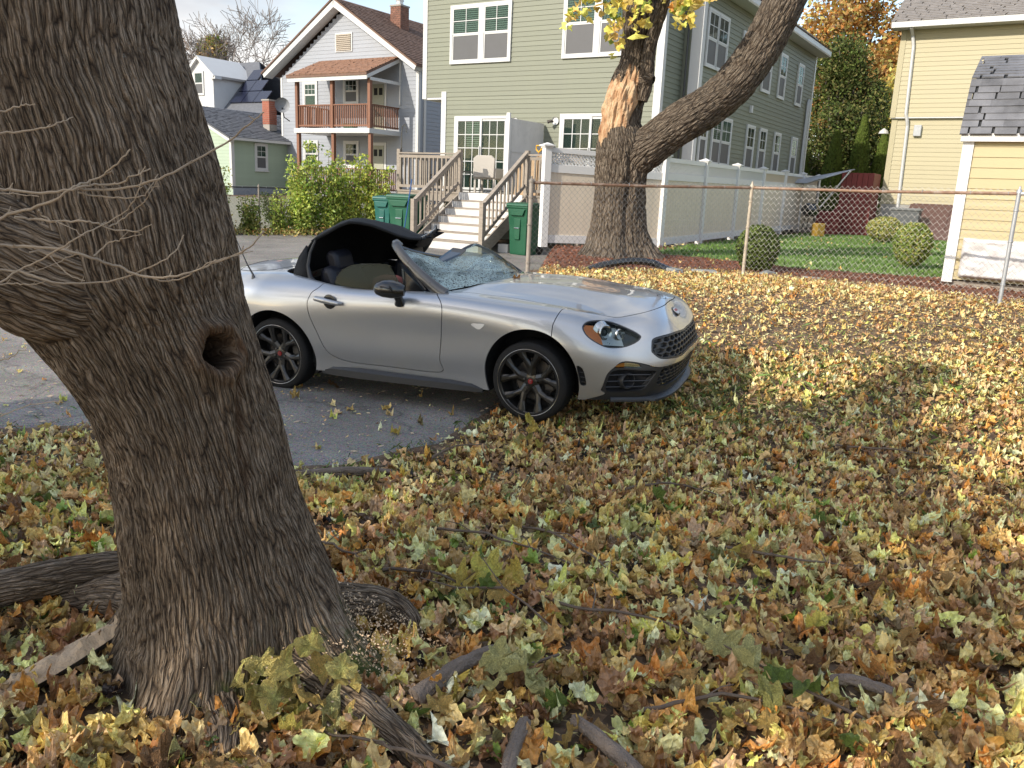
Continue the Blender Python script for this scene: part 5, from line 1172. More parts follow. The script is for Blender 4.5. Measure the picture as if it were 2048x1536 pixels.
# ---- green house
gh = house('green_house', HC[0], HC[1], label='tall sage green clapboard house with white trim and a rear deck', cat='house')
core(gh, 'wall', -7.06, -.02, .015, 1.2, 4.1, 7.4, green_siding); core(gh, 'lower_wall', -6.40, -.02, .02, 1.2, .2, 4.1, green_siding)
core(gh, 'rear_wall', -7.0, .43, 1.2, 12.4, .2, 7.2, green_siding)
clapboards(gh, green_siding, ('f', 0), -6.95, -.16, 4.1, 7.4, .118)
clapboards(gh, green_siding, ('f', .005), -6.26, -.16, .35, 4.1, .118)
clapboards(gh, green_siding, ('s', .0), .02, 1.19, .35, 7.4, .118)
clapboards(gh, green_siding, ('s', .45), 1.38, 12.26, .35, 6.62, .118)
def cboard(root, x0, x1, y0, y1, z0, z1, mat=white_trim, nm='corner_board'): return MB().box(x0, x1, y0, y1, z0, z1).build(nm, mat, root)
cboard(gh, -7.09, -6.95, -.028, .05, 4.06, 7.4); cboard(gh, -6.42, -6.26, -.028, .05, .3, 4.24)
cboard(gh, -.16, .022, -.028, .0, .35, 7.4); cboard(gh, -.0, .024, .0, .13, .35, 7.4)
cboard(gh, .20, .472, 1.17, 1.199, .35, 6.62); cboard(gh, .45, .474, 1.199, 1.38, .35, 6.62); cboard(gh, .45, .474, 12.26, 12.42, .35, 6.62)
MB().box(.02, .46, 1.196, 1.25, .2, 7.2).build('return_wall', green_siding, gh)
MB().box(-7.06, -6.43, .0, 1.0, 4.04, 4.10).build('overhang_soffit', white_trim, gh)
# windows, front
window(gh, ('f', 0), -6.08, -5.20, 5.0, 6.33, blind=('slat', 5.75)); window(gh, ('f', 0), -5.06, -4.28, 5.0, 6.33, blind=('slat', 5.72))
window(gh, ('f', 0), -2.62, -1.80, 5.0, 6.45, blind=('slat', 5.6)); window(gh, ('f', 0), -1.66, -.86, 5.0, 6.45, blind=('curtain', 5.0))
# sliding doors
def slider(a0, a1, z0, z1, blind=None):
    d = MB(); pl = ('f', 0); t = .07
    for q in ((a0-t, a1+t, z1, z1+t), (a0-t, a0, z0-.03, z1), (a1, a1+t, z0-.03, z1), (a0-t, a1+t, z0-.06, z0-.03)): fbox(d, pl, q[0], q[1], .014, .075, q[2], q[3])
    o = d.build('sliding_door', white_trim, gh); m_ = (a0+a1)/2
    r_ = MB(); fbox(r_, pl, a0, a1, .014, .018, z0, z1); r_.build('door_reveal', RECESS, o)
    for (b0, b1, dd, mt_) in ((a0, m_+.03, .060, 1), (m_-.03, a1, .040, 0)):
        s = MB(); k = .06
        for q in ((b0, b1, z1-k, z1), (b0, b1, z0, z0+k), (b0, b0+k, z0+k, z1-k), (b1-k, b1, z0+k, z1-k)): fbox(s, pl, q[0], q[1], dd-.012, dd+.01, q[2], q[3])
        for i in range(1, 3): x = b0+k+(b1-b0-2*k)*i/3; fbox(s, pl, x-.010, x+.010, dd-.008, dd-.001, z0+k, z1-k)
        for i in range(1, 5): z = z0+k+(z1-z0-2*k)*i/5; fbox(s, pl, b0+k, b1-k, dd-.007, dd-.0005, z-.010, z+.010)
        s.build('door_leaf', white_trim, o); p = MB(); fbox(p, pl, b0+k*.6, b1-k*.6, dd-.006, dd-.004, z0+k*.6, z1-k*.6); p.build('pane', PANE, o)
    if blind:
        b_ = MB(); z = z1-.08
        while z > blind: fbox(b_, pl, a0+.25, a0+.85, .020, .028, z-.03, z); z -= .055
        b_.build('blind', BLIND, o, kind='stuff')
    h = MB(); fbox(h, pl, m_-.02, m_, .07, .11, z0+.85, z0+1.15); h.build('door_handle', white_trim, o)
slider(-5.86, -4.24, 1.66, 3.52, 2.75); slider(-2.56, -.95, 1.66, 3.55)
for a in (-4.0, -2.78):
    l = MB().lathe([(.001, .03), (.095, .03), (.10, .01), (.10, 0)], 20, (a, 0, 3.45), 'y'); o = l.build('wall_lamp', white_trim, gh, smooth=True); o.location = (0, -.018-.03, 0); o.scale = (1, -1, 1); o.scale = (1, 1, 1)
    MB().tube([(a-.03, -.06, 3.43), (a-.05, -.12, 3.44), (a-.13, -.16, 3.41)], [.03, .035, .045], 8).build('lamp_head', M('lamp_bronze', (.09, .075, .06), .4), o, smooth=True)
# side windows
for (b0, b1) in ((.80, 1.47), (1.56, 2.17)): pass
sw_ = ('s', .45)
window(gh, sw_, 1.50, 2.15, 4.90, 6.12, blind=None, trim=.06, screen=True); window(gh, sw_, 2.22, 2.9, 4.90, 6.12, trim=.06)
for b0, b1 in ((4.2, 4.8), (6.25, 7.0), (7.97, 8.6), (10.12, 10.72)): window(gh, sw_, b0, b1, 4.85, 6.05, trim=.06)
for b0, b1, bl in ((1.55, 2.0, None), (2.46, 3.08, ('slat', 3.1)), (3.14, 3.86, None), (5.34, 5.98, None), (6.6, 7.2, None), (8.2, 8.8, None), (10.3, 10.9, None)): window(gh, sw_, b0, b1, 2.60, 3.74, trim=.06, blind=bl)
# a wind tapestry hung behind the near lower pane
MB().box(.485, .489, 3.2, 3.80, 3.2, 3.70).build('window_film', M('patterned_film', (.50, .52, .52), .5, .5, 3, stretch=(1, 2, 9)), gh)
MB().box(.46, .70, 5.0, 5.08, 6.0, 6.16).build('vent_cap', white_trim, gh)
MB().box(.465, .53, 5.4, 5.52, 4.12, 4.32).build('vent_cap', white_trim, gh)
# roof skirt over the side and the third storey set back
rf = MB(); rf.prism([(.46, 6.62), (.86, 6.62), (.88, 6.66), (.88, 6.80), (.0, 7.28), (-.4, 7.28), (-.4, 6.62)], 1.25, 12.62, 'y'); rf.build('roof', white_trim, gh)
sh = shingles(gh, SH_BROWN, (.90, 1.2, 6.81), (0, 1, 0), (-.9, 0, .50), 11.5, 1.05)
MB().box(-6.8, -.35, 2.4, 9.9, 7.2, 9.8).build('upper_wall', green_siding, gh)
clapboards(gh, green_siding, ('s', -.34), 2.4, 9.8, 7.22, 9.8, .118); cboard(gh, -.34, -.31, 9.78, 9.95, 7.2, 9.8)
window(gh, ('s', -.34), 5.2, 6.0, 8.2, 9.5, trim=.07)
MB().box(-7.3, .35, -.35, .6, 7.4, 7.55).build('front_eave', white_trim, gh)
MB().tube([(.14, 1.10, .4), (.14, 1.10, 7.0)], .022, 6).build('downpipe', M('dark_pipe', (.06, .06, .06), .5), gh)
for k in range(3): MB().tube([(.50, 11.7+.11*k, .6), (.50, 11.7+.11*k, 5.0-.1*k), (.5, 11.8+.11*k, 5.15)], .035, 6).build('conduit', M('conduit_grey', (.42, .43, .44), .45, metal=.3), gh)
# ---- deck
DW = M('deck_wood', (.27, .23, .19), .8, .3, 6, bump=.003, bscale=30, stretch=(1, 1, 4), dirt=.3, dirtcol=(.13, .11, .09))
STW = M('painted_step', (.60, .58, .56), .6, .2, 5, dirt=.4, dirtcol=(.3, .27, .23))
deck = empty('wooden_deck', (HC[0], HC[1], 0), ROT, label='weathered grey wooden deck with railings and six white steps', cat='deck')
for k in range(14): MB().box(-6.35, -.9, -2.02+.142*k, -1.885+.142*k, 1.56, 1.60).build('deck_board', DW, deck)
MB().box(-6.33, -.92, -2.0, -1.96, 1.36, 1.555).build('rim_joist', DW, deck); MB().box(-6.33, -6.29, -1.96, -.05, 1.36, 1.555).build('rim_joist', DW, deck)
for x in (-6.3, -4.35, -2.4, -.95): MB().box(x-.05, x+.05, -1.97, -1.87, .3, 2.62).build('post', DW, deck)
lat = MB()
for i in range(16):
    for sg in (1, -1):
        x0 = -6.3+i*.13; a = (x0, -1.93+.01*sg, .42); b_ = (x0+sg*.9, -1.93+.01*sg, 1.34)
        if -6.35 < b_[0] < -4.3: lat.bar(a, b_, .03, .008, (0, 1, 0))
lat.build('lattice_skirt', DW, deck, kind='stuff')
def rail(x0, y0, z0, x1, y1, z1, nb, top=.92, low=.10):
    MB().bar((x0, y0, z0+top), (x1, y1, z1+top), .10, .035).build('top_rail', DW, deck); MB().bar((x0, y0, z0+top-.08), (x1, y1, z1+top-.08), .04, .07).build('sub_rail', DW, deck)
    MB().bar((x0, y0, z0+low), (x1, y1, z1+low), .04, .07).build('bottom_rail', DW, deck)
    b0 = None
    for i in range(nb):
        t = (i+.5)/nb; x, y, z = x0+(x1-x0)*t, y0+(y1-y0)*t, z0+(z1-z0)*t
        if b0 is None: b0 = MB().box(-.018, .018, -.018, .018, low-.03, top-.07).build('baluster', DW, deck); b0.location = (x, y, z)
        else: o = b0.copy(); COL.objects.link(o); o.location = (x, y, z)
rail(-6.28, -1.97, 1.6, -4.4, -1.97, 1.6, 14); rail(-2.35, -1.97, 1.6, -1.0, -1.97, 1.6, 10); rail(-6.3, -1.9, 1.6, -6.3, -.1, 1.6, 12)
nst = 6
for k in range(nst):
    z = 1.6-(k+1)*(1.6-.36)/(nst+1); y = -2.02-.27*k
    MB().box(-4.28, -2.42, y-.30, y, z-.035, z).build('stair_tread', DW, deck)
    MB().box(-4.28, -2.42, y-.025, y, z, z+.175).build('stair_riser', STW, deck)
MB().box(-4.28, -2.42, -2.02-.27*nst-.01, -2.02-.27*nst+.015, .3, .50).build('stair_riser', STW, deck)
for x in (-4.32, -2.38):
    MB().prism([(-2.0, 1.56), (-2.0, 1.2), (-3.55, .30), (-3.75, .30), (-3.75, .50)], x-.02, x+.02, 'x').build('stair_stringer', DW, deck)
    MB().box(x-.05, x+.05, -3.80, -3.70, .28, 1.42).build('newel_post', DW, deck)
    rail(x, -3.72, .50, x, -2.02, 1.66, 11, .90, .16)
MB().box(-2.36, -2.1, -3.1, -2.9, .3, .5).build('side_step', STW, deck)
# things on the deck
ch = empty('wicker_chair', (HC[0]+E1[0]*-4.2+E2[0]*-.9, HC[1]+E1[1]*-4.2+E2[1]*-.9, 1.6), ROT+.2, label='beige wicker armchair on the deck before the right half of the sliding door', cat='chair')
WK = M('wicker', (.42, .39, .35), .8, .3, 60, bump=.006, bscale=120)
MB().prism([(-.28, .38), (-.30, .85), (-.2, .93), (.2, .93), (.30, .85), (.28, .38)], -.30, -.24, 'y').build('backrest', WK, ch, bevel=.02); MB().box(-.28, .28, -.24, .28, .34, .42).build('seat', WK, ch, bevel=.02)
for sx in (-1, 1): MB().box(sx*.29-.03, sx*.29+.03, -.25, .28, .36, .62).build('armrest', WK, ch, bevel=.02)
for sx in (-1, 1):
    for sy in (-.22, .24): MB().box(sx*.26-.025, sx*.26+.025, sy-.025, sy+.025, 0, .36).build('leg', WK, ch)
gr = empty('side_table', (HC[0]+E1[0]*-5.0+E2[0]*-1.1, HC[1]+E1[1]*-5.0+E2[1]*-1.1, 1.6), ROT, label='small black metal side table on the deck by the stair head', cat='table')
MB().box(-.28, .28, -.22, .22, .50, .53).build('tabletop', gloss_black, gr)
for sx in (-1, 1):
    for sy in (-1, 1): MB().box(sx*.25-.012, sx*.25+.012, sy*.19-.012, sy*.19+.012, 0, .5).build('leg', gloss_black, gr)
c2 = empty('folding_chair', (HC[0]+E1[0]*-5.2+E2[0]*-1.3, HC[1]+E1[1]*-5.2+E2[1]*-1.3, 1.6), ROT, label='dark patio chair behind the left deck railing', cat='chair')
MB().box(-.28, .28, -.02, .02, .4, .85).build('backrest', dark_in, c2); MB().box(-.28, .28, -.4, 0, .38, .42).build('seat', dark_in, c2)
for sx in (-1, 1):
    for sy in (-.38, 0): MB().box(sx*.26-.015, sx*.26+.015, sy-.015, sy+.015, 0, .4).build('leg', gloss_black, c2)
def onhouse(a, b, z): return (HC[0]+E1[0]*a+E2[0]*b, HC[1]+E1[1]*a+E2[1]*b, z)
pp = empty('privacy_panel', onhouse(-3.12, -.06, 1.6), ROT, label='whitish weathered privacy panel standing out from the green wall beside the sliding door', cat='screen')
MB().box(-.02, .03, -1.55, 0, .05, 1.78).build('board_panel', STW, pp); MB().box(-.04, .05, -1.66, -1.60, 0, 1.9).build('post', white_vinyl, pp); MB().box(-.04, .05, -1.6, -1.52, 0, 1.78).build('post', STW, pp)
MB().box(.031, .045, -1.5, -.06, 1.0, 1.03).build('batten', STW, pp)
cb = MB().add([(-.0, 0, 0), (.75, .1, 0), (.70, .1, .95), (.1, 0, .75), (0, .02, 0), (.75, .12, 0), (.70, .12, .95), (.1, .02, .75)], [(0, 1, 2, 3), (7, 6, 5, 4), (0, 4, 5, 1), (1, 5, 6, 2), (2, 6, 7, 3), (3, 7, 4, 0)]).build('cardboard_sheet', M('cardboard', (.40, .28, .17), .8, .15), None)
cb.location = onhouse(-2.95, -1.6, 1.6); cb.rotation_euler = (0, 0, ROT); tag(cb, 'tan cardboard sheet leaning against the whitish panel on the deck', 'cardboard')
sv = empty('snow_shovel', onhouse(-2.25, -1.7, 1.6), ROT, label='shovel with a yellow D grip standing behind the right deck railing', cat='shovel')
MB().tube([(0, 0, 0), (.02, 0, 1.0)], .015, 6).build('shaft', M('ash_wood', (.35, .2, .1), .6), sv); MB().tube([(.02, 0, 1.0), (-.05, 0, 1.06), (-.05, 0, 1.15), (.09, 0, 1.15), (.09, 0, 1.06), (.02, 0, 1.0)], .018, 6).build('grip', M('yellow_grip', (.7, .38, .03), .5), sv)
sc = empty('shepherd_hook', onhouse(-6.25, -1.9, 1.6), ROT, label='thin dark shepherd hook on the left deck corner', cat='hook')
MB().tube([(0, 0, 0), (0, 0, 1.45), (.03, 0, 1.58), (.10, 0, 1.62), (.15, 0, 1.55), (.16, 0, 1.42)], .011, 5).build('hook', gloss_black, sc)
# wheelie bins
def bin_(x, y, col, label, rz, h=1.08, w=.60, d=.66):
    b = empty('wheelie_bin', (x, y, float(gz(x, y))+.01), rz, label=label, cat='bin', group='wheelie bins beside the deck steps'); m = M('bin_plastic', col, .45, .1, 4, bump=.001, bscale=200)
    V = []
    for z, s in ((.0, .78), (.06, .80), (h*.55, .88), (h*.82, .97), (h*.9, 1.0)):
        V += [(-w/2*s, -d/2*s, z), (w/2*s, -d/2*s, z), (w/2*s, d/2*s, z), (-w/2*s, d/2*s, z)]
    F = [(3, 2, 1, 0)]+[(4*i+k, 4*i+(k+1) % 4, 4*i+4+(k+1) % 4, 4*i+4+k) for i in range(4) for k in range(4)]
    MB().add(V, F).build('bin_body', m, b, bevel=.02)
    MB().box(-w/2-.02, w/2+.02, -d/2-.02, d/2+.02, h*.9, h*.94).build('rim', m, b, bevel=.008)
    MB().prism([(-d/2-.04, h*.94), (-d/2-.02, h*.985), (0, h*1.01), (d/2, h*1.0), (d/2+.03, h*.94)], -w/2-.02, w/2+.02, 'x').build('lid', m, b, bevel=.012)
    MB().prism([(-w*.42, h*.88), (w*.42, h*.88), (w*.30, h*.76), (-w*.30, h*.76)], -d/2-.035, -d/2*.9, 'y').build('lift_pocket', m, b, bevel=.01)
    MB().prism([(-w*.16, h*.70), (w*.16, h*.70), (w*.12, h*.30), (-w*.12, h*.30)], -d/2*.93-.012, -d/2*.8, 'y').build('front_recess', m, b, bevel=.01)
    MB().tube([(-w*.12, -d/2*.95-.02, h*.52), (w*.12, -d/2*.95-.02, h*.52)], .012, 6).build('catch_bar', silver, b)
    for sx in (-1, 1): MB().lathe([(.001, -.03), (.10, -.03), (.11, 0), (.10, .03), (.001, .03)], 16, (sx*w*.42, d/2*.8, .11), 'x').build('bin_wheel', rubber, b)
    MB().tube([(-w*.35, d/2+.05, h*.9), (w*.35, d/2+.05, h*.9)], .018, 6).build('bin_handle', m, b); return b
bin_(*onhouse(-5.66, -3.1, 0)[:2], (.006, .095, .08), 'teal green wheelie bin, left of the pair beside the deck steps', ROT+.1, 1.08, .48, .55)
bin_(*onhouse(-4.92, -3.25, 0)[:2], (.006, .08, .042), 'dark green wheelie bin with a big lid, between the teal bin and the steps', ROT+.05, 1.16, .68, .70)
bin_(*onhouse(-1.72, -3.0, 0)[:2], (.006, .075, .036), 'dark green wheelie bin to the right of the deck steps by the fence post', ROT-.1, 1.14, .56, .62)
br = empty('broom', onhouse(-4.62, -3.75, .36), ROT, label='blue handled broom leaning on the bins by the stair post', cat='broom')
MB().tube([(0, 0, .2), (.12, .15, 1.5)], .014, 6).build('handle', M('blue_handle', (.02, .08, .25), .4), br); MB().tube([(0, 0, .2), (-.01, -.01, .0)], [.02, .06], 8).build('bristles', M('bristle', (.35, .33, .3), .9), br)

# ---- grey house with the porch
g2 = house('grey_house', -4.596, 37.85, label='pale grey two storey clapboard house with a brown gable roof and timber porch', cat='house')
GW = 8.57; zE, zR = 6.45, 9.25; ap_ = -4.45
MB().prism([(-GW, .6), (0, .6), (0, zE), (ap_, zR), (-GW, zE)], .02, 11, 'y').build('wall', grey_siding, g2)
def gcut(z):
    if z < zE: return (-GW+.12, -.12)
    t = (z-zE)/(zR-zE); return (-GW+(ap_+GW)*t+.03, -(-ap_)*t-.03)
clapboards(g2, grey_siding, ('f', 0), -GW, 0, 1.0, 9.1, .165, gcut)
clapboards(g2, grey_siding, ('s', 0), .12, 11, 1.0, 6.5, .165)
cboard(g2, -GW, -GW+.12, -.03, .03, 1, 6.5); cboard(g2, -.12, .02, -.03, .0, 1, 6.5); cboard(g2, .0, .03, .0, .12, 1, 6.5)
def rake(root, p, q, th=.28, d=.62, mat=white_trim, nm='rake_board'):
    p = Vector(p); q = Vector(q); u = (q-p).normalized(); n = Vector((-u.z, 0, u.x)); n = n if n.z > 0 else -n
    V = [p, q, q-n*th, p-n*th]; V2 = [v+Vector((0, d, 0)) for v in V]
    return MB().add(V+V2, [(0, 1, 2, 3), (7, 6, 5, 4), (0, 4, 5, 1), (1, 5, 6, 2), (2, 6, 7, 3), (3, 7, 4, 0)]).build(nm, mat, root)
rake(g2, (-9.33, -.5, 6.68), (-4.55, -.5, 9.62), .26, .52); rake(g2, (.28, -.5, 6.70), (-4.55, -.5, 9.62), .26, .52)
for (p, q) in (((-9.36, 6.62), (-4.55, 9.66)), ((.30, 6.64), (-4.55, 9.66))):
    u = Vector((q[0]-p[0], 0, q[1]-p[1])); w = u.length; u.normalize()
    V = [(p[0], -.55, p[1]+.06), (q[0], -.55, q[1]+.06), (q[0], 11.3, q[1]+.06), (p[0], 11.3, p[1]+.06)]; V += [(x, y, z-.08) for x, y, z in V]
    MB().add(V, [(0, 1, 2, 3), (7, 6, 5, 4), (0, 4, 5, 1), (1, 5, 6, 2), (2, 6, 7, 3), (3, 7, 4, 0)]).build('roof', SH_BROWN, g2)
    if p[0] > 0: shingles(g2, SH_BROWN, (p[0], -.55, p[1]+.07), (0, 1, 0), tuple(u), 11.8, w, .35, .2, .02)
MB().box(-4.9, -3.85, -.05, -.0, 7.48, 8.30).build('gable_vent', white_trim, g2)
for k in range(9): MB().add([(-4.83, -.055, 7.54+k*.08), (-3.92, -.055, 7.54+k*.08), (-3.92, -.10, 7.57+k*.08-.03), (-4.83, -.10, 7.57+k*.08-.03), (-4.83, -.055, 7.60+k*.08), (-3.92, -.055, 7.60+k*.08)], [(0, 1, 2, 3), (3, 2, 5, 4)]).build('louvre', M('louvre_tan', (.38, .33, .27), .7), g2)
window(g2, ('f', 0), -6.92, -6.2, 5.15, 6.15, (3, 2), trim=.12, blind=('curtain', 5.2), screen=False); window(g2, ('f', 0), -4.3, -3.58, 5.28, 6.25, (3, 2), trim=.12)
window(g2, ('f', 0), -6.95, -6.2, 2.45, 3.45, (3, 2), trim=.12, blind=('curtain', 2.5), screen=False); window(g2, ('f', 0), -4.3, -3.58, 2.45, 3.45, (3, 2), trim=.12)
def pdoor(z):
    d = MB().box(-2.74, -1.80, -.05, -.005, z, z+2.15); o = d.build('door_frame', white_trim, g2)
    MB().box(-2.62, -1.92, -.075, -.051, z+.05, z+2.02).build('door', M('olive_door', (.33, .33, .26), .6, .08), o)
    for x in (-2.5, -2.2): MB().box(x, x+.2, -.085, -.076, z+1.55, z+1.85).build('door_light', RECESS, o)
pdoor(4.0); pdoor(1.35)
ds_ = MB(); ds_.lathe([(.001, .10), (.2, .07), (.30, .02), (.33, -.04)], 18, (0, 0, 0), 'y'); do = ds_.build('satellite_dish', M('dish_grey', (.22, .23, .25), .6), None, smooth=True, label='grey satellite dish on the porch corner of the pale grey house', cat='satellite dish')
_p = Vector((-5.95, -2.35, 4.95)); do.location = Vector((-4.596, 37.85, 0))+Matrix.Rotation(ROT, 3, 'Z')@_p; do.rotation_euler = (0, 0, ROT+.9)
MB().tube([(.0, .05, -.1), (.1, .25, -.5), (.35, .35, -.65)], .025, 6).build('dish_arm', GUN, do)
MB().box(.02, .10, .35, .43, 1, 6.5).build('downpipe', white_trim, g2)
# porch
RW = M('red_timber', (.19, .085, .05), .7, .2, 8, stretch=(1, 1, 3))
po = g2
MB().box(-5.55, -1.0, -2.05, .0, 3.78, 3.98).build('porch_floor', white_trim, g2); MB().box(-5.55, -1.0, -2.05, 0, 1.15, 1.30).build('lower_porch_floor', DW, g2)
for x in (-5.42, -3.25, -1.08):
    MB().box(x-.075, x+.075, -2.0, -1.85, 3.98, 6.0).build('porch_post', RW, g2); MB().box(x-.075, x+.075, -1.95, -1.80, 1.3, 3.78).build('porch_post', RW, g2)
    MB().box(x-.06, x+.06, -1.95, -1.83, .6, 1.15).build('porch_pier', RW, g2)
def prail(x0, y0, x1, y1, zf, n, h=.98):
    MB().bar((x0, y0, zf+h), (x1, y1, zf+h), .10, .05).build('porch_rail', RW, g2); MB().bar((x0, y0, zf+.12), (x1, y1, zf+.12), .05, .06).build('porch_rail', RW, g2); b0 = None
    for i in range(n):
        t = (i+.5)/n
        if b0 is None: b0 = MB().box(-.022, .022, -.022, .022, .06, h+.02).build('porch_baluster', RW, g2); b0.location = (x0+(x1-x0)*t, y0+(y1-y0)*t, zf)
        else: o = b0.copy(); COL.objects.link(o); o.location = (x0+(x1-x0)*t, y0+(y1-y0)*t, zf)
prail(-5.42, -1.93, -3.25, -1.93, 3.98, 20); prail(-3.25, -1.93, -1.08, -1.93, 3.98, 20); prail(-1.08, -1.93, -1.08, -.05, 3.98, 16); prail(-5.42, -1.93, -5.42, -.05, 3.98, 14)
prail(-5.42, -1.9, -3.25, -1.9, 1.3, 16); prail(-3.25, -1.9, -1.08, -1.9, 1.3, 16); prail(-1.08, -1.9, -1.08, -.05, 1.3, 14)
V = [(-5.78, -2.25, 6.20), (-.98, -2.25, 6.20), (-.98, 0, 7.15), (-5.78, 0, 7.15)]; V += [(x, y, z-.10) for x, y, z in V]
MB().add(V, [(0, 1, 2, 3), (7, 6, 5, 4), (0, 4, 5, 1), (1, 5, 6, 2), (2, 6, 7, 3), (3, 7, 4, 0)]).build('porch_roof', SH_BROWN, g2)
shingles(g2, M('porch_shingle', (.24, .135, .09), .9, .3, 6, bump=.01, bscale=25), (-5.78, -2.25, 6.21), (1, 0, 0), (0, 2.25, .95), 4.8, 2.4, .33, .18, .02)
MB().box(-5.72, -1.0, -2.22, -2.16, 5.94, 6.14).build('porch_fascia', white_trim, g2); MB().bar((-1.0, -2.2, 6.05), (-1.0, 0, 7.0), .05, .14).build('porch_fascia', white_trim, g2); MB().box(-1.04, -.97, -2.0, 0, 5.92, 6.05).build('porch_beam', white_trim, g2)
MB().bar((-1.0, -.05, 5.1), (-1.0, -.05, 6.95), .07, .07, (0, 1, 0)).build('porch_bracket', white_trim, g2)
pl_ = MB().box(-.28, .28, -.15, .15, 0, .22).build('planter', M('planter_green', (.02, .17, .10), .5), None, label='small green planter box on the upper porch floor', cat='planter'); pl_.location = Vector((-4.596, 37.85, 0))+Matrix.Rotation(ROT, 3, 'Z')@Vector((-2.5, -1.6, 3.98)); pl_.rotation_euler = (0, 0, ROT)
# chimney with brick courses
BR = M('chimney_brick', (.20, .095, .065), .85, .35, 3, bump=.004, bscale=40); MORT = M('mortar', (.33, .30, .27), .95, .1)
def chimney(root, x, y, z0, z1, w, mat=BR, pot=True, name='chimney'):
    c = MB().box(x-w/2+.012, x+w/2-.012, y-w/2+.012, y+w/2-.012, z0, z1).build(name, MORT, root)
    bk = None; z = z0+.3; r = 0; bl = w/3
    while z < z1-.02:
        for s in range(4):
            for i in range(3 if r % 2 else 4):
                ln = bl if (r % 2 or i in (1, 2)) else bl/2
                a = -w/2+(bl*i if r % 2 else (0, bl/2, bl*1.5, bl*2.5)[i])
                key = ln
                V = MB().box(a+.006, a+ln-.006, -w/2-.004, -w/2+.02, z, z+.075)
                o = V.build('brick', mat, c); o.location = (x, y, 0); o.rotation_euler = (0, 0, s*math.pi/2)
        z += .09; r += 1
    MB().box(x-w/2-.03, x+w/2+.03, y-w/2-.03, y+w/2+.03, z1, z1+.07).build('chimney_cap', MORT, c)
    if pot: MB().lathe([(.17, 0), (.17, .22), (.20, .22), (.20, .32), (.001, .34)], 14, (x, y, z1+.05)).build('chimney_pot', M('galvanised', (.55, .55, .55), .4, .1, metal=.6), c)
    return c
chimney(g2, -3.3, 2.6, 8.3, 9.78, .62)
# ---- mint house
mh = house('mint_green_house', -13.361, 39.335, label='low mint green clapboard house with a slate grey roof behind the bushes', cat='house')
mz = 3.5
MB().prism([(-6.4, .8), (0, .8), (0, mz), (-3.2, 4.85), (-6.4, mz)], .02, 9, 'y').build('wall', mint_siding, mh)
clapboards(mh, mint_siding, ('f', 0), -6.4, 0, 1.25, 4.8, .15, lambda z: (-6.28, -.12) if z < mz else (-6.4+3.2*(z-mz)/1.35+.02, -3.2*(z-mz)/1.35-.02)); clapboards(mh, mint_siding, ('s', 0), .12, 9, 1.25, 3.5, .15)
MB().box(.0, .02, .0, 9, .6, 1.25).build('foundation', M('foundation_blue', (.25, .28, .33), .8), mh)
cboard(mh, -.12, .02, -.03, .0, 1.2, 3.5); cboard(mh, 0, .03, 0, .14, 1.2, 3.5)
for (p, q) in (((.30, 3.42), (-3.2, 4.92)), ((-6.7, 3.42), (-3.2, 4.92))):
    u = Vector((q[0]-p[0], 0, q[1]-p[1])); w = u.length; u.normalize(); V = [(p[0], -.35, p[1]+.05), (q[0], -.35, q[1]+.05), (q[0], 9.3, q[1]+.05), (p[0], 9.3, p[1]+.05)]; V += [(x, y, z-.08) for x, y, z in V]
    MB().add(V, [(0, 1, 2, 3), (7, 6, 5, 4), (0, 4, 5, 1), (1, 5, 6, 2), (2, 6, 7, 3), (3, 7, 4, 0)]).build('roof', SH_GREY, mh)
    if p[0] > 0: shingles(mh, SH_GREY, (p[0], -.35, p[1]+.06), (0, 1, 0), tuple(u), 9.6, w, .35, .2, .02)
rake(mh, (.30, -.33, 3.44), (-3.2, -.33, 4.94), .18, .3); rake(mh, (-6.7, -.33, 3.44), (-3.2, -.33, 4.94), .18, .3)
MB().box(.20, .32, -.3, 9.2, 3.36, 3.48).build('gutter', white_trim, mh)
window(mh, ('f', 0), -2.06, -1.60, 2.15, 3.12, trim=.10, sill=True); window(mh, ('s', 0), 1.42, 2.0, 2.15, 3.22, trim=.10, sill=True, blind=('curtain', 2.3))
chimney(mh, -1.0, 3.2, 4.0, 5.40, .48, M('chimney_brick_red', (.32, .11, .07), .85, .25, 3), pot=False)
# ---- dormer house behind
dh = house('white_dormer_house', -17.025, 48.772, label='white dormered house with solar panels on its dark roof, farthest at the left', cat='house')
MB().box(-9, 1.2, .6, 8, .8, 5.2).build('wall', white_trim, dh)
V = [(-9, .3, 5.1), (3.1, .3, 5.1), (-.6, 3.3, 8.4), (-9, 3.3, 8.4)]; V2 = [(x, y+.1, z-.12) for x, y, z in V]
MB().add(V+V2, [(0, 1, 2, 3), (7, 6, 5, 4), (0, 4, 5, 1), (1, 5, 6, 2), (2, 6, 7, 3), (3, 7, 4, 0)]).build('roof', SH_GREY, dh)
MB().add([(-9, 3.3, 8.4), (-.6, 3.3, 8.4), (3.1, 6.5, 5.1), (-9, 6.5, 5.1)], [(0, 1, 2, 3)]).build('roof', SH_GREY, dh)
MB().prism([(-2.9, 5.3), (-.65, 5.3), (-.65, 7.35), (-1.78, 8.15), (-2.9, 7.35)], -.0, 2.8, 'y').build('dormer', white_trim, dh)
for sg, (p, q) in enumerate((((-3.15, 7.2), (-1.78, 8.32)), ((-.35, 7.2), (-1.78, 8.32)))): rake(dh, (p[0], -.2, p[1]), (q[0], -.2, q[1]), .14, 3.0, white_trim if sg else white_trim, 'dormer_roof')
window(dh, ('f', 0), -2.2, -1.52, 6.25, 7.4, (1, 1), trim=.08)
MB().box(-.75, -.3, -.15, .3, 7.02, 7.18).build('eave_return', white_trim, dh)
SOL = M('solar_cell', (.012, .015, .035), .25, .1, 1, coat=.5)
u1 = Vector((0, 3.0, 3.3)).normalized()
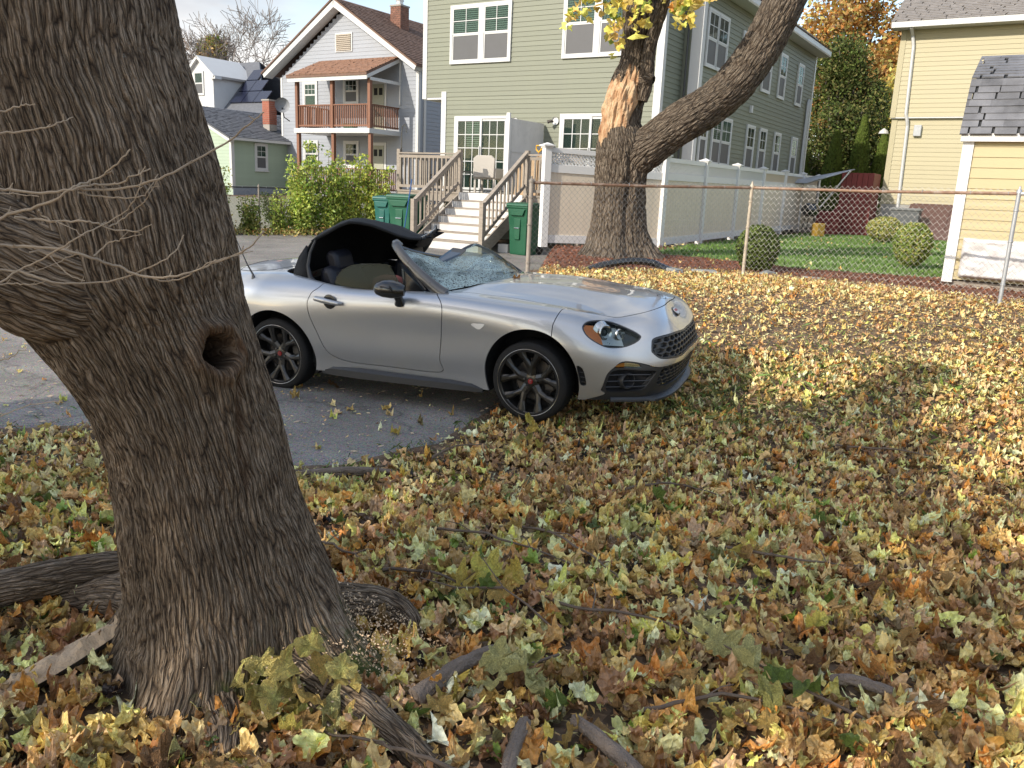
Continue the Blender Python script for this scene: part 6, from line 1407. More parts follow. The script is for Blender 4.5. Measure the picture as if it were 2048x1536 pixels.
for r in range(3):
    for c in range(3):
        p = Vector((-.45+.60*c*1.05-.28*r, .62+.28*r*2.2, 0)); a0 = -.35+c*.98-.55*r*0; y0 = .9+.62*r; z0 = 5.1+(y0-.3)*1.1
        if a0 > 2.6-1.15*r: continue
        V = [(a0, y0-.05, z0+.09), (a0+.94, y0-.05, z0+.09), (a0+.94, y0+.52, z0+.09+.63), (a0, y0+.52, z0+.09+.63)]; V += [(x, y+.03, z-.04) for x, y, z in V]
        MB().add(V, [(0, 1, 2, 3), (7, 6, 5, 4), (0, 4, 5, 1), (1, 5, 6, 2), (2, 6, 7, 3), (3, 7, 4, 0)]).build('solar_panel', SOL, dh)
# ---- yellow house
yh = house('yellow_house', 11.621, 27.481, label='large pale yellow clapboard house with an overhanging upper storey and grey roof', cat='house')
MB().box(.0, 9, .02, 9, 4.42, 7.1).build('wall', yellow_siding, yh); MB().box(.06, 9, .12, 9, .5, 4.42).build('lower_wall', yellow_siding, yh)
clapboards(yh, yellow_siding, ('f', 0), .14, 9, 4.42, 7.0, .135); clapboards(yh, yellow_siding, ('f', .10), .20, 9, 1.75, 4.40, .135)
cboard(yh, -.02, .14, -.03, .02, 4.40, 7.0, yellow_siding); cboard(yh, .04, .20, .07, .12, 1.2, 4.40, yellow_siding)
MB().box(0, 9, -.01, .12, 4.38, 4.42).build('overhang_soffit', white_trim, yh)
MB().box(-.25, 9, -.42, .05, 6.98, 7.04).build('soffit', white_trim, yh); MB().box(-.25, 9, -.52, -.40, 6.98, 7.14).build('gutter', white_trim, yh)
V = [(-.28, -.5, 7.12), (9, -.5, 7.12), (9, 4.5, 9.9), (-.28, 4.5, 9.9)]; V += [(x, y, z-.1) for x, y, z in V]
MB().add(V, [(0, 1, 2, 3), (7, 6, 5, 4), (0, 4, 5, 1), (1, 5, 6, 2), (2, 6, 7, 3), (3, 7, 4, 0)]).build('roof', SH_MID, yh)
shingles(yh, SH_MID, (-.28, -.5, 7.14), (1, 0, 0), (0, 5.0, 2.78), 9.2, 4.0, .32, .15, .016)
MB().bar((-.25, -.45, 7.06), (-.25, 4.5, 9.82), .04, .16).build('rake_board', white_trim, yh)
MB().lathe([(.07, 0), (.06, .05), (.045, .06), (.045, .45)], 10, (3.0, 1.2, 8.12)).build('vent_pipe', white_trim, yh)
MB().tube([(.30, -.45, 6.98), (.32, -.10, 6.80), (.38, -.06, 6.5), (.44, -.06, 4.5), (.50, -.02, 4.30), (.52, .03, 4.15), (.58, .04, 1.5)], .05, 6).build('downpipe', white_trim, yh)
vb = MB().box(.72, .94, -.02, .10, 3.84, 4.18); vb.build('dryer_vent', M('vent_grey', (.45, .46, .47), .5), yh, bevel=.02)
MB().lathe([(.16, 0), (.13, .08), (.03, .16), (.001, .17)], 14, (-.22, .5, 3.95)).build('side_lamp', M('dish_white', (.55, .55, .53), .5), yh)
MB().box(.08, 9, .06, .12, .5, 1.74).build('foundation', M('foundation_grey', (.33, .32, .30), .9, .1), yh)
bk_ = empty('cellar_bulkhead', (11.621, 27.481, 0), ROT, label='brown steel cellar doors sloping from the yellow house wall', cat='cellar door')
BRN = M('bulkhead_brown', (.105, .055, .05), .5, .1)
MB().prism([(-1.5, .75), (-1.5, 1.0), (.03, 1.78), (.03, .75)], .95, 3.4, 'x').build('frame', BRN, bk_)
for a in (1.02, 2.2): MB().add([(a, -1.48, 1.035), (a+1.12, -1.48, 1.035), (a+1.12, .02, 1.80), (a, .02, 1.80), (a, -1.48, 1.0), (a+1.12, -1.48, 1.0), (a+1.12, .02, 1.77), (a, .02, 1.77)], [(0, 1, 2, 3), (7, 6, 5, 4), (0, 4, 5, 1), (1, 5, 6, 2), (2, 6, 7, 3), (3, 7, 4, 0)]).build('door_leaf', BRN, bk_)
db = empty('deck_box', onhouse(0, 0, 0), ROT, label='dark grey storage box beside the red shed and cellar doors', cat='storage box'); db.location = (11.75, 25.6, .72)
MB().box(-.45, .35, -.3, .3, 0, .85).build('box_body', M('box_grey', (.08, .085, .09), .6), db, bevel=.02); MB().box(-.48, .38, -.33, .33, .85, .93).build('lid', M('box_lid', (.13, .135, .14), .6), db, bevel=.02)
# red playhouse with white edge and awning
rs = empty('red_playhouse', (10.22, 26.9, .70), ROT, label='dark red wooden play structure with a white sloping edge beside the yellow house', cat='playhouse')
REDW = M('barn_red', (.16, .02, .018), .6, .2, 6)
MB().box(-.1, .85, 0, 1.2, 0, 1.95).build('wall', REDW, rs)
for k in range(6): MB().box(-.1+.16*k, .045+.16*k, -.03, 0, .0, 1.93).build('red_board', REDW, rs)
MB().prism([(-.62, .0), (-.1, 0), (-.1, 1.0), (-.5, .35)], -.04, 1.2, 'y').build('side_panel', REDW, rs)
MB().bar((-.70, -.06, .75), (.15, -.06, 2.0), .03, .16, (0, 1, 0)).build('white_edge', white_vinyl, rs); 
for k in range(4): MB().box(-.62, .1, -.35-.2*k, -.15-.2*k, 0, .75-.18*k).build('red_step', REDW, rs)
aw = empty('awning', (9.0, 27.6, 0), ROT, label='pale grey fabric awning stretched beside the red play structure', cat='awning')
V = [(-.9, -.3, 2.30), (.95, -1.3, 2.42), (1.5, .9, 2.80), (-.6, 1.8, 2.42)]; q = MB().add(V+[(.3, -.1, 2.30), (.7, .6, 2.52)], [(0, 4, 5, 3), (4, 1, 2, 5), (5, 2, 3)]).build('canopy', M('awning_grey', (.42, .44, .48), .7, .1), aw, smooth=True); s_ = q.modifiers.new('s', 'SOLIDIFY'); s_.thickness = .03
for x, y in ((-.85, -.25), (.9, -1.25), (-.5, 1.75)): MB().tube([(x, y, .7), (x, y, 2.34)], .02, 6).build('pole', GUN, aw)
gb = empty('kettle_grill', (8.9, 25.9, .72), label='black barbecue grill in the dark corner past the white fence', cat='grill')
MB().lathe([(.001, .55), (.2, .58), (.28, .72), (.28, .78), (.2, .92), (.001, .97)], 16).build('bowl', gloss_black, gb, smooth=True)
for k in range(3): MB().tube([(.12*math.cos(k*2.1), .12*math.sin(k*2.1), .62), (.28*math.cos(k*2.1), .28*math.sin(k*2.1), 0)], .015, 5).build('leg', gloss_black, gb)
yb = MB().box(-.13, .13, -.15, .15, 0, .38).build('yellow_crate', M('crate_yellow', (.28, .17, .02), .6), None, bevel=.02, label='small yellow crate on the grass at the end of the white fence', cat='crate'); yb.location = (8.75, 24.6, .74); yb.rotation_euler = (0, 0, .3)
# ---- shed
sx_, sy_ = 5.86, 11.40
sh_ = empty('garden_shed', (sx_, sy_, 0), ROT, label='small yellow shed with white corner board and a grey shingled gambrel roof', cat='shed')
MB().box(0, 3.2, .02, 2.6, .80, 2.62).build('wall', shed_siding, sh_); clapboards(sh_, shed_siding, ('f', 0), .10, 3.2, .80, 2.60, .134)
cboard(sh_, -.03, .10, -.035, .03, .76, 2.60, white_vinyl); cboard(sh_, -.03, .0, .03, .14, .76, 2.6, white_vinyl)
MB().box(-.06, 3.3, -.10, .02, 2.60, 2.70).build('fascia', white_vinyl, sh_)
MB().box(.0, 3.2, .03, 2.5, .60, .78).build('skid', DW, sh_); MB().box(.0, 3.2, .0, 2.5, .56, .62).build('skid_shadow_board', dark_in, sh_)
MB().prism([(-.10, 2.70), (.32, 3.42), (1.3, 3.85), (2.3, 3.42), (2.72, 2.70)], -.03, 3.3, 'x').build('roof', dark_in, sh_)
shg = M('shed_shingle', (.13, .13, .14), .85, .5, 3, bump=.006, bscale=50)
shingles(sh_, shg, (-.08, -.13, 2.68), (1, 0, 0), (0, .42, .72), 3.4, .84, .26, .105, .010, each=True)
shingles(sh_, shg, (-.08, .32, 3.43), (1, 0, 0), (0, .98, .43), 3.4, 1.0, .26, .125, .010)
# white plastic wrapped bundle hung on its wall
nw_, nh_ = 60, 34; A_, B_ = np.meshgrid(np.linspace(.16, 1.75, nw_), np.linspace(.84, 1.36, nh_), indexing='ij')
dd_ = .12*np.minimum(1, np.minimum(sstep((A_-.15)/.06), sstep((1.38-B_)/.05))*np.minimum(1, sstep((B_-.82)/.05)))+.030*fbm(np.stack([A_*5, B_*5, 0*A_], -1), 4, 3)+.02*np.abs(noise3(np.stack([A_*7+B_*5, B_*9, 0*A_], -1), 6))
ix = np.arange(nw_*nh_).reshape(nw_, nh_); F = np.stack([ix[:-1, :-1], ix[1:, :-1], ix[1:, 1:], ix[:-1, 1:]], -1).reshape(-1, 4)
wr = mesh_np('wrapped_bundle', np.stack([A_, -.03-dd_, B_+.012*n2(A_*4, B_*0, 5)], -1).reshape(-1, 3), F, M('white_plastic_sheet', (.62, .60, .60), .35, .1, 6, coat=.2), None, smooth=True)
wr.location = (sx_, sy_, 0); wr.rotation_euler = (0, 0, ROT); tag(wr, 'crumpled white plastic wrapped bundle against the yellow shed wall', 'wrapped bundle')
# ------------------------------------------------------------ white vinyl fence
CREAM = M('cream_vinyl', (.70, .60, .48), .5, .05, 3)
VF = [(.477, 16.10), (1.75, 16.72), (2.92, 17.38)]
ev = np.array([10.74, 30.75]); sv_ = np.array([2.92, 17.38])
for k in range(1, 7): VF.append(tuple(sv_+(ev-sv_)*k/6))
vfz = np.interp(np.arange(9), [0, 2, 8], [.74, .70, .80])
wf = empty('vinyl_fence', (VF[0][0], VF[0][1], 0), label='white and cream vinyl privacy fence with lattice top and capped posts', cat='fence')
O_ = Vector((VF[0][0], VF[0][1], 0))
for i, (x, y) in enumerate(VF):
    p = Vector((x, y, 0))-O_; z = float(vfz[i])-.06; w = .068
    c = MB(); c.box(-w, w, -w, w, 0, 1.86)
    q = c.build('fence_post', white_vinyl, wf); q.location = (p.x, p.y, z)
    cp_ = MB().box(-w-.02, w+.02, -w-.02, w+.02, 1.84, 1.87).box(-w-.045, w+.045, -w-.045, w+.045, 1.87, 1.895)
    cp_.add([(-w-.03, -w-.03, 1.895), (w+.03, -w-.03, 1.895), (w+.03, w+.03, 1.895), (-w-.03, w+.03, 1.895), (0, 0, 1.94)], [(0, 1, 4), (1, 2, 4), (2, 3, 4), (3, 0, 4)]); cp_.build('post_cap', white_vinyl, q)
    ang = math.atan2((VF[min(i+1, 8)][1]-VF[max(i-1, 0)][1]), (VF[min(i+1, 8)][0]-VF[max(i-1, 0)][0])); q.rotation_euler = (0, 0, ang)
    if i == 8: break
    a = Vector((VF[i][0], VF[i][1], 0))-O_; b_ = Vector((VF[i+1][0], VF[i+1][1], 0))-O_; d = (b_-a); ln = d.length; rz = math.atan2(d.y, d.x); z0 = float(vfz[i]); dz = float(vfz[i+1]-vfz[i]); zt0 = z0
    def part(mb, nm, mat, **k):
        o = mb.build(nm, mat, wf, **k); o.location = (a.x, a.y, z0); o.rotation_euler = (0, 0, rz); return o
    def slb(y0, y1, za, zb): # sheared box along the bay
        return [( .07, y0, za), (ln-.07, y0, za+dz), (ln-.07, y1, za+dz), (.07, y1, za), (.07, y0, zb), (ln-.07, y0, zb+dz), (ln-.07, y1, zb+dz), (.07, y1, zb)]
    bf = [(0, 3, 2, 1), (4, 5, 6, 7), (0, 1, 5, 4), (1, 2, 6, 5), (2, 3, 7, 6), (3, 0, 4, 7)]
    part(MB().add(slb(-.03, .03, .02, .17), bf), 'bottom_rail', white_vinyl); part(MB().add(slb(-.03, .03, 1.34, 1.48), bf), 'mid_rail', white_vinyl); part(MB().add(slb(-.03, .03, 1.70, 1.79), bf), 'top_rail', white_vinyl)
    nb = int((ln-.14)/.152); w_ = (ln-.14)/nb
    for k in range(nb):
        x0 = .07+k*w_; zz0 = dz*(x0/ln)
        bo = MB().prism([(x0+.003, -.012), (x0+w_-.003, -.012), (x0+w_-.0008, -.009), (x0+w_-.0008, .012), (x0+.0008, .012), (x0+.0008, -.009)], .15+zz0, 1.36+zz0, 'z'); part(bo, 'board', CREAM)
    lt = MB(); st = .075
    for sg in (1, -1):
        x = -.30
        while x < ln+.3:
            xa, xb = x, x+sg*.24; za, zb = 1.47, 1.71
            # clip to the bay
            pa, pb = (xa, za), (xb, zb)
            def cl(p, q, xl):
                t = (xl-p[0])/(q[0]-p[0]); return (xl, p[1]+(q[1]-p[1])*t)
            lo, hi = .07, ln-.07
            if max(pa[0], pb[0]) > lo and min(pa[0], pb[0]) < hi:
                if pa[0] < lo: pa = cl(pa, pb, lo)
                if pb[0] < lo: pb = cl(pb, pa, lo)
                if pa[0] > hi: pa = cl(pa, pb, hi)
                if pb[0] > hi: pb = cl(pb, pa, hi)
                if abs(pa[0]-pb[0]) > .01: lt.bar((pa[0], .006*sg, pa[1]+dz*pa[0]/ln), (pb[0], .006*sg, pb[1]+dz*pb[0]/ln), .012, .026, (0, 0, 1))
            x += st
    part(lt, 'lattice', CREAM if i > 4 else white_vinyl, kind='stuff')
# ------------------------------------------------------------ chain link fences
GALV = M('galvanised_wire', (.26, .25, .24), .5, .2, 20, metal=.5)
RUST = M('rusty_pipe', (.20, .12, .08), .7, .5, 12, metal=.25, dirt=.85, dirtcol=(.36, .33, .29))
PIPE = M('grey_pipe', (.42, .43, .45), .45, .12, 12, metal=.6)
def chainlink(pts, h, label, pitch=.037, post_mats=None, rail_mats=None, wire=.0021, zoff=0, wname='chain_link_fence', rough_top=True, wiremat=GALV, zset=None):
    o = empty(wname, (pts[0][0], pts[0][1], 0), label=label, cat='fence'); O0 = Vector((pts[0][0], pts[0][1], 0)); n = len(pts)
    zs = [float(gz(x, y))+zoff for x, y in pts] if zset is None else zset
    for i, (x, y) in enumerate(pts):
        pm = (post_mats or [PIPE]*n)[i]
        if pm is None: continue
        r = .030 if i == 0 else .024
        p = MB().tube([(0, 0, -.1), (0, 0, h+.02)], r, 10).build('fence_post', pm, o, smooth=True); p.location = (x-O0.x, y-O0.y, zs[i])
        MB().lathe([(r+.006, 0), (r+.006, .03), (.012, .055), (.012, .08), (.001, .085)], 10, (0, 0, h+.0)).build('post_cap', pm, p, smooth=True)
        for z in (.25, .75, 1.1): MB().lathe([(r+.001, 0), (r+.005, .004), (r+.005, .02), (r+.001, .024)], 10, (0, 0, h*z/1.3)).build('tie_band', pm, p)
    for i in range(n-1):
        a = Vector((pts[i][0], pts[i][1], zs[i]))-O0; b_ = Vector((pts[i+1][0], pts[i+1][1], zs[i+1]))-O0; L_ = (Vector((b_.x, b_.y, 0))-Vector((a.x, a.y, 0))).length; ux = (b_-a)/L_
        rm = (rail_mats or [PIPE]*(n-1))[i]
        MB().tube([a+Vector((0, 0, h)), (a+b_)/2+Vector((0, 0, h-.012)), b_+Vector((0, 0, h))], .019, 8).build('top_rail', rm, o, smooth=True)
        # zig-zag wires: each climbs the mesh, weaving half a diamond left and right
        m_ = int(L_/pitch); hz = pitch*1.08; ns = int((h+.05)/hz); mbw = MB(); nrm = Vector((-ux.y, ux.x, 0))
        VV = []; FF = []
        for k in range(m_+1):
            base = len(VV)
            for s in range(ns+1):
                off = (pitch*1.06 if (s+k) % 2 else -.06*pitch); x = k*pitch+off+.002*math.sin(k*.7+s*.3)
                if x > L_ or x < 0: x = min(max(x, 0), L_)
                P = a+ux*x+Vector((0, 0, .03+s*hz+.002*math.sin(k*1.1)))+nrm*((.003 if s % 2 else -.003)+.008*math.sin(x*2.1+s*.4))
                for q in range(3):
                    an = q*2.094; VV.append(P+nrm*wire*math.cos(an)+ux*wire*math.sin(an))
            for s in range(ns):
                for q in range(3): FF.append((base+s*3+q, base+s*3+(q+1) % 3, base+s*3+3+(q+1) % 3, base+s*3+3+q))
        mbw.add(VV, FF); mbw.build('wire_mesh', wiremat, o, kind='stuff')
        t = .4
        while t < L_:
            p = a+ux*t+Vector((0, 0, h)); MB().tube([p+Vector((math.cos(u)*.023*nrm.x, math.cos(u)*.023*nrm.y, math.sin(u)*.023)) for u in np.linspace(0, 6.28, 8)], .003, 4).build('wire_tie', PIPE, o); t += .45+.1*math.sin(t*9)
    return o
OLDP = M('old_post', (.27, .235, .20), .7, .35, 15, metal=.3, dirt=.5, dirtcol=(.22, .12, .07))
PAINTP = M('peeling_post', (.42, .36, .28), .65, .4, 15, metal=.1, dirt=.5, dirtcol=(.26, .14, .07))
chainlink([(.144, 11.02), (3.2, 11.75), (5.68, 9.70), (8.0, 7.7)], 1.30, 'galvanised chain link fence with a rusty top rail, in front of the lawn', post_mats=[OLDP, PAINTP, PIPE, PIPE], rail_mats=[RUST, RUST, PIPE], zset=[.54, .60, .635, .62])
chainlink([(-3.95, 22.55), (-6.6, 21.35), (-9.3, 20.1), (-12.5, 18.7)], 1.15, 'dark old chain link fence overgrown by bushes across the back of the driveway', pitch=.045, post_mats=[OLDP]*4, rail_mats=[dark_in]*3, wire=.0018)
# black corrugated edging pipe along the fence foot
for pts in ([(.18, 11.35, .40), (.6, 11.5, .44), (1.0, 11.62, .55), (1.35, 11.75, .66)], [(.75, 11.6, .52), (1.1, 11.8, .70), (1.6, 11.95, .80), (1.95, 12.0, .78)], [(1.95, 12.0, .78), (2.15, 11.85, .70), (2.45, 11.7, .62), (2.75, 11.6, .58)]):
    P = _nspl(np.array(pts, float), np.linspace(0, 3, 60), False)+np.array([0, -.12, .02]); MB().tube([tuple(p) for p in P], [.055 if k % 2 else .048 for k in range(60)], 10).build('edging_pipe', gloss_black, None, label={.18: 'black corrugated edging pipe at the foot of the corner fence post', .75: 'middle length of black edging pipe at the foot of the forked maple', 1.95: 'broken right end of the black edging pipe behind the chain link'}[pts[0][0]], cat='pipe', group='black edging pipes along the fence')
# concrete scraps behind the fence
for k, (x, y, s) in enumerate(((2.2, 11.75, .16), (2.65, 11.8, .14), (3.6, 11.95, .13), (4.1, 11.5, .12))):
    rg = np.random.default_rng(k); V = np.array([(-1, -1, 0), (1, -1, 0), (1, 1, 0), (-1, 1, 0), (-.8, -.7, 1), (.9, -.8, .8), (.7, .8, 1), (-.9, .7, .7)], float)*s*(1+rg.normal(0, .15, (8, 3)))*np.array([1.6, .8, .7])
    o = MB().add(V, [(0, 3, 2, 1), (4, 5, 6, 7), (0, 1, 5, 4), (1, 2, 6, 5), (2, 3, 7, 6), (3, 0, 4, 7)]).build('concrete_chunk', M('old_concrete', (.30, .30, .28), .9, .25), None, bevel=.015, label=('pale concrete chunk just right of the black pipe end', 'flat concrete scrap second from the black pipe end', 'concrete scrap buried in leaves right of the middle fence post', 'last concrete scrap, halfway along the right fence bay')[k], cat='rubble', group='concrete chunks along the fence'); o.location = (x, y, float(gz(x, y))-.02); o.rotation_euler = (0, 0, rg.uniform(0, 3))
# ------------------------------------------------------------ plants
_pal = pal
def pal(*a): return _pal(*a)*.72
def base(x, y): return (x, y, float(gz(x, y)))
def shrub(x, y, h, r, n, size, cols, label, cat='bush', group=None, stems=9, lobes=None, squash=1, low=.15, seed=1, trunkmat=TWIG, shell=.35, name='bush'):
    o0 = base(x, y); o = empty(name, o0, label=label, cat=cat, group=group); rg = np.random.default_rng(seed); mb = MB(); C_ = []; R_ = []
    for k in range(stems):
        a = rg.uniform(0, 6.28); q = r*rg.uniform(.1, .75); hh = h*rg.uniform(.6, 1.0)
        p = [(0, 0, 0), (q*.35*math.cos(a), q*.35*math.sin(a), hh*.4), (q*.8*math.cos(a), q*.8*math.sin(a), hh*.75), (q*math.cos(a), q*math.sin(a), hh*.98)]
        mb.tube(p, [.016, .012, .008, .003], 4)
        for t in (.12, .3, .5, .72, .95): C_.append((o0[0]+q*(.5+t*.6)*math.cos(a), o0[1]+q*(.5+t*.6)*math.sin(a), o0[2]+low*h+hh*(1-low)*t)); R_.append(r*rg.uniform(.25, .42)*(1.1-.45*t))
    mb.build('stems', trunkmat, o)
    fol_cloud('foliage', C_, R_, n, size, cols, o, o0, shell=shell, squash=squash); return o
ygc = lambda n: pal(['yellow', 'olive', 'green', 'pale'], [2.6, 5, 3.4, 1.2], n, .22)*np.array([.95, 1.15, .9])
grc = lambda n: pal(['green', 'olive', 'yellow'], [5, 3, .5], n, .3)
ylc = lambda n: pal(['yellow', 'olive', 'green'], [4, 4, 1.4], n, .22)*np.array([.95, 1.15, .9])
bl = [(-7.55, 20.5, 1.75, .75, 5200, .040, grc, 'green leafy bush at the left end of the back fence, next to the big trunk'), (-6.75, 20.95, .95, .40, 1600, .036, grc, 'small dark green bush by the old fence post'),
      (-6.05, 21.3, 1.25, .42, 1500, .036, ygc, 'thin straggly bush right of the old fence post'), (-5.5, 21.5, 2.45, .66, 5200, .042, ygc, 'tallest yellow green bush in front of the porch left post'), (-4.95, 21.75, 2.15, .60, 4200, .042, ygc, 'yellow green bush below the middle porch post'),
      (-4.4, 22.0, 2.1, .6, 4400, .042, ylc, 'yellow leaved bush right of the middle porch post'), (-3.75, 22.25, 1.9, .55, 3800, .042, ylc, 'yellowest bush beside the deck corner'), (-8.5, 20.0, 1.6, .8, 3000, .045, grc, 'green bush mostly hidden behind the big trunk')]
for i, (x, y, h, r, n, s, c, lb) in enumerate(bl): shrub(x, y, h, r, n, s, c, lb, group='bushes along the back fence', seed=i+3, low=.05, stems=16)
# weeds and leaf drift at their feet
P = np.stack([RNG.uniform(0, 1, 3500), RNG.normal(0, .30, 3500)], 1); bx = -9+P[:, 0]*6.1; by = 20.1+P[:, 0]*2.5+P[:, 1]-.1; bz = gz(bx, by)+np.abs(RNG.normal(0, .09, 3500))+.02
fol_cloud('undergrowth', np.stack([bx, by, bz], 1), np.full(3500, .05), 5200, .035, lambda n: pal(['olive', 'green', 'tan', 'gold', 'brown', 'pale'], [2, 2, 2, 2, 1, 1.5], n), None, (0, 0, 0), label='weeds and leaf drift along the foot of the back fence', kind='stuff')
# dark box hedge beyond the back fence
shrub(-6.9, 23.6, 1.0, .5, 2200, .03, lambda n: pal(['green'], [1], n, .3)*.5, 'round dark green shrub behind the back fence', seed=31)
def clipped(x, y, z, rx, rz, n, label, col, size=.022, group=None, dark=1.0):
    o0 = (x, y, z); o = empty('shrub', o0, label=label, cat='shrub', group=group)
    mb = MB(); rg = np.random.default_rng(int(x*10)); tips = []
    for k in range(10): a = k*.63; mb.tube([(0, 0, 0), (rx*.3*math.cos(a), rx*.3*math.sin(a), rz*.5), (rx*.75*math.cos(a), rx*.75*math.sin(a), rz*rg.uniform(.6, 1.5))], [.02, .014, .005], 4)
    mb.build('stems', TWIG, o)
    d = RNG.normal(0, 1, (n, 3)); d /= np.linalg.norm(d, axis=1, keepdims=True); rr = (1-.16*RNG.random(n)**1.5)*(1+.05*noise3(d*4, 3)); inner = RNG.random(n) < .25; rr = np.where(inner, rr*RNG.uniform(.5, .95, n), rr)
    P = np.array(o0)+np.array([0, 0, rz])+d*rr[:, None]*np.array([rx, rx, rz])*np.where(d[:, 2:3] < 0, np.array([.93, .93, .95]), 1)
    c = pal(col, [3, 1][:len(col)], n, .25)*dark
    a = RNG.normal(0, 1, (n, 3)); a /= np.linalg.norm(a, axis=1, keepdims=True); b_ = np.cross(a, d+RNG.normal(0, .5, (n, 3))); b_ /= np.linalg.norm(b_, axis=1, keepdims=True); s = size*RNG.uniform(.6, 1.3, n)[:, None]; P = P-np.array(o0)
    V = np.stack([P-a*s, P-b_*s*.6, P+a*s, P+b_*s*.6], 1).reshape(-1, 3); mesh_np('foliage', V, np.arange(4*n).reshape(n, 4), MAT_NEEDLE, o, attr=np.repeat(c, 4, 0)); return o
clipped(6.56, 13.95, .74, .31, .37, 9000, 'round clipped boxwood ball alone on the lawn', ['green', 'olive'])
clipped(3.60, 12.55, .62, .32, .38, 7000, 'dark rounded yew behind the middle fence post', ['green'], .024, dark=.6)
clipped(9.9, 22.8, .74, .47, .34, 6000, 'low oval shrub before the red play structure', ['olive', 'green'], .028)
# ------------------------------------------------------------ background trees
BARKF = M('far_bark', (.14, .12, .105), .9, .2, 4)
def bigtree(x, y, z, h, r, crowns, n, size, cols, label, trunk_r=.35, cat='tree', seed=2, mat=MAT_FOL, branchy=True, shell=.3, name='tree', group=None):
    o0 = (x, y, z); o = empty(name, o0, label=label, cat=cat, group=group); rg = np.random.default_rng(seed)
    mb = MB(); mb.tube([(0, 0, -.5), (rg.normal(0, .1), rg.normal(0, .1), h*.3), (rg.normal(0, .3), rg.normal(0, .3), h*.62)], [trunk_r, trunk_r*.75, trunk_r*.35], 8)
    for (cx_, cy_, cz_), cr_ in crowns: 
        for k in range(3): e = rg.normal(0, cr_*.4, 3); mb.tube([(0, 0, h*.3), (cx_*.5, cy_*.5, cz_*.6), (cx_+e[0], cy_+e[1], cz_+e[2])], [trunk_r*.4, trunk_r*.22, .03], 5)
    mb.build('trunk', BARKF, o, smooth=True)
    C_ = [(x+a, y+b_, z+c) for (a, b_, c), q in crowns]; fol_cloud('crown', C_, [q for _, q in crowns], n, size, cols, o, o0, mat=mat, shell=shell); return o
def lobes(n, rx, ry, z0, z1, r, seed):
    rg = np.random.default_rng(seed); out = []
    for k in range(n):
        a = rg.uniform(0, 6.28); q = rg.uniform(.1, 1)**.6; t = rg.random(); w = math.sin(math.pi*min(1, .25+t*.75))
        out.append(((rx*q*w*math.cos(a), ry*q*w*math.sin(a), z0+(z1-z0)*t), r*rg.uniform(.7, 1.2)))
    return out
orc = lambda n: pal(['orange', 'gold', 'tan', 'olive', 'brown'], [3.5, 2, 4, 1.6, 1], n, .25)*.95
bigtree(23.5, 62, 1, 15, 8, lobes(26, 7.5, 4, 5, 14.5, 2.3, 5), 26000, .17, orc, 'big orange brown oak beyond the green house', .5, seed=5)
bigtree(33, 66, 1, 15, 8, lobes(24, 7.5, 4, 5, 14, 2.4, 6), 22000, .17, orc, 'orange brown oak behind the yellow house gable', .5, seed=6)
bigtree(21.5, 50, 1, 9, 3, lobes(14, 2.6, 2, 2.5, 7.6, 1.4, 8), 9000, .11, lambda n: pal(['yellow', 'gold', 'olive'], [4, 2, 2], n, .2), 'yellow leaved tree between the big evergreen and the yellow house', .25, seed=8)
egc = lambda n: pal(['green', 'olive'], [5, 2], n, .3)*.40
bigtree(14.5, 40, 1, 8.6, 3, lobes(34, 2.0, 1.8, 1.0, 7.3, 1.15, 12), 42000, .075, egc, 'broad dark evergreen behind the lawn, beside the green house', .3, mat=MAT_NEEDLE, seed=12, shell=.45)
for i, (x, y, h, lb) in enumerate(((13.1, 36, 3.6, 'short arborvitae left of the pair under the big evergreen'), (14.3, 36.3, 4.3, 'tallest arborvitae of the row beside the yellow house'), (15.3, 36.5, 3.7, 'arborvitae partly hidden by the yellow house corner'), (12.0, 36.6, 2.8, 'lowest arborvitae by the end of the white fence'))):
    o0 = (x, y, .9); o = empty('arborvitae', o0, label=lb, cat='tree', group='arborvitae row at the lawn end'); MB().tube([(0, 0, 0), (0, 0, h*.8)], [.08, .03], 6).build('trunk', BARKF, o)
    n = 6000; t = RNG.random(n)**.8; a = RNG.uniform(0, 6.28, n); rr = (.62*(1-t)**.7+.05)*(.75+.25*RNG.random(n))*(1+.12*noise3(np.stack([np.cos(a)*2, np.sin(a)*2, t*7], -1), i)); P = np.stack([rr*np.cos(a), rr*np.sin(a), .1+t*h], 1)
    s = .055*RNG.uniform(.6, 1.3, n)[:, None]; A_ = np.stack([np.cos(a)*.4, np.sin(a)*.4, np.ones(n)], 1); B_ = np.stack([-np.sin(a), np.cos(a), 0*a], 1)+RNG.normal(0, .4, (n, 3)); V = np.stack([P-A_*s, P-B_*s*.5, P+A_*s, P+B_*s*.5], 1).reshape(-1, 3)
    mesh_np('crown', V, np.arange(4*n).reshape(n, 4), MAT_NEEDLE, o, attr=np.repeat(pal(['green'], [1], n, .25)*.7, 4, 0))
# dark shrub mass filling the corner behind the lawn
bigtree(11.8, 38, .9, 3, 2, lobes(16, 2.6, 1.0, .5, 2.6, .9, 21), 9000, .06, egc, 'dark shrubs in the shade at the end of the white fence', .08, cat='bush', seed=21, name='bush')
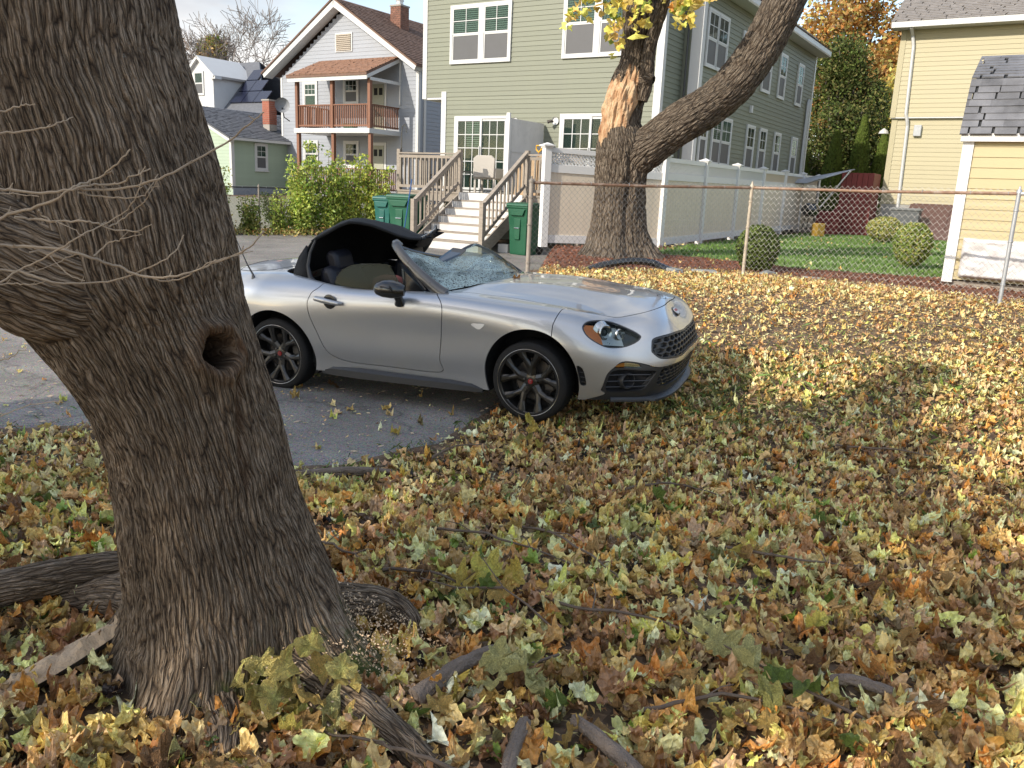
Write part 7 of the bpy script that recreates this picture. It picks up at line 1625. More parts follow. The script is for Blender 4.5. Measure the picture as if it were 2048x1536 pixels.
# pine top over the roof
pn = (27.5, 58, 1); po_ = empty('pine_tree', pn, label='tall pine whose green top shows above the orange oaks', cat='tree'); rg = np.random.default_rng(44)
MB().tube([(0, 0, 0), (.2, 0, 9), (0, 0, 18.5)], [.35, .22, .06], 8).build('trunk', BARKF, po_); C_ = []; R_ = []; mb = MB()
for k in range(34):
    z = rg.uniform(11, 18.2); a = rg.uniform(0, 6.28); q = rg.uniform(.8, 3.6)*(1.25-(z-11)/9); p = (q*math.cos(a), q*math.sin(a), z+rg.uniform(.2, .8)); mb.tube([(0, 0, z), (p[0]*.5, p[1]*.5, z+.1), p], [.09, .06, .02], 4); C_.append((pn[0]+p[0], pn[1]+p[1], pn[2]+p[2])); R_.append(rg.uniform(.5, .95))
mb.build('boughs', BARKF, po_); fol_cloud('crown', C_, R_, 14000, .11, lambda n: pal(['green', 'olive'], [4, 2], n, .25), po_, pn, mat=MAT_NEEDLE, squash=.55)
# bare tree behind the mint house
bt = empty('bare_tree', (-16.5, 58, 1), label='wide leafless tree against the pale sky behind the mint house', cat='tree'); mb = MB(); tips = []
for d in ((0, 0, 1), (-.5, 0, 1), (.45, .1, 1)): branches(mb, (0, 0, 0), d, 3.75, .24, 6, np.random.default_rng(77+int(d[0]*10)), .70, .045, 3, .78, (3, 4), tips, .018)
mb.build('trunk', M('pale_bark', (.20, .17, .15), .9, .2, 3), bt)
fol_cloud('dry_leaves', [(-16.5+p[0], 58+p[1], 1+p[2]) for p in tips if p[2] < 7.5] or [(-16, 58, 5)], [.5]*max(1, len([1 for p in tips if p[2] < 7.5])), 2600, .10, lambda n: pal(['brown', 'orange', 'tan'], [2, 2, 1], n), bt, (-16.5, 58, 1))
bigtree(-19.9, 56, 1, 9.5, 2.4, lobes(16, 1.5, 1.5, 4.0, 8.8, .9, 51), 3600, .12, lambda n: pal(['olive', 'tan', 'green', 'brown'], [3, 2, 2, 1], n, .25), 'thin half bare tree with dull green leaves beside the dormer house', .18, seed=51)
bigtree(-18.2, 62, 1, 8, 3, lobes(14, 2.6, 2, 3.0, 6.6, 1.2, 53), 5200, .13, lambda n: pal(['brown', 'orange', 'tan'], [3, 2, 1], n, .25), 'rust brown tree low behind the red chimney', .2, seed=53)
bigtree(-26.2, 66, 1, 10, 3, lobes(9, 2.0, 2, 6, 10, 1.0, 55), 2500, .13, lambda n: pal(['brown', 'orange', 'pink'], [2, 2, 2], n, .25), 'reddish tree top showing past the left edge of the dormer house', .2, seed=55)
# low hedge seen left of the near trunk, at the edge of the driveway
shrub(-11.6, 17.2, .9, .9, 1800, .05, grc, 'low green hedge at the far left edge of the driveway', seed=61)
shrub(-13.6, 17.8, 1.3, 1.2, 2200, .05, grc, 'rounded green shrub past the low hedge, hidden by the big trunk', seed=62)
# ------------------------------------------------------------ unseen trees added behind the viewer to shade the near trunk and car
shc = lambda n: pal(['green', 'olive', 'yellow', 'gold'], [2, 2, 3, 2], n, .25)
for i, (x, y) in enumerate(((-9.6, -3.9), (-11.0, -1.6))):
    bigtree(x, y, 0, 9, 4, lobes(12, 1.8, 1.3, 6.0, 8.9, 1.0, 71+i), (1500, 4600)[i], .19, shc, ('unseen tree added to shade the near trunk, left behind the viewer', 'unseen tree added to shade the car, far left of the viewer')[i], .25, seed=70+i, shell=.15, group='added shade trees behind the viewer')
pal = _pal
# ------------------------------------------------------------ fallen leaves
def density(x, y):
    """how thick the leaf cover is, 0..1"""
    s = drive_sd(x, y)+.16*n2(x*2.2, y*2.2, 44); d = sstep((s+.10)/.55)
    d = np.maximum(d, .012)
    lit = sstep((y-7.2)/1.0)*sstep((10.6-y)/1.2)*sstep((x-.8)/.8)       # trodden earth between nose and fence: thin
    d = d*(1-.62*lit)
    pile = np.exp(-((y-(11.3-.28*np.clip(x-3, 0, 9)*1.6))/.55)**2)*sstep((x-1.4)/.6); d = np.maximum(d, pile)
    yardy = 11.1+.22*np.clip(x, 0, 3.2)-.82*np.clip(x-3.2, 0, 3); d = np.where((y > yardy+.45) & (x > 0), .015, d)
    tr = np.hypot(x+1.02, y-2.8); d = d*sstep((tr-.36)/.12)
    patch = n2(x*.9, y*.9, 41); d = d*np.clip(1.05+.9*patch, .35, 1.2)
    return d
def colour_at(x, y, n):
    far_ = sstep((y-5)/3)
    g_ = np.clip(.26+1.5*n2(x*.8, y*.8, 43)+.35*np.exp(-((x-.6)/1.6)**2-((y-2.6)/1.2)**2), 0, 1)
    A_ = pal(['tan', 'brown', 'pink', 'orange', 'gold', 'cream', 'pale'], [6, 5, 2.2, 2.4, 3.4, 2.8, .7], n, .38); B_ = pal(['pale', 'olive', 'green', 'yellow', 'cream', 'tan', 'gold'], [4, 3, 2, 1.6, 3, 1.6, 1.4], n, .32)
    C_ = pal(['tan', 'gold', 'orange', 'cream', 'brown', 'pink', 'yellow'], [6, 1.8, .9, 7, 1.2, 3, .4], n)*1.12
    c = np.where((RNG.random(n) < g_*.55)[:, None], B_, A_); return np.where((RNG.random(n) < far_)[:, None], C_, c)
def litter(name, x0, x1, y0, y1, n, smin, smax, lod, lift, tilt, seed_label, cone=True, dmin=0):
    x = RNG.uniform(x0, x1, n); y = RNG.uniform(y0, y1, n)
    if cone: k = (np.abs(x) < y*.78+1.0); x, y = x[k], y[k]
    k = RNG.random(len(x)) < density(x, y); x, y = x[k], y[k]; n = len(x)
    sz = smin+(smax-smin)*RNG.random(n)**1.4*np.interp(y, [2, 6, 9], [1.05, .9, .75]); z = gz(x, y)+RNG.uniform(.006, lift, n)
    z = np.where(drive_sd(x, y) < .0, gz(x, y)+.028, z)
    tl = np.abs(RNG.normal(0, tilt, n)); tl = np.where(drive_sd(x, y) < 0, tl*.3, tl)
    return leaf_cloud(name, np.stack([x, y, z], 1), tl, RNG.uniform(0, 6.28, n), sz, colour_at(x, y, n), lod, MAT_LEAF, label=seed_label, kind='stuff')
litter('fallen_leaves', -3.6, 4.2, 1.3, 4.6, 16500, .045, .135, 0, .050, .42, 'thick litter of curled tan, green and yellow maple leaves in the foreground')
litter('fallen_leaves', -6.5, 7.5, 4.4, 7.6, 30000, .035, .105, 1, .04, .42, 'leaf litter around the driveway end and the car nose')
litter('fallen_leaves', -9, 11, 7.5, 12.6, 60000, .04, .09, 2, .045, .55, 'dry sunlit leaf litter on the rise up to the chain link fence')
# bed of crumbled leaf bits
def crumbs(name, x0, x1, y0, y1, n, s, label, cols=None):
    x = RNG.uniform(x0, x1, n); y = RNG.uniform(y0, y1, n); lit = sstep((y-7.0)/1.0)*sstep((10.9-y)/1.0)*sstep((x-.6)/.8); k = (np.abs(x) < y*.8+.8) & (RNG.random(n) < np.clip(density(x, y)*1.6+.8*lit, .04, 1)); x, y = x[k], y[k]; n = len(x)
    z = gz(x, y)+RNG.uniform(.004, .02, n)+np.where(drive_sd(x, y) < 0, .018, 0); a = RNG.normal(0, 1, (n, 3)); a[:, 2] *= .35; a /= np.linalg.norm(a, axis=1, keepdims=True); b_ = np.cross(a, RNG.normal(0, 1, (n, 3))); b_[:, 2] *= .4; b_ /= np.linalg.norm(b_, axis=1, keepdims=True)
    sz = s*RNG.uniform(.5, 1.5, n)[:, None]; P = np.stack([x, y, z], 1); V = np.stack([P-a*sz, P+b_*sz*.6, P+a*sz], 1).reshape(-1, 3)
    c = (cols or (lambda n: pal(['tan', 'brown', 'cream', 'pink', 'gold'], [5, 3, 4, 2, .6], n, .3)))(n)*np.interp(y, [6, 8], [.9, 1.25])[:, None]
    return tag(mesh_np(name, V, np.arange(3*n).reshape(n, 3), MAT_LEAF, None, attr=np.repeat(c, 3, 0)), label, kind='stuff')
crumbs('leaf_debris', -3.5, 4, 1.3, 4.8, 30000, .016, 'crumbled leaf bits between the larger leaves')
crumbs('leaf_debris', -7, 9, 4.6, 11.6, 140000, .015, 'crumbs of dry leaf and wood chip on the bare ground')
n = 26000; x = RNG.uniform(.3, 9, n); y = RNG.uniform(9.5, 18, n); k = (poly_sd(x, y, np.array(YARD)) < -.02) & (poly_sd(x, y, np.array(LAWN)) > .05); x, y = x[k], y[k]; n = len(x); P = np.stack([x, y, gz(x, y)+.035+RNG.uniform(0, .02, n)], 1)
a = RNG.normal(0, 1, (n, 3)); a[:, 2] *= .3; a /= np.linalg.norm(a, axis=1, keepdims=True); b_ = np.cross(a, RNG.normal(0, 1, (n, 3))); b_ /= np.linalg.norm(b_, axis=1, keepdims=True); sz = RNG.uniform(.012, .035, n)[:, None]
tag(mesh_np('bark_chips', np.stack([P-a*sz, P-b_*sz*.35, P+a*sz, P+b_*sz*.35], 1).reshape(-1, 3), np.arange(4*n).reshape(n, 4), MAT_LEAF, None, attr=np.repeat(np.clip(np.array([.22, .085, .045])*(1+RNG.normal(0, .35, (n, 1))), .02, .6), 4, 0)), 'red brown bark chips of the mulch bed', kind='stuff')
# grass tufts near the car nose and along the asphalt edge
def grass(name, pts, n, h, sp, label, colr=(.12, .17, .04)):
    c = RNG.integers(0, len(pts), n); P = np.array(pts)[c][:, :2]+RNG.normal(0, 1, (n, 2))*np.array(pts)[c][:, 2:3]; z = gz(P[:, 0], P[:, 1])+.005; b_ = np.stack([P[:, 0], P[:, 1], z], 1)
    d = RNG.normal(0, .55, (n, 3)); d[:, 2] = 1; hh = h*RNG.uniform(.4, 1.3, n)[:, None]; w = RNG.normal(0, 1, (n, 3)); w[:, 2] = 0; w /= np.linalg.norm(w, axis=1, keepdims=True)
    V = np.stack([b_-w*sp, b_+w*sp, b_+d*hh*.6+w*sp*.6, b_+d*hh+np.stack([d[:, 0]*.3*hh[:, 0], d[:, 1]*.3*hh[:, 0], -.2*hh[:, 0]], 1)], 1).reshape(-1, 3)
    cc = np.array(colr)*(1+RNG.normal(0, .3, (n, 1)))*(1+RNG.normal(0, .12, (n, 3))); return tag(mesh_np(name, V, np.arange(4*n).reshape(n, 4), MAT_FOL, None, attr=np.repeat(np.clip(cc, .01, .6), 4, 0)), label, kind='stuff')
grass('grass', [(1.9, 7.0, .55), (2.8, 6.9, .7), (4.0, 6.8, .8), (5.5, 7.2, .9), (1.5, 6.4, .3)], 3600, .07, .003, 'thin patchy grass among leaves beyond the car nose', (.20, .23, .07))
grass('grass', [(-.62, 5.3, .12), (-1.0, 4.92, .1), (-3.3, 5.3, .3), (-.3, 6.0, .1), (-2.0, 4.95, .2)], 350, .045, .002, 'sparse grass blades along the asphalt edge')
X_, Y_ = RNG.uniform(2, 16, 60000), RNG.uniform(12, 30, 60000); k = poly_sd(X_, Y_, np.array(LAWN)) < -.05; X_, Y_ = X_[k], Y_[k]; n = len(X_); Z_ = gz(X_, Y_)+.045; w = RNG.normal(0, .006, (n, 3)); w[:, 2] = 0; d = RNG.normal(0, .3, (n, 3)); d[:, 2] = 1; b_ = np.stack([X_, Y_, Z_], 1)
V = np.stack([b_-w*2, b_+w*2, b_+d*.05], 1).reshape(-1, 3); cc = np.array([.15, .25, .06])*(1+RNG.normal(0, .25, (n, 1))); tag(mesh_np('grass', V, np.arange(3*n).reshape(n, 3), MAT_FOL, None, attr=np.repeat(np.clip(cc, .01, .6), 3, 0)), 'mown grass blades of the lawn', kind='stuff')
x = RNG.uniform(2.5, 12, 220); y = RNG.uniform(12.5, 24, 220); leaf_cloud('fallen_leaves', np.stack([x, y, gz(x, y)+.07], 1), RNG.uniform(0, .5, 220), RNG.uniform(0, 6, 220), np.full(220, .08), pal(['gold', 'cream', 'tan'], [1, 1, 1], 220), 2, MAT_LEAF, label='scattered yellow leaves on the lawn', kind='stuff')
# individually placed leaves: the ones that show largest
LMK = [('near trunk', -.75, 2.7), ('short grey log', -.16, 2.66), ('bright yellow leaf cluster', -.08, 3.28), ('broken branches at the bottom', .2, 2.25), ('small bark covered log', 1.32, 2.68), ('pale green leaf twig', .06, 2.62), ('green twig at lower right', .98, 2.66), ('long dark twig', 0, 3.85), ('split log', -1.5, 2.55), ('fallen branch', -1.9, 3.0), ('pale twig at right', 1.5, 3.72), ('thin roots', -.4, 3.0), ('asphalt edge', -.8, 4.7), ('bottom right corner', 1.5, 2.2), ('right edge', 2.4, 3.6), ('thin stick at left', -1.6, 4.1)]
ADJ = {'tan': 'curled tan', 'brown': 'dark brown crinkled', 'pale': 'faded pale green', 'yellow': 'bright yellow', 'orange': 'rusty orange', 'green': 'fresh green', 'gold': 'golden'}
def leaf_label(k, x, y):
    d = [(math.hypot(x-a, (y-b_)*1.3), n_, x-a, y-b_) for n_, a, b_ in LMK]; d.sort(); q, n_, dx, dy = d[0]
    s_ = ('right of' if dx > 0 else 'left of') if abs(dx) > abs(dy) else ('beyond' if dy > 0 else 'in front of')
    return '%s maple leaf %s%s the %s' % (ADJ[k], 'just ' if q < .3 else '', s_, n_)
kinds = {'tan': 'curled tan maple leaf in the foreground litter', 'brown': 'dark brown crinkled maple leaf in the foreground litter', 'pale': 'pale green faded maple leaf in the foreground litter', 'yellow': 'bright yellow maple leaf in the foreground litter', 'orange': 'rusty orange maple leaf in the foreground litter', 'green': 'fresh green maple leaf in the foreground litter', 'gold': 'golden maple leaf in the foreground litter'}
LP_ = {}
def one_leaf(kind, loc, size, rot, label=None, cat='leaf', group=None, parent=None, shape=None, mat=MAT_LEAF):
    s = RNG.integers(0, 14) if shape is None else shape; key = (kind, int(s))
    if key not in LP_:
        V, F = SH[0][int(s)]; c = np.clip(np.array(PAL[kind])*RNG.uniform(1.6, 2.1), 0, .9); vein = np.exp(-(V[:, 0]/.05)**2)[:, None]*.12
        me = mesh_np('fallen_leaf', V, fix_faces(F), mat, None, attr=np.clip(np.repeat(c[None], len(V), 0)*(1+RNG.normal(0, .07, (len(V), 1)))+vein*c, 0, .9)); LP_[key] = me.data; bpy.data.objects.remove(me)
    o = bpy.data.objects.new('fallen_leaf' if parent is None else 'leaf', LP_[key]); link(o); o.location = loc; o.rotation_euler = rot; o.scale = (size,)*3
    if parent is not None: o.parent = parent
    return tag(o, label, cat if parent is None else None, group)
ks = list(kinds); cnt = 0; tries = 0
while cnt < 240 and tries < 4000:
    tries += 1; y = 1.75+3.0*random.random()**1.6; x = random.uniform(-.66, .66)*(y+.4)
    if float(density(np.array([x]), np.array([y]))[0]) < .5 or math.hypot(x+1.02, y-2.8) < .62: continue
    g_ = float(n2(np.array([x*.8]), np.array([y*.8]), 43)[0]); w = [4, 2, 2+3*max(g_, 0), .9, 1.6, .9+2*max(g_, 0), 1.6]
    k = random.choices(ks, w)[0]; z = float(gz(x, y))+random.uniform(.04, .075)
    one_leaf(k, (x, y, z), random.uniform(.075, .13), (random.gauss(0, .6), random.gauss(0, .6), random.uniform(0, 6.28)), leaf_label(k, x, y), group='fallen maple leaves in the foreground'); cnt += 1
# clusters the photo shows one by one
def sprig(label, org, leaves, stems, cat='leafy twig', mat=TWIG):
    o = empty('leafy_twig', org, label=label, cat=cat)
    for p in stems: MB().tube([tuple(np.array(q)-np.array(org)) for q in p], list(np.linspace(.006, .0025, len(p))), 5).build('twig', mat, o)
    for (k, x, y, z, s, rx, ry, rz) in leaves: one_leaf(k, (x-org[0], y-org[1], z-org[2]), s, (rx*.55, ry, rz), parent=o)
    return o
sprig('twig of big pale yellow maple leaves leaning on the foot of the near trunk', (-.62, 2.40, .05), [('butter', -.80, 2.47, .19, .15, 1.0, .1, .2), ('butter', -.78, 2.43, .08, .17, 1.1, -.2, 2.9), ('butter', -.64, 2.48, .25, .13, 1.3, .2, -.2), ('butter', -.58, 2.46, .17, .12, 1.1, .3, -.9), ('pale', -.54, 2.36, .08, .16, .9, .2, .4), ('butter', -.66, 2.38, .07, .13, .7, .2, 1.5), ('pale', -.70, 2.42, .13, .12, 1.0, .0, 3.5), ('butter', -.60, 2.34, .04, .12, .4, .2, 2.3), ('butter', -.50, 2.44, .13, .12, 1.2, .1, -.4), ('pale', -.74, 2.34, .03, .12, .3, .3, .9), ('butter', -.70, 2.41, .20, .14, 1.1, .2, .5), ('butter', -.73, 2.37, .12, .15, .8, -.2, 1.0), ('butter', -.62, 2.36, .13, .14, .9, .1, 2.8), ('butter', -.52, 2.42, .21, .12, 1.2, -.1, .1), ('butter', -.84, 2.40, .13, .13, 1.0, .1, 2.2), ('butter', -.56, 2.30, .05, .14, .5, .1, -.5), ('butter', -.46, 2.34, .07, .12, .6, .2, .8), ('yellow', -.66, 2.30, .05, .13, .4, .1, 1.6), ('green', -.86, 2.38, .06, .10, .8, .1, 1.2)],
      [[(-.45, 2.25, .03), (-.6, 2.38, .08), (-.72, 2.46, .16)], [(-.6, 2.38, .08), (-.56, 2.46, .18), (-.64, 2.50, .24)]])
sprig('cluster of bright yellow maple leaves on a fallen twig in the middle of the litter', (-.08, 3.28, .06), [('yellow', -.18, 3.30, .10, .15, .5, .1, .3), ('yellow', -.08, 3.34, .12, .17, .6, -.1, 1.2), ('yellow', -.15, 3.20, .09, .14, .4, .2, 2.6), ('yellow', .04, 3.30, .12, .15, .9, .1, -.6), ('gold', -.02, 3.22, .09, .14, .5, .0, .9), ('green', -.07, 3.24, .12, .09, .9, .1, 0)],
      [[(.22, 2.98, .05), (.10, 3.12, .09), (.0, 3.22, .11), (-.10, 3.36, .18)], [(.0, 3.22, .11), (-.2, 3.22, .10), (-.36, 3.26, .12)]])
sprig('small yellow green leafed seedling standing before the front wheel', (.13, 5.50, .04), [('yellow', .12, 5.48, .22, .10, 1.4, .1, .2), ('yellow', .155, 5.48, .16, .11, 1.3, -.3, -.5), ('olive', .11, 5.47, .09, .10, 1.2, .2, 2.8), ('pale', .06, 5.46, .05, .11, .9, .2, 1.8), ('yellow', .20, 5.46, .04, .10, .5, 0, .3)], [[(.13, 5.50, .0), (.12, 5.5, .1), (.125, 5.5, .24)]])
sprig('pale green leaves on a twig lying left of the centre', (.02, 2.62, .06), [('pale', .0, 2.66, .12, .15, .8, .2, .2), ('pale', .08, 2.60, .11, .16, .6, .1, 1.4), ('pale', -.03, 2.55, .08, .14, .5, .3, 3.), ('olive', .10, 2.70, .09, .13, .6, .1, .8), ('pale', .14, 2.54, .08, .13, .4, .1, 2.)], [[(.22, 2.8, .06), (.1, 2.66, .10), (.0, 2.58, .09)]])
sprig('green maple leaves on a broken twig at the lower right', (.98, 2.66, .06), [('green', 1.0, 2.66, .1, .13, .4, .1, .3), ('pale', .90, 2.72, .11, .15, .6, .1, 1.4), ('green', 1.08, 2.60, .09, .12, .5, .2, 2.2), ('olive', .95, 2.56, .09, .13, .4, .1, 3.0), ('pale', .84, 2.85, .1, .15, .7, .2, .5), ('pale', .80, 2.98, .1, .15, .6, .1, .2)], [[(1.25, 2.5, .05), (1.05, 2.62, .09), (.85, 2.85, .1), (.78, 3.0, .09)]])
one_leaf('orange', (.0, 6.86, 1.035), .075, (.3, .1, 1), 'orange leaf caught at the base of the crushed windscreen')
one_leaf('gold', (-1.78, 6.55, .045), .11, (.1, .1, .4), 'golden leaf on the asphalt beside the rear wheel', shape=3)
one_leaf('brown', (-1.55, 6.95, .045), .12, (.1, .1, 2.4), 'brown leaf in the shadow just behind the rear wheel', shape=5)
one_leaf('yellow', (-.82, 5.66, .035), .10, (.1, .1, 1.4), 'yellow leaf on the asphalt between the trunk and the front wheel', shape=3)
# wood chips and twigs on the asphalt
n = 500; x = RNG.uniform(-4, 0, n); y = RNG.uniform(4.9, 9, n); k = drive_sd(x, y) < -.05; x, y = x[k], y[k]; n = len(x); a = RNG.uniform(0, 6.28, n); L_ = RNG.uniform(.006, .035, n); w_ = RNG.uniform(.003, .008, n); P = np.stack([x, y, gz(x, y)+.024], 1); A_ = np.stack([np.cos(a)*L_, np.sin(a)*L_, .003+0*a], 1); B_ = np.stack([-np.sin(a)*w_, np.cos(a)*w_, .004+0*a], 1)
tag(mesh_np('wood_chips', np.stack([P-A_, P-B_, P+A_, P+B_], 1).reshape(-1, 3), np.arange(4*n).reshape(n, 4), M('chip_wood', (.5, .38, .26), .8, .3, 20)), 'pale wood chips scattered over the asphalt', kind='stuff')
# sawdust and moss on the root flare
n = 2600; t = RNG.random(n); a = RNG.normal(R(-2), .42, n); r_ = .44+.50*t; x = -1.02+r_*np.cos(a)-.05; y = 2.8+r_*np.sin(a)*.9-.02; z = gz(x, y)+np.clip(.16-.20*t, .0, 1)+.02+RNG.normal(0, .01, n); L_ = RNG.uniform(.003, .008, (n, 1)); A_ = RNG.normal(0, 1, (n, 3)); A_ /= np.linalg.norm(A_, axis=1, keepdims=True); B_ = np.cross(A_, RNG.normal(0, 1, (n, 3))); B_ /= np.linalg.norm(B_, axis=1, keepdims=True); P = np.stack([x, y, z], 1)
tag(mesh_np('sawdust', np.stack([P-A_*L_, P-B_*L_*.5, P+A_*L_, P+B_*L_*.5], 1).reshape(-1, 3), np.arange(4*n).reshape(n, 4), M('sawdust', (.55, .40, .26), .9, .3, 30)), 'pale sawdust and chips spilled over the roots', kind='stuff')
# ------------------------------------------------------------ dead wood
def log(name, pts, rad, label, cat, mat=None, seed=1, nth=50, nz_=120, group=None):
    rad = [r*.95 for r in rad]
    V, F, att, uv = trunk_mesh(name, pts, rad, nth, nz_, mat or BARK, None, seed, (30, 7), .005, .08, upref=(0, 0, 1)); o0 = np.array(pts[0])
    k = nth+1; Vf = (V-o0).reshape(-1, 3); caps = []
    Fl = [tuple(f) for f in F]+[tuple(range(nth))[::-1], tuple((nz_-1)*k+i for i in range(nth))]
    o = mesh_np(name, Vf, Fl, mat or BARK, None, smooth=True, attr=att.reshape(-1, 3), uv=uv.reshape(-1, 2)); o.location = tuple(o0); return tag(o, label, cat, group)
GREYW = M('weathered_wood', (.15, .115, .09), .85, .45, 8, bump=.012, bscale=60, stretch=(2, 2, 2), dirt=.3, dirtcol=(.09, .07, .055))
log('fallen_log', [(-2.6, 2.75, .10), (-2.1, 2.93, .13), (-1.75, 3.12, .15), (-1.45, 3.22, .14), (-1.2, 3.3, .1)], [.07, .075, .075, .07, .06], 'thick fallen branch running out of frame left from behind the near trunk', 'log', seed=81)
log('fallen_stick', [(-1.55, 3.45, .02), (-1.35, 3.5, .12), (-1.1, 3.62, .30)], [.016, .015, .012], 'bare dark stick propped against the left side of the near trunk', 'stick', seed=82, nth=10, nz_=30)
log('fallen_stick', [(-2.0, 4.3, .03), (-1.6, 4.12, .05), (-1.25, 3.95, .05), (-1.0, 3.85, .05)], [.010, .012, .012, .010], 'long thin stick lying in leaves left of the near trunk', 'stick', seed=83, nth=8, nz_=30)
pk = empty('split_log', (-1.7, 2.45, .03), label='split log with pale raw wood on its upper face, left of the near trunk', cat='log')
a = Vector((0, 0, 0)); b_ = Vector((.40, .35, .17)); mb = MB(); u = (b_-a).normalized(); s = u.cross(Vector((0, 0, 1))).normalized(); w = s.cross(u)
V = []; V2 = []; n = 26; rg = np.random.default_rng(5)
for i in range(n):
    t = i/(n-1); c = a+(b_-a)*t; r = .05+.012*math.sin(t*5); ang = [R(200), R(240), R(280), R(320), R(350)]
    for g_ in ang: V.append(c+s*math.cos(g_)*r+w*math.sin(g_)*r)
    V2 += [c+s*math.cos(R(200))*r, c+s*r*-.4+w*(.012+.012*rg.normal()), c+s*r*.1+w*(.018+.012*rg.normal()), c+s*r*.55+w*(.010+.01*rg.normal()), c+s*math.cos(R(350))*r+w*math.sin(R(350))*r]
q5 = lambda n: [(i*5+j, i*5+j+1, i*5+6+j, i*5+5+j) for i in range(n-1) for j in range(4)]
MB().add(V, q5(n)).build('bark', M('dark_bark', (.045, .035, .028), .9, .3, 30, bump=.01, bscale=60), pk, smooth=True); MB().add(V2, [f[::-1] for f in q5(n)]).build('split_face', M('pale_raw_wood', (.50, .36, .23), .75, .2, 6, bump=.01, bscale=60), pk, smooth=True)
for pts, rd, lb in (([(-.29, 2.50, .05), (-.16, 2.66, .07), (-.03, 2.82, .05)], [.036, .032, .030], 'short weathered grey log lying right of the near roots'), ([(.03, 2.12, .04), (.055, 2.26, .06), (.09, 2.40, .05)], [.022, .022, .02], 'dark grey broken branch at the bottom edge, left one of two'), ([(.25, 2.40, .07), (.33, 2.30, .07), (.44, 2.17, .04)], [.018, .024, .028], 'brown broken branch at the bottom edge, right one of two'), ([(1.22, 2.72, .05), (1.30, 2.69, .07), (1.41, 2.64, .06)], [.020, .022, .022], 'small bark covered log piece at the lower right'), ([(-1.28, 4.72, .02), (-1.0, 4.78, .04), (-.72, 4.84, .02)], [.028, .03, .024], 'grey driftwood like branch at the asphalt edge beside the near trunk')):
    o = log('branch_piece', pts, rd, lb, 'branch', GREYW, int(abs(pts[0][0])*100), 40, 60)
sticks = [[(-.44, 3.95, .08), (-.2, 3.85, .11), (.08, 3.72, .10), (.35, 3.55, .08)], [(-.05, 3.98, .08), (.2, 3.9, .12), (.42, 3.62, .10), (.52, 3.45, .07)], [(-.55, 3.42, .05), (-.3, 3.35, .09), (-.05, 3.2, .08)], [(.16, 3.3, .06), (.35, 3.1, .10), (.62, 3.05, .09), (.8, 2.95, .05)], [(-.5, 5.05, .04), (-.35, 5.25, .07), (-.15, 5.4, .06)], [(.5, 2.5, .05), (.8, 2.55, .08), (1.15, 2.5, .06)], [(1.1, 3.9, .06), (1.4, 3.7, .08), (1.75, 3.72, .06)], [(2.3, 5.6, .1), (2.7, 5.45, .12), (2.95, 5.5, .1)], [(3.3, 9.0, .50), (3.8, 8.8, .52), (4.4, 8.85, .5)], [(4.2, 8.6, .44), (4.7, 8.4, .46), (5.0, 8.1, .44)], [(-.95, 3.75, .08), (-.8, 3.6, .1), (-.6, 3.5, .06)], [(.7, 4.6, .05), (1.0, 4.7, .08), (1.3, 4.6, .05)], [(-.1, 2.15, .05), (-.3, 2.2, .07), (-.55, 2.3, .05)]]
slb_ = ['long dark twig crossing the yellow leaf patch, upper one', 'forked dark twig right of the upper long twig', 'short twig just right of the near roots', 'twig reaching right from the yellow leaf cluster', 'little stick at the edge of the asphalt by the front wheel', 'thin twig at the bottom right of centre', 'pale twig in the litter right of centre', 'grey stick at the right edge of the mid ground', 'dry twig on the sunlit rise, left one of two', 'dry twig on the sunlit rise, right one of two', 'thin straight twig right beside the near trunk', 'small twig half buried in front of the car nose', 'twig at the bottom edge below the grey log']
for p, lb in zip(sticks, slb_):
    q = _nspl(np.array(p, float), np.linspace(0, len(p)-1, 12), False); q[:, :2] += RNG.normal(0, .006, (12, 2)); q[:, 2] = gz(q[:, 0], q[:, 1])+np.array([np.interp(i, [0, 5, 11], [.05, .085, .05]) for i in range(12)])
    mb = MB().tube([tuple(a) for a in q], list(np.linspace(.008, .0035, 12)), 6)
    for j in (4, 8): e = q[j]+np.array([RNG.normal(0, .08), RNG.normal(0, .08), .03]); mb.tube([tuple(q[j]), tuple((q[j]+e)/2+.01), tuple(e)], [.004, .003, .002], 4)
    mb.build('twig', TWIG, None, label=lb, cat='twig')
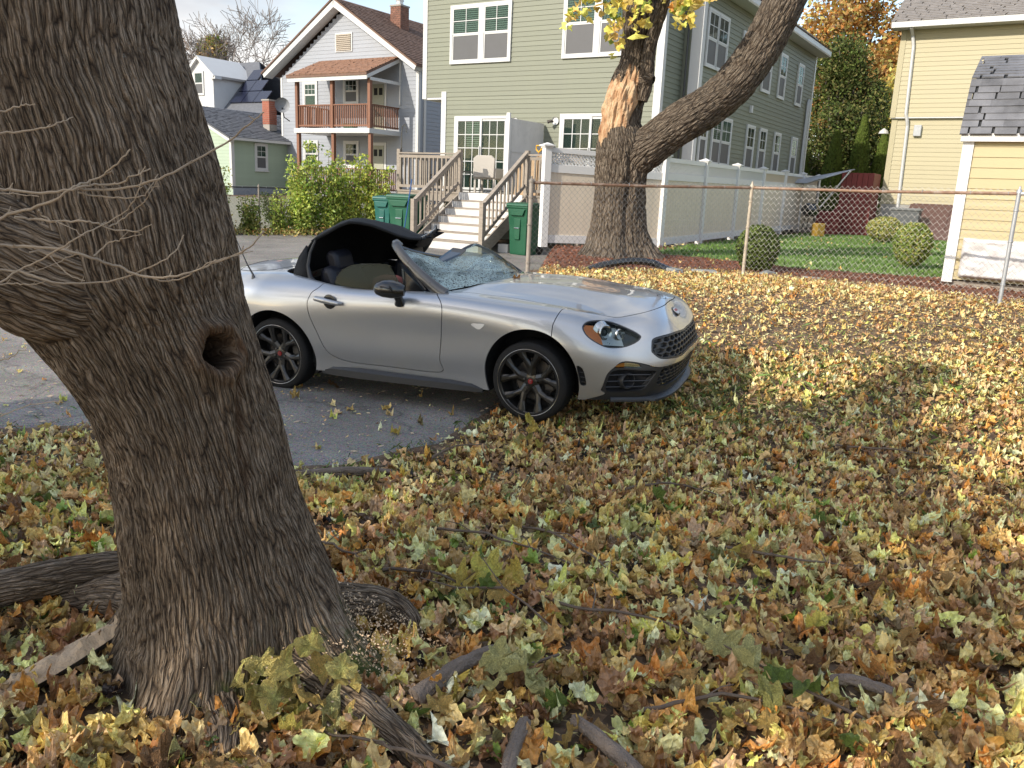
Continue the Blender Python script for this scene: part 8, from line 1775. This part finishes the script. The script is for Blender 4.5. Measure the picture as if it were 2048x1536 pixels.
# ------------------------------------------------------------ bare twigs hanging in from the left, in front of the near trunk
TW = [
    ([(-1.112, 1.75, 1.649), (-1.072, 1.77, 1.672), (-0.985, 1.745, 1.696), (-0.919, 1.731, 1.731), (-0.904, 1.76, 1.743), (-0.869, 1.766, 1.762), (-0.82, 1.736, 1.789), (-0.797, 1.738, 1.814)], 0.0042),
    ([(-1.103, 1.75, 1.725), (-1.067, 1.77, 1.721), (-0.992, 1.745, 1.718), (-0.915, 1.731, 1.731), (-0.88, 1.76, 1.74), (-0.846, 1.766, 1.743), (-0.794, 1.736, 1.759), (-0.758, 1.738, 1.777)], 0.004),
    ([(-0.916, 1.75, 1.731), (-0.869, 1.77, 1.729), (-0.792, 1.745, 1.742), (-0.72, 1.731, 1.766), (-0.661, 1.76, 1.804), (-0.599, 1.766, 1.843), (-0.55, 1.736, 1.874), (-0.522, 1.738, 1.897)], 0.0036),
    ([(-1.074, 1.7, 1.711), (-1.03, 1.72, 1.716), (-0.968, 1.695, 1.713)], 0.0022),
    ([(-0.917, 1.75, 1.723), (-0.87, 1.77, 1.715), (-0.801, 1.745, 1.717), (-0.766, 1.731, 1.729), (-0.752, 1.76, 1.767)], 0.0024),
    ([(-1.036, 1.72, 1.669), (-0.998, 1.74, 1.664), (-0.915, 1.715, 1.666), (-0.868, 1.701, 1.667), (-0.847, 1.73, 1.653), (-0.797, 1.736, 1.65), (-0.749, 1.706, 1.666)], 0.0032),
    ([(-0.985, 1.72, 1.685), (-0.987, 1.74, 1.671), (-0.936, 1.715, 1.658), (-0.886, 1.701, 1.639)], 0.0024),
    ([(-1.084, 1.7, 1.613), (-1.04, 1.72, 1.609), (-0.945, 1.695, 1.609), (-0.879, 1.681, 1.601), (-0.843, 1.71, 1.582), (-0.814, 1.716, 1.571), (-0.745, 1.686, 1.561), (-0.681, 1.688, 1.569), (-0.643, 1.717, 1.586), (-0.586, 1.708, 1.61), (-0.536, 1.681, 1.635), (-0.517, 1.697, 1.664)], 0.0042),
    ([(-1.102, 1.72, 1.558), (-1.057, 1.74, 1.556), (-1.002, 1.715, 1.549), (-0.947, 1.701, 1.54), (-0.893, 1.73, 1.537), (-0.833, 1.736, 1.55), (-0.752, 1.706, 1.582), (-0.707, 1.708, 1.61), (-0.697, 1.737, 1.645)], 0.0034),
    ([(-1.055, 1.68, 1.538), (-1.008, 1.7, 1.572), (-0.943, 1.675, 1.601), (-0.878, 1.661, 1.637), (-0.843, 1.69, 1.661), (-0.796, 1.696, 1.69), (-0.761, 1.666, 1.72), (-0.737, 1.668, 1.781)], 0.0026),
    ([(-0.869, 1.7, 1.598), (-0.844, 1.72, 1.624), (-0.808, 1.695, 1.635), (-0.759, 1.681, 1.647)], 0.0022),
    ([(-0.775, 1.7, 1.562), (-0.719, 1.72, 1.552), (-0.659, 1.695, 1.577), (-0.605, 1.681, 1.603), (-0.544, 1.71, 1.62)], 0.0022),
    ([(-1.092, 1.75, 1.831), (-1.043, 1.77, 1.84), (-0.976, 1.745, 1.848), (-0.936, 1.731, 1.859), (-0.921, 1.76, 1.873)], 0.003),
    ([(-1.106, 1.78, 1.877), (-1.077, 1.8, 1.885), (-1.033, 1.775, 1.892), (-0.997, 1.761, 1.895)], 0.003),
    ([(-1.093, 1.7, 1.524), (-1.056, 1.72, 1.532), (-0.996, 1.695, 1.535), (-0.961, 1.681, 1.546)], 0.0022),
    ([(-1.001, 1.7, 1.6), (-0.976, 1.72, 1.596), (-0.929, 1.695, 1.564), (-0.881, 1.681, 1.549)], 0.002),
    ([(-0.901, 1.7, 1.601), (-0.937, 1.72, 1.588), (-0.99, 1.695, 1.563), (-1.03, 1.681, 1.563)], 0.002),
    ([(-0.852, 1.74, 1.656), (-0.827, 1.76, 1.676), (-0.773, 1.735, 1.711), (-0.74, 1.721, 1.753)], 0.002),
    ([(-1.165, 1.7, 1.224), (-1.087, 1.7, 1.25), (-1.03, 1.7, 1.274), (-0.96, 1.7, 1.286)], 0.002),
    ([(-1.129, 1.7, 1.352), (-1.063, 1.7, 1.377), (-1.04, 1.7, 1.394)], 0.002),
]
hang = empty('bare_branch', TW[0][0][0], label='bare pale twigs reaching in from the left in front of the near trunk', cat='branch'); ho = np.array(TW[0][0][0])
rg = np.random.default_rng(9)
for P, r in TW:
    P = np.array(P); n = len(P)*4; q = _nspl(P, np.linspace(0, len(P)-1, n), False); q[1:-1] += rg.normal(0, .0012, (n-2, 3)); q -= ho; r *= .85
    mb = MB().tube([tuple(a) for a in q], [float(v)*(1.15 if k % 5 == 0 else 1) for k, v in enumerate(np.linspace(r, r*.42, n))], 6)
    for j in range(4, n-1, 6): e = q[j]+rg.normal(0, .006, 3)+np.array([.004, 0, .007]); mb.tube([tuple(q[j]), tuple(e)], [r*.5, r*.3], 4)
    mb.build('twig', PALETWIG, hang, smooth=True)
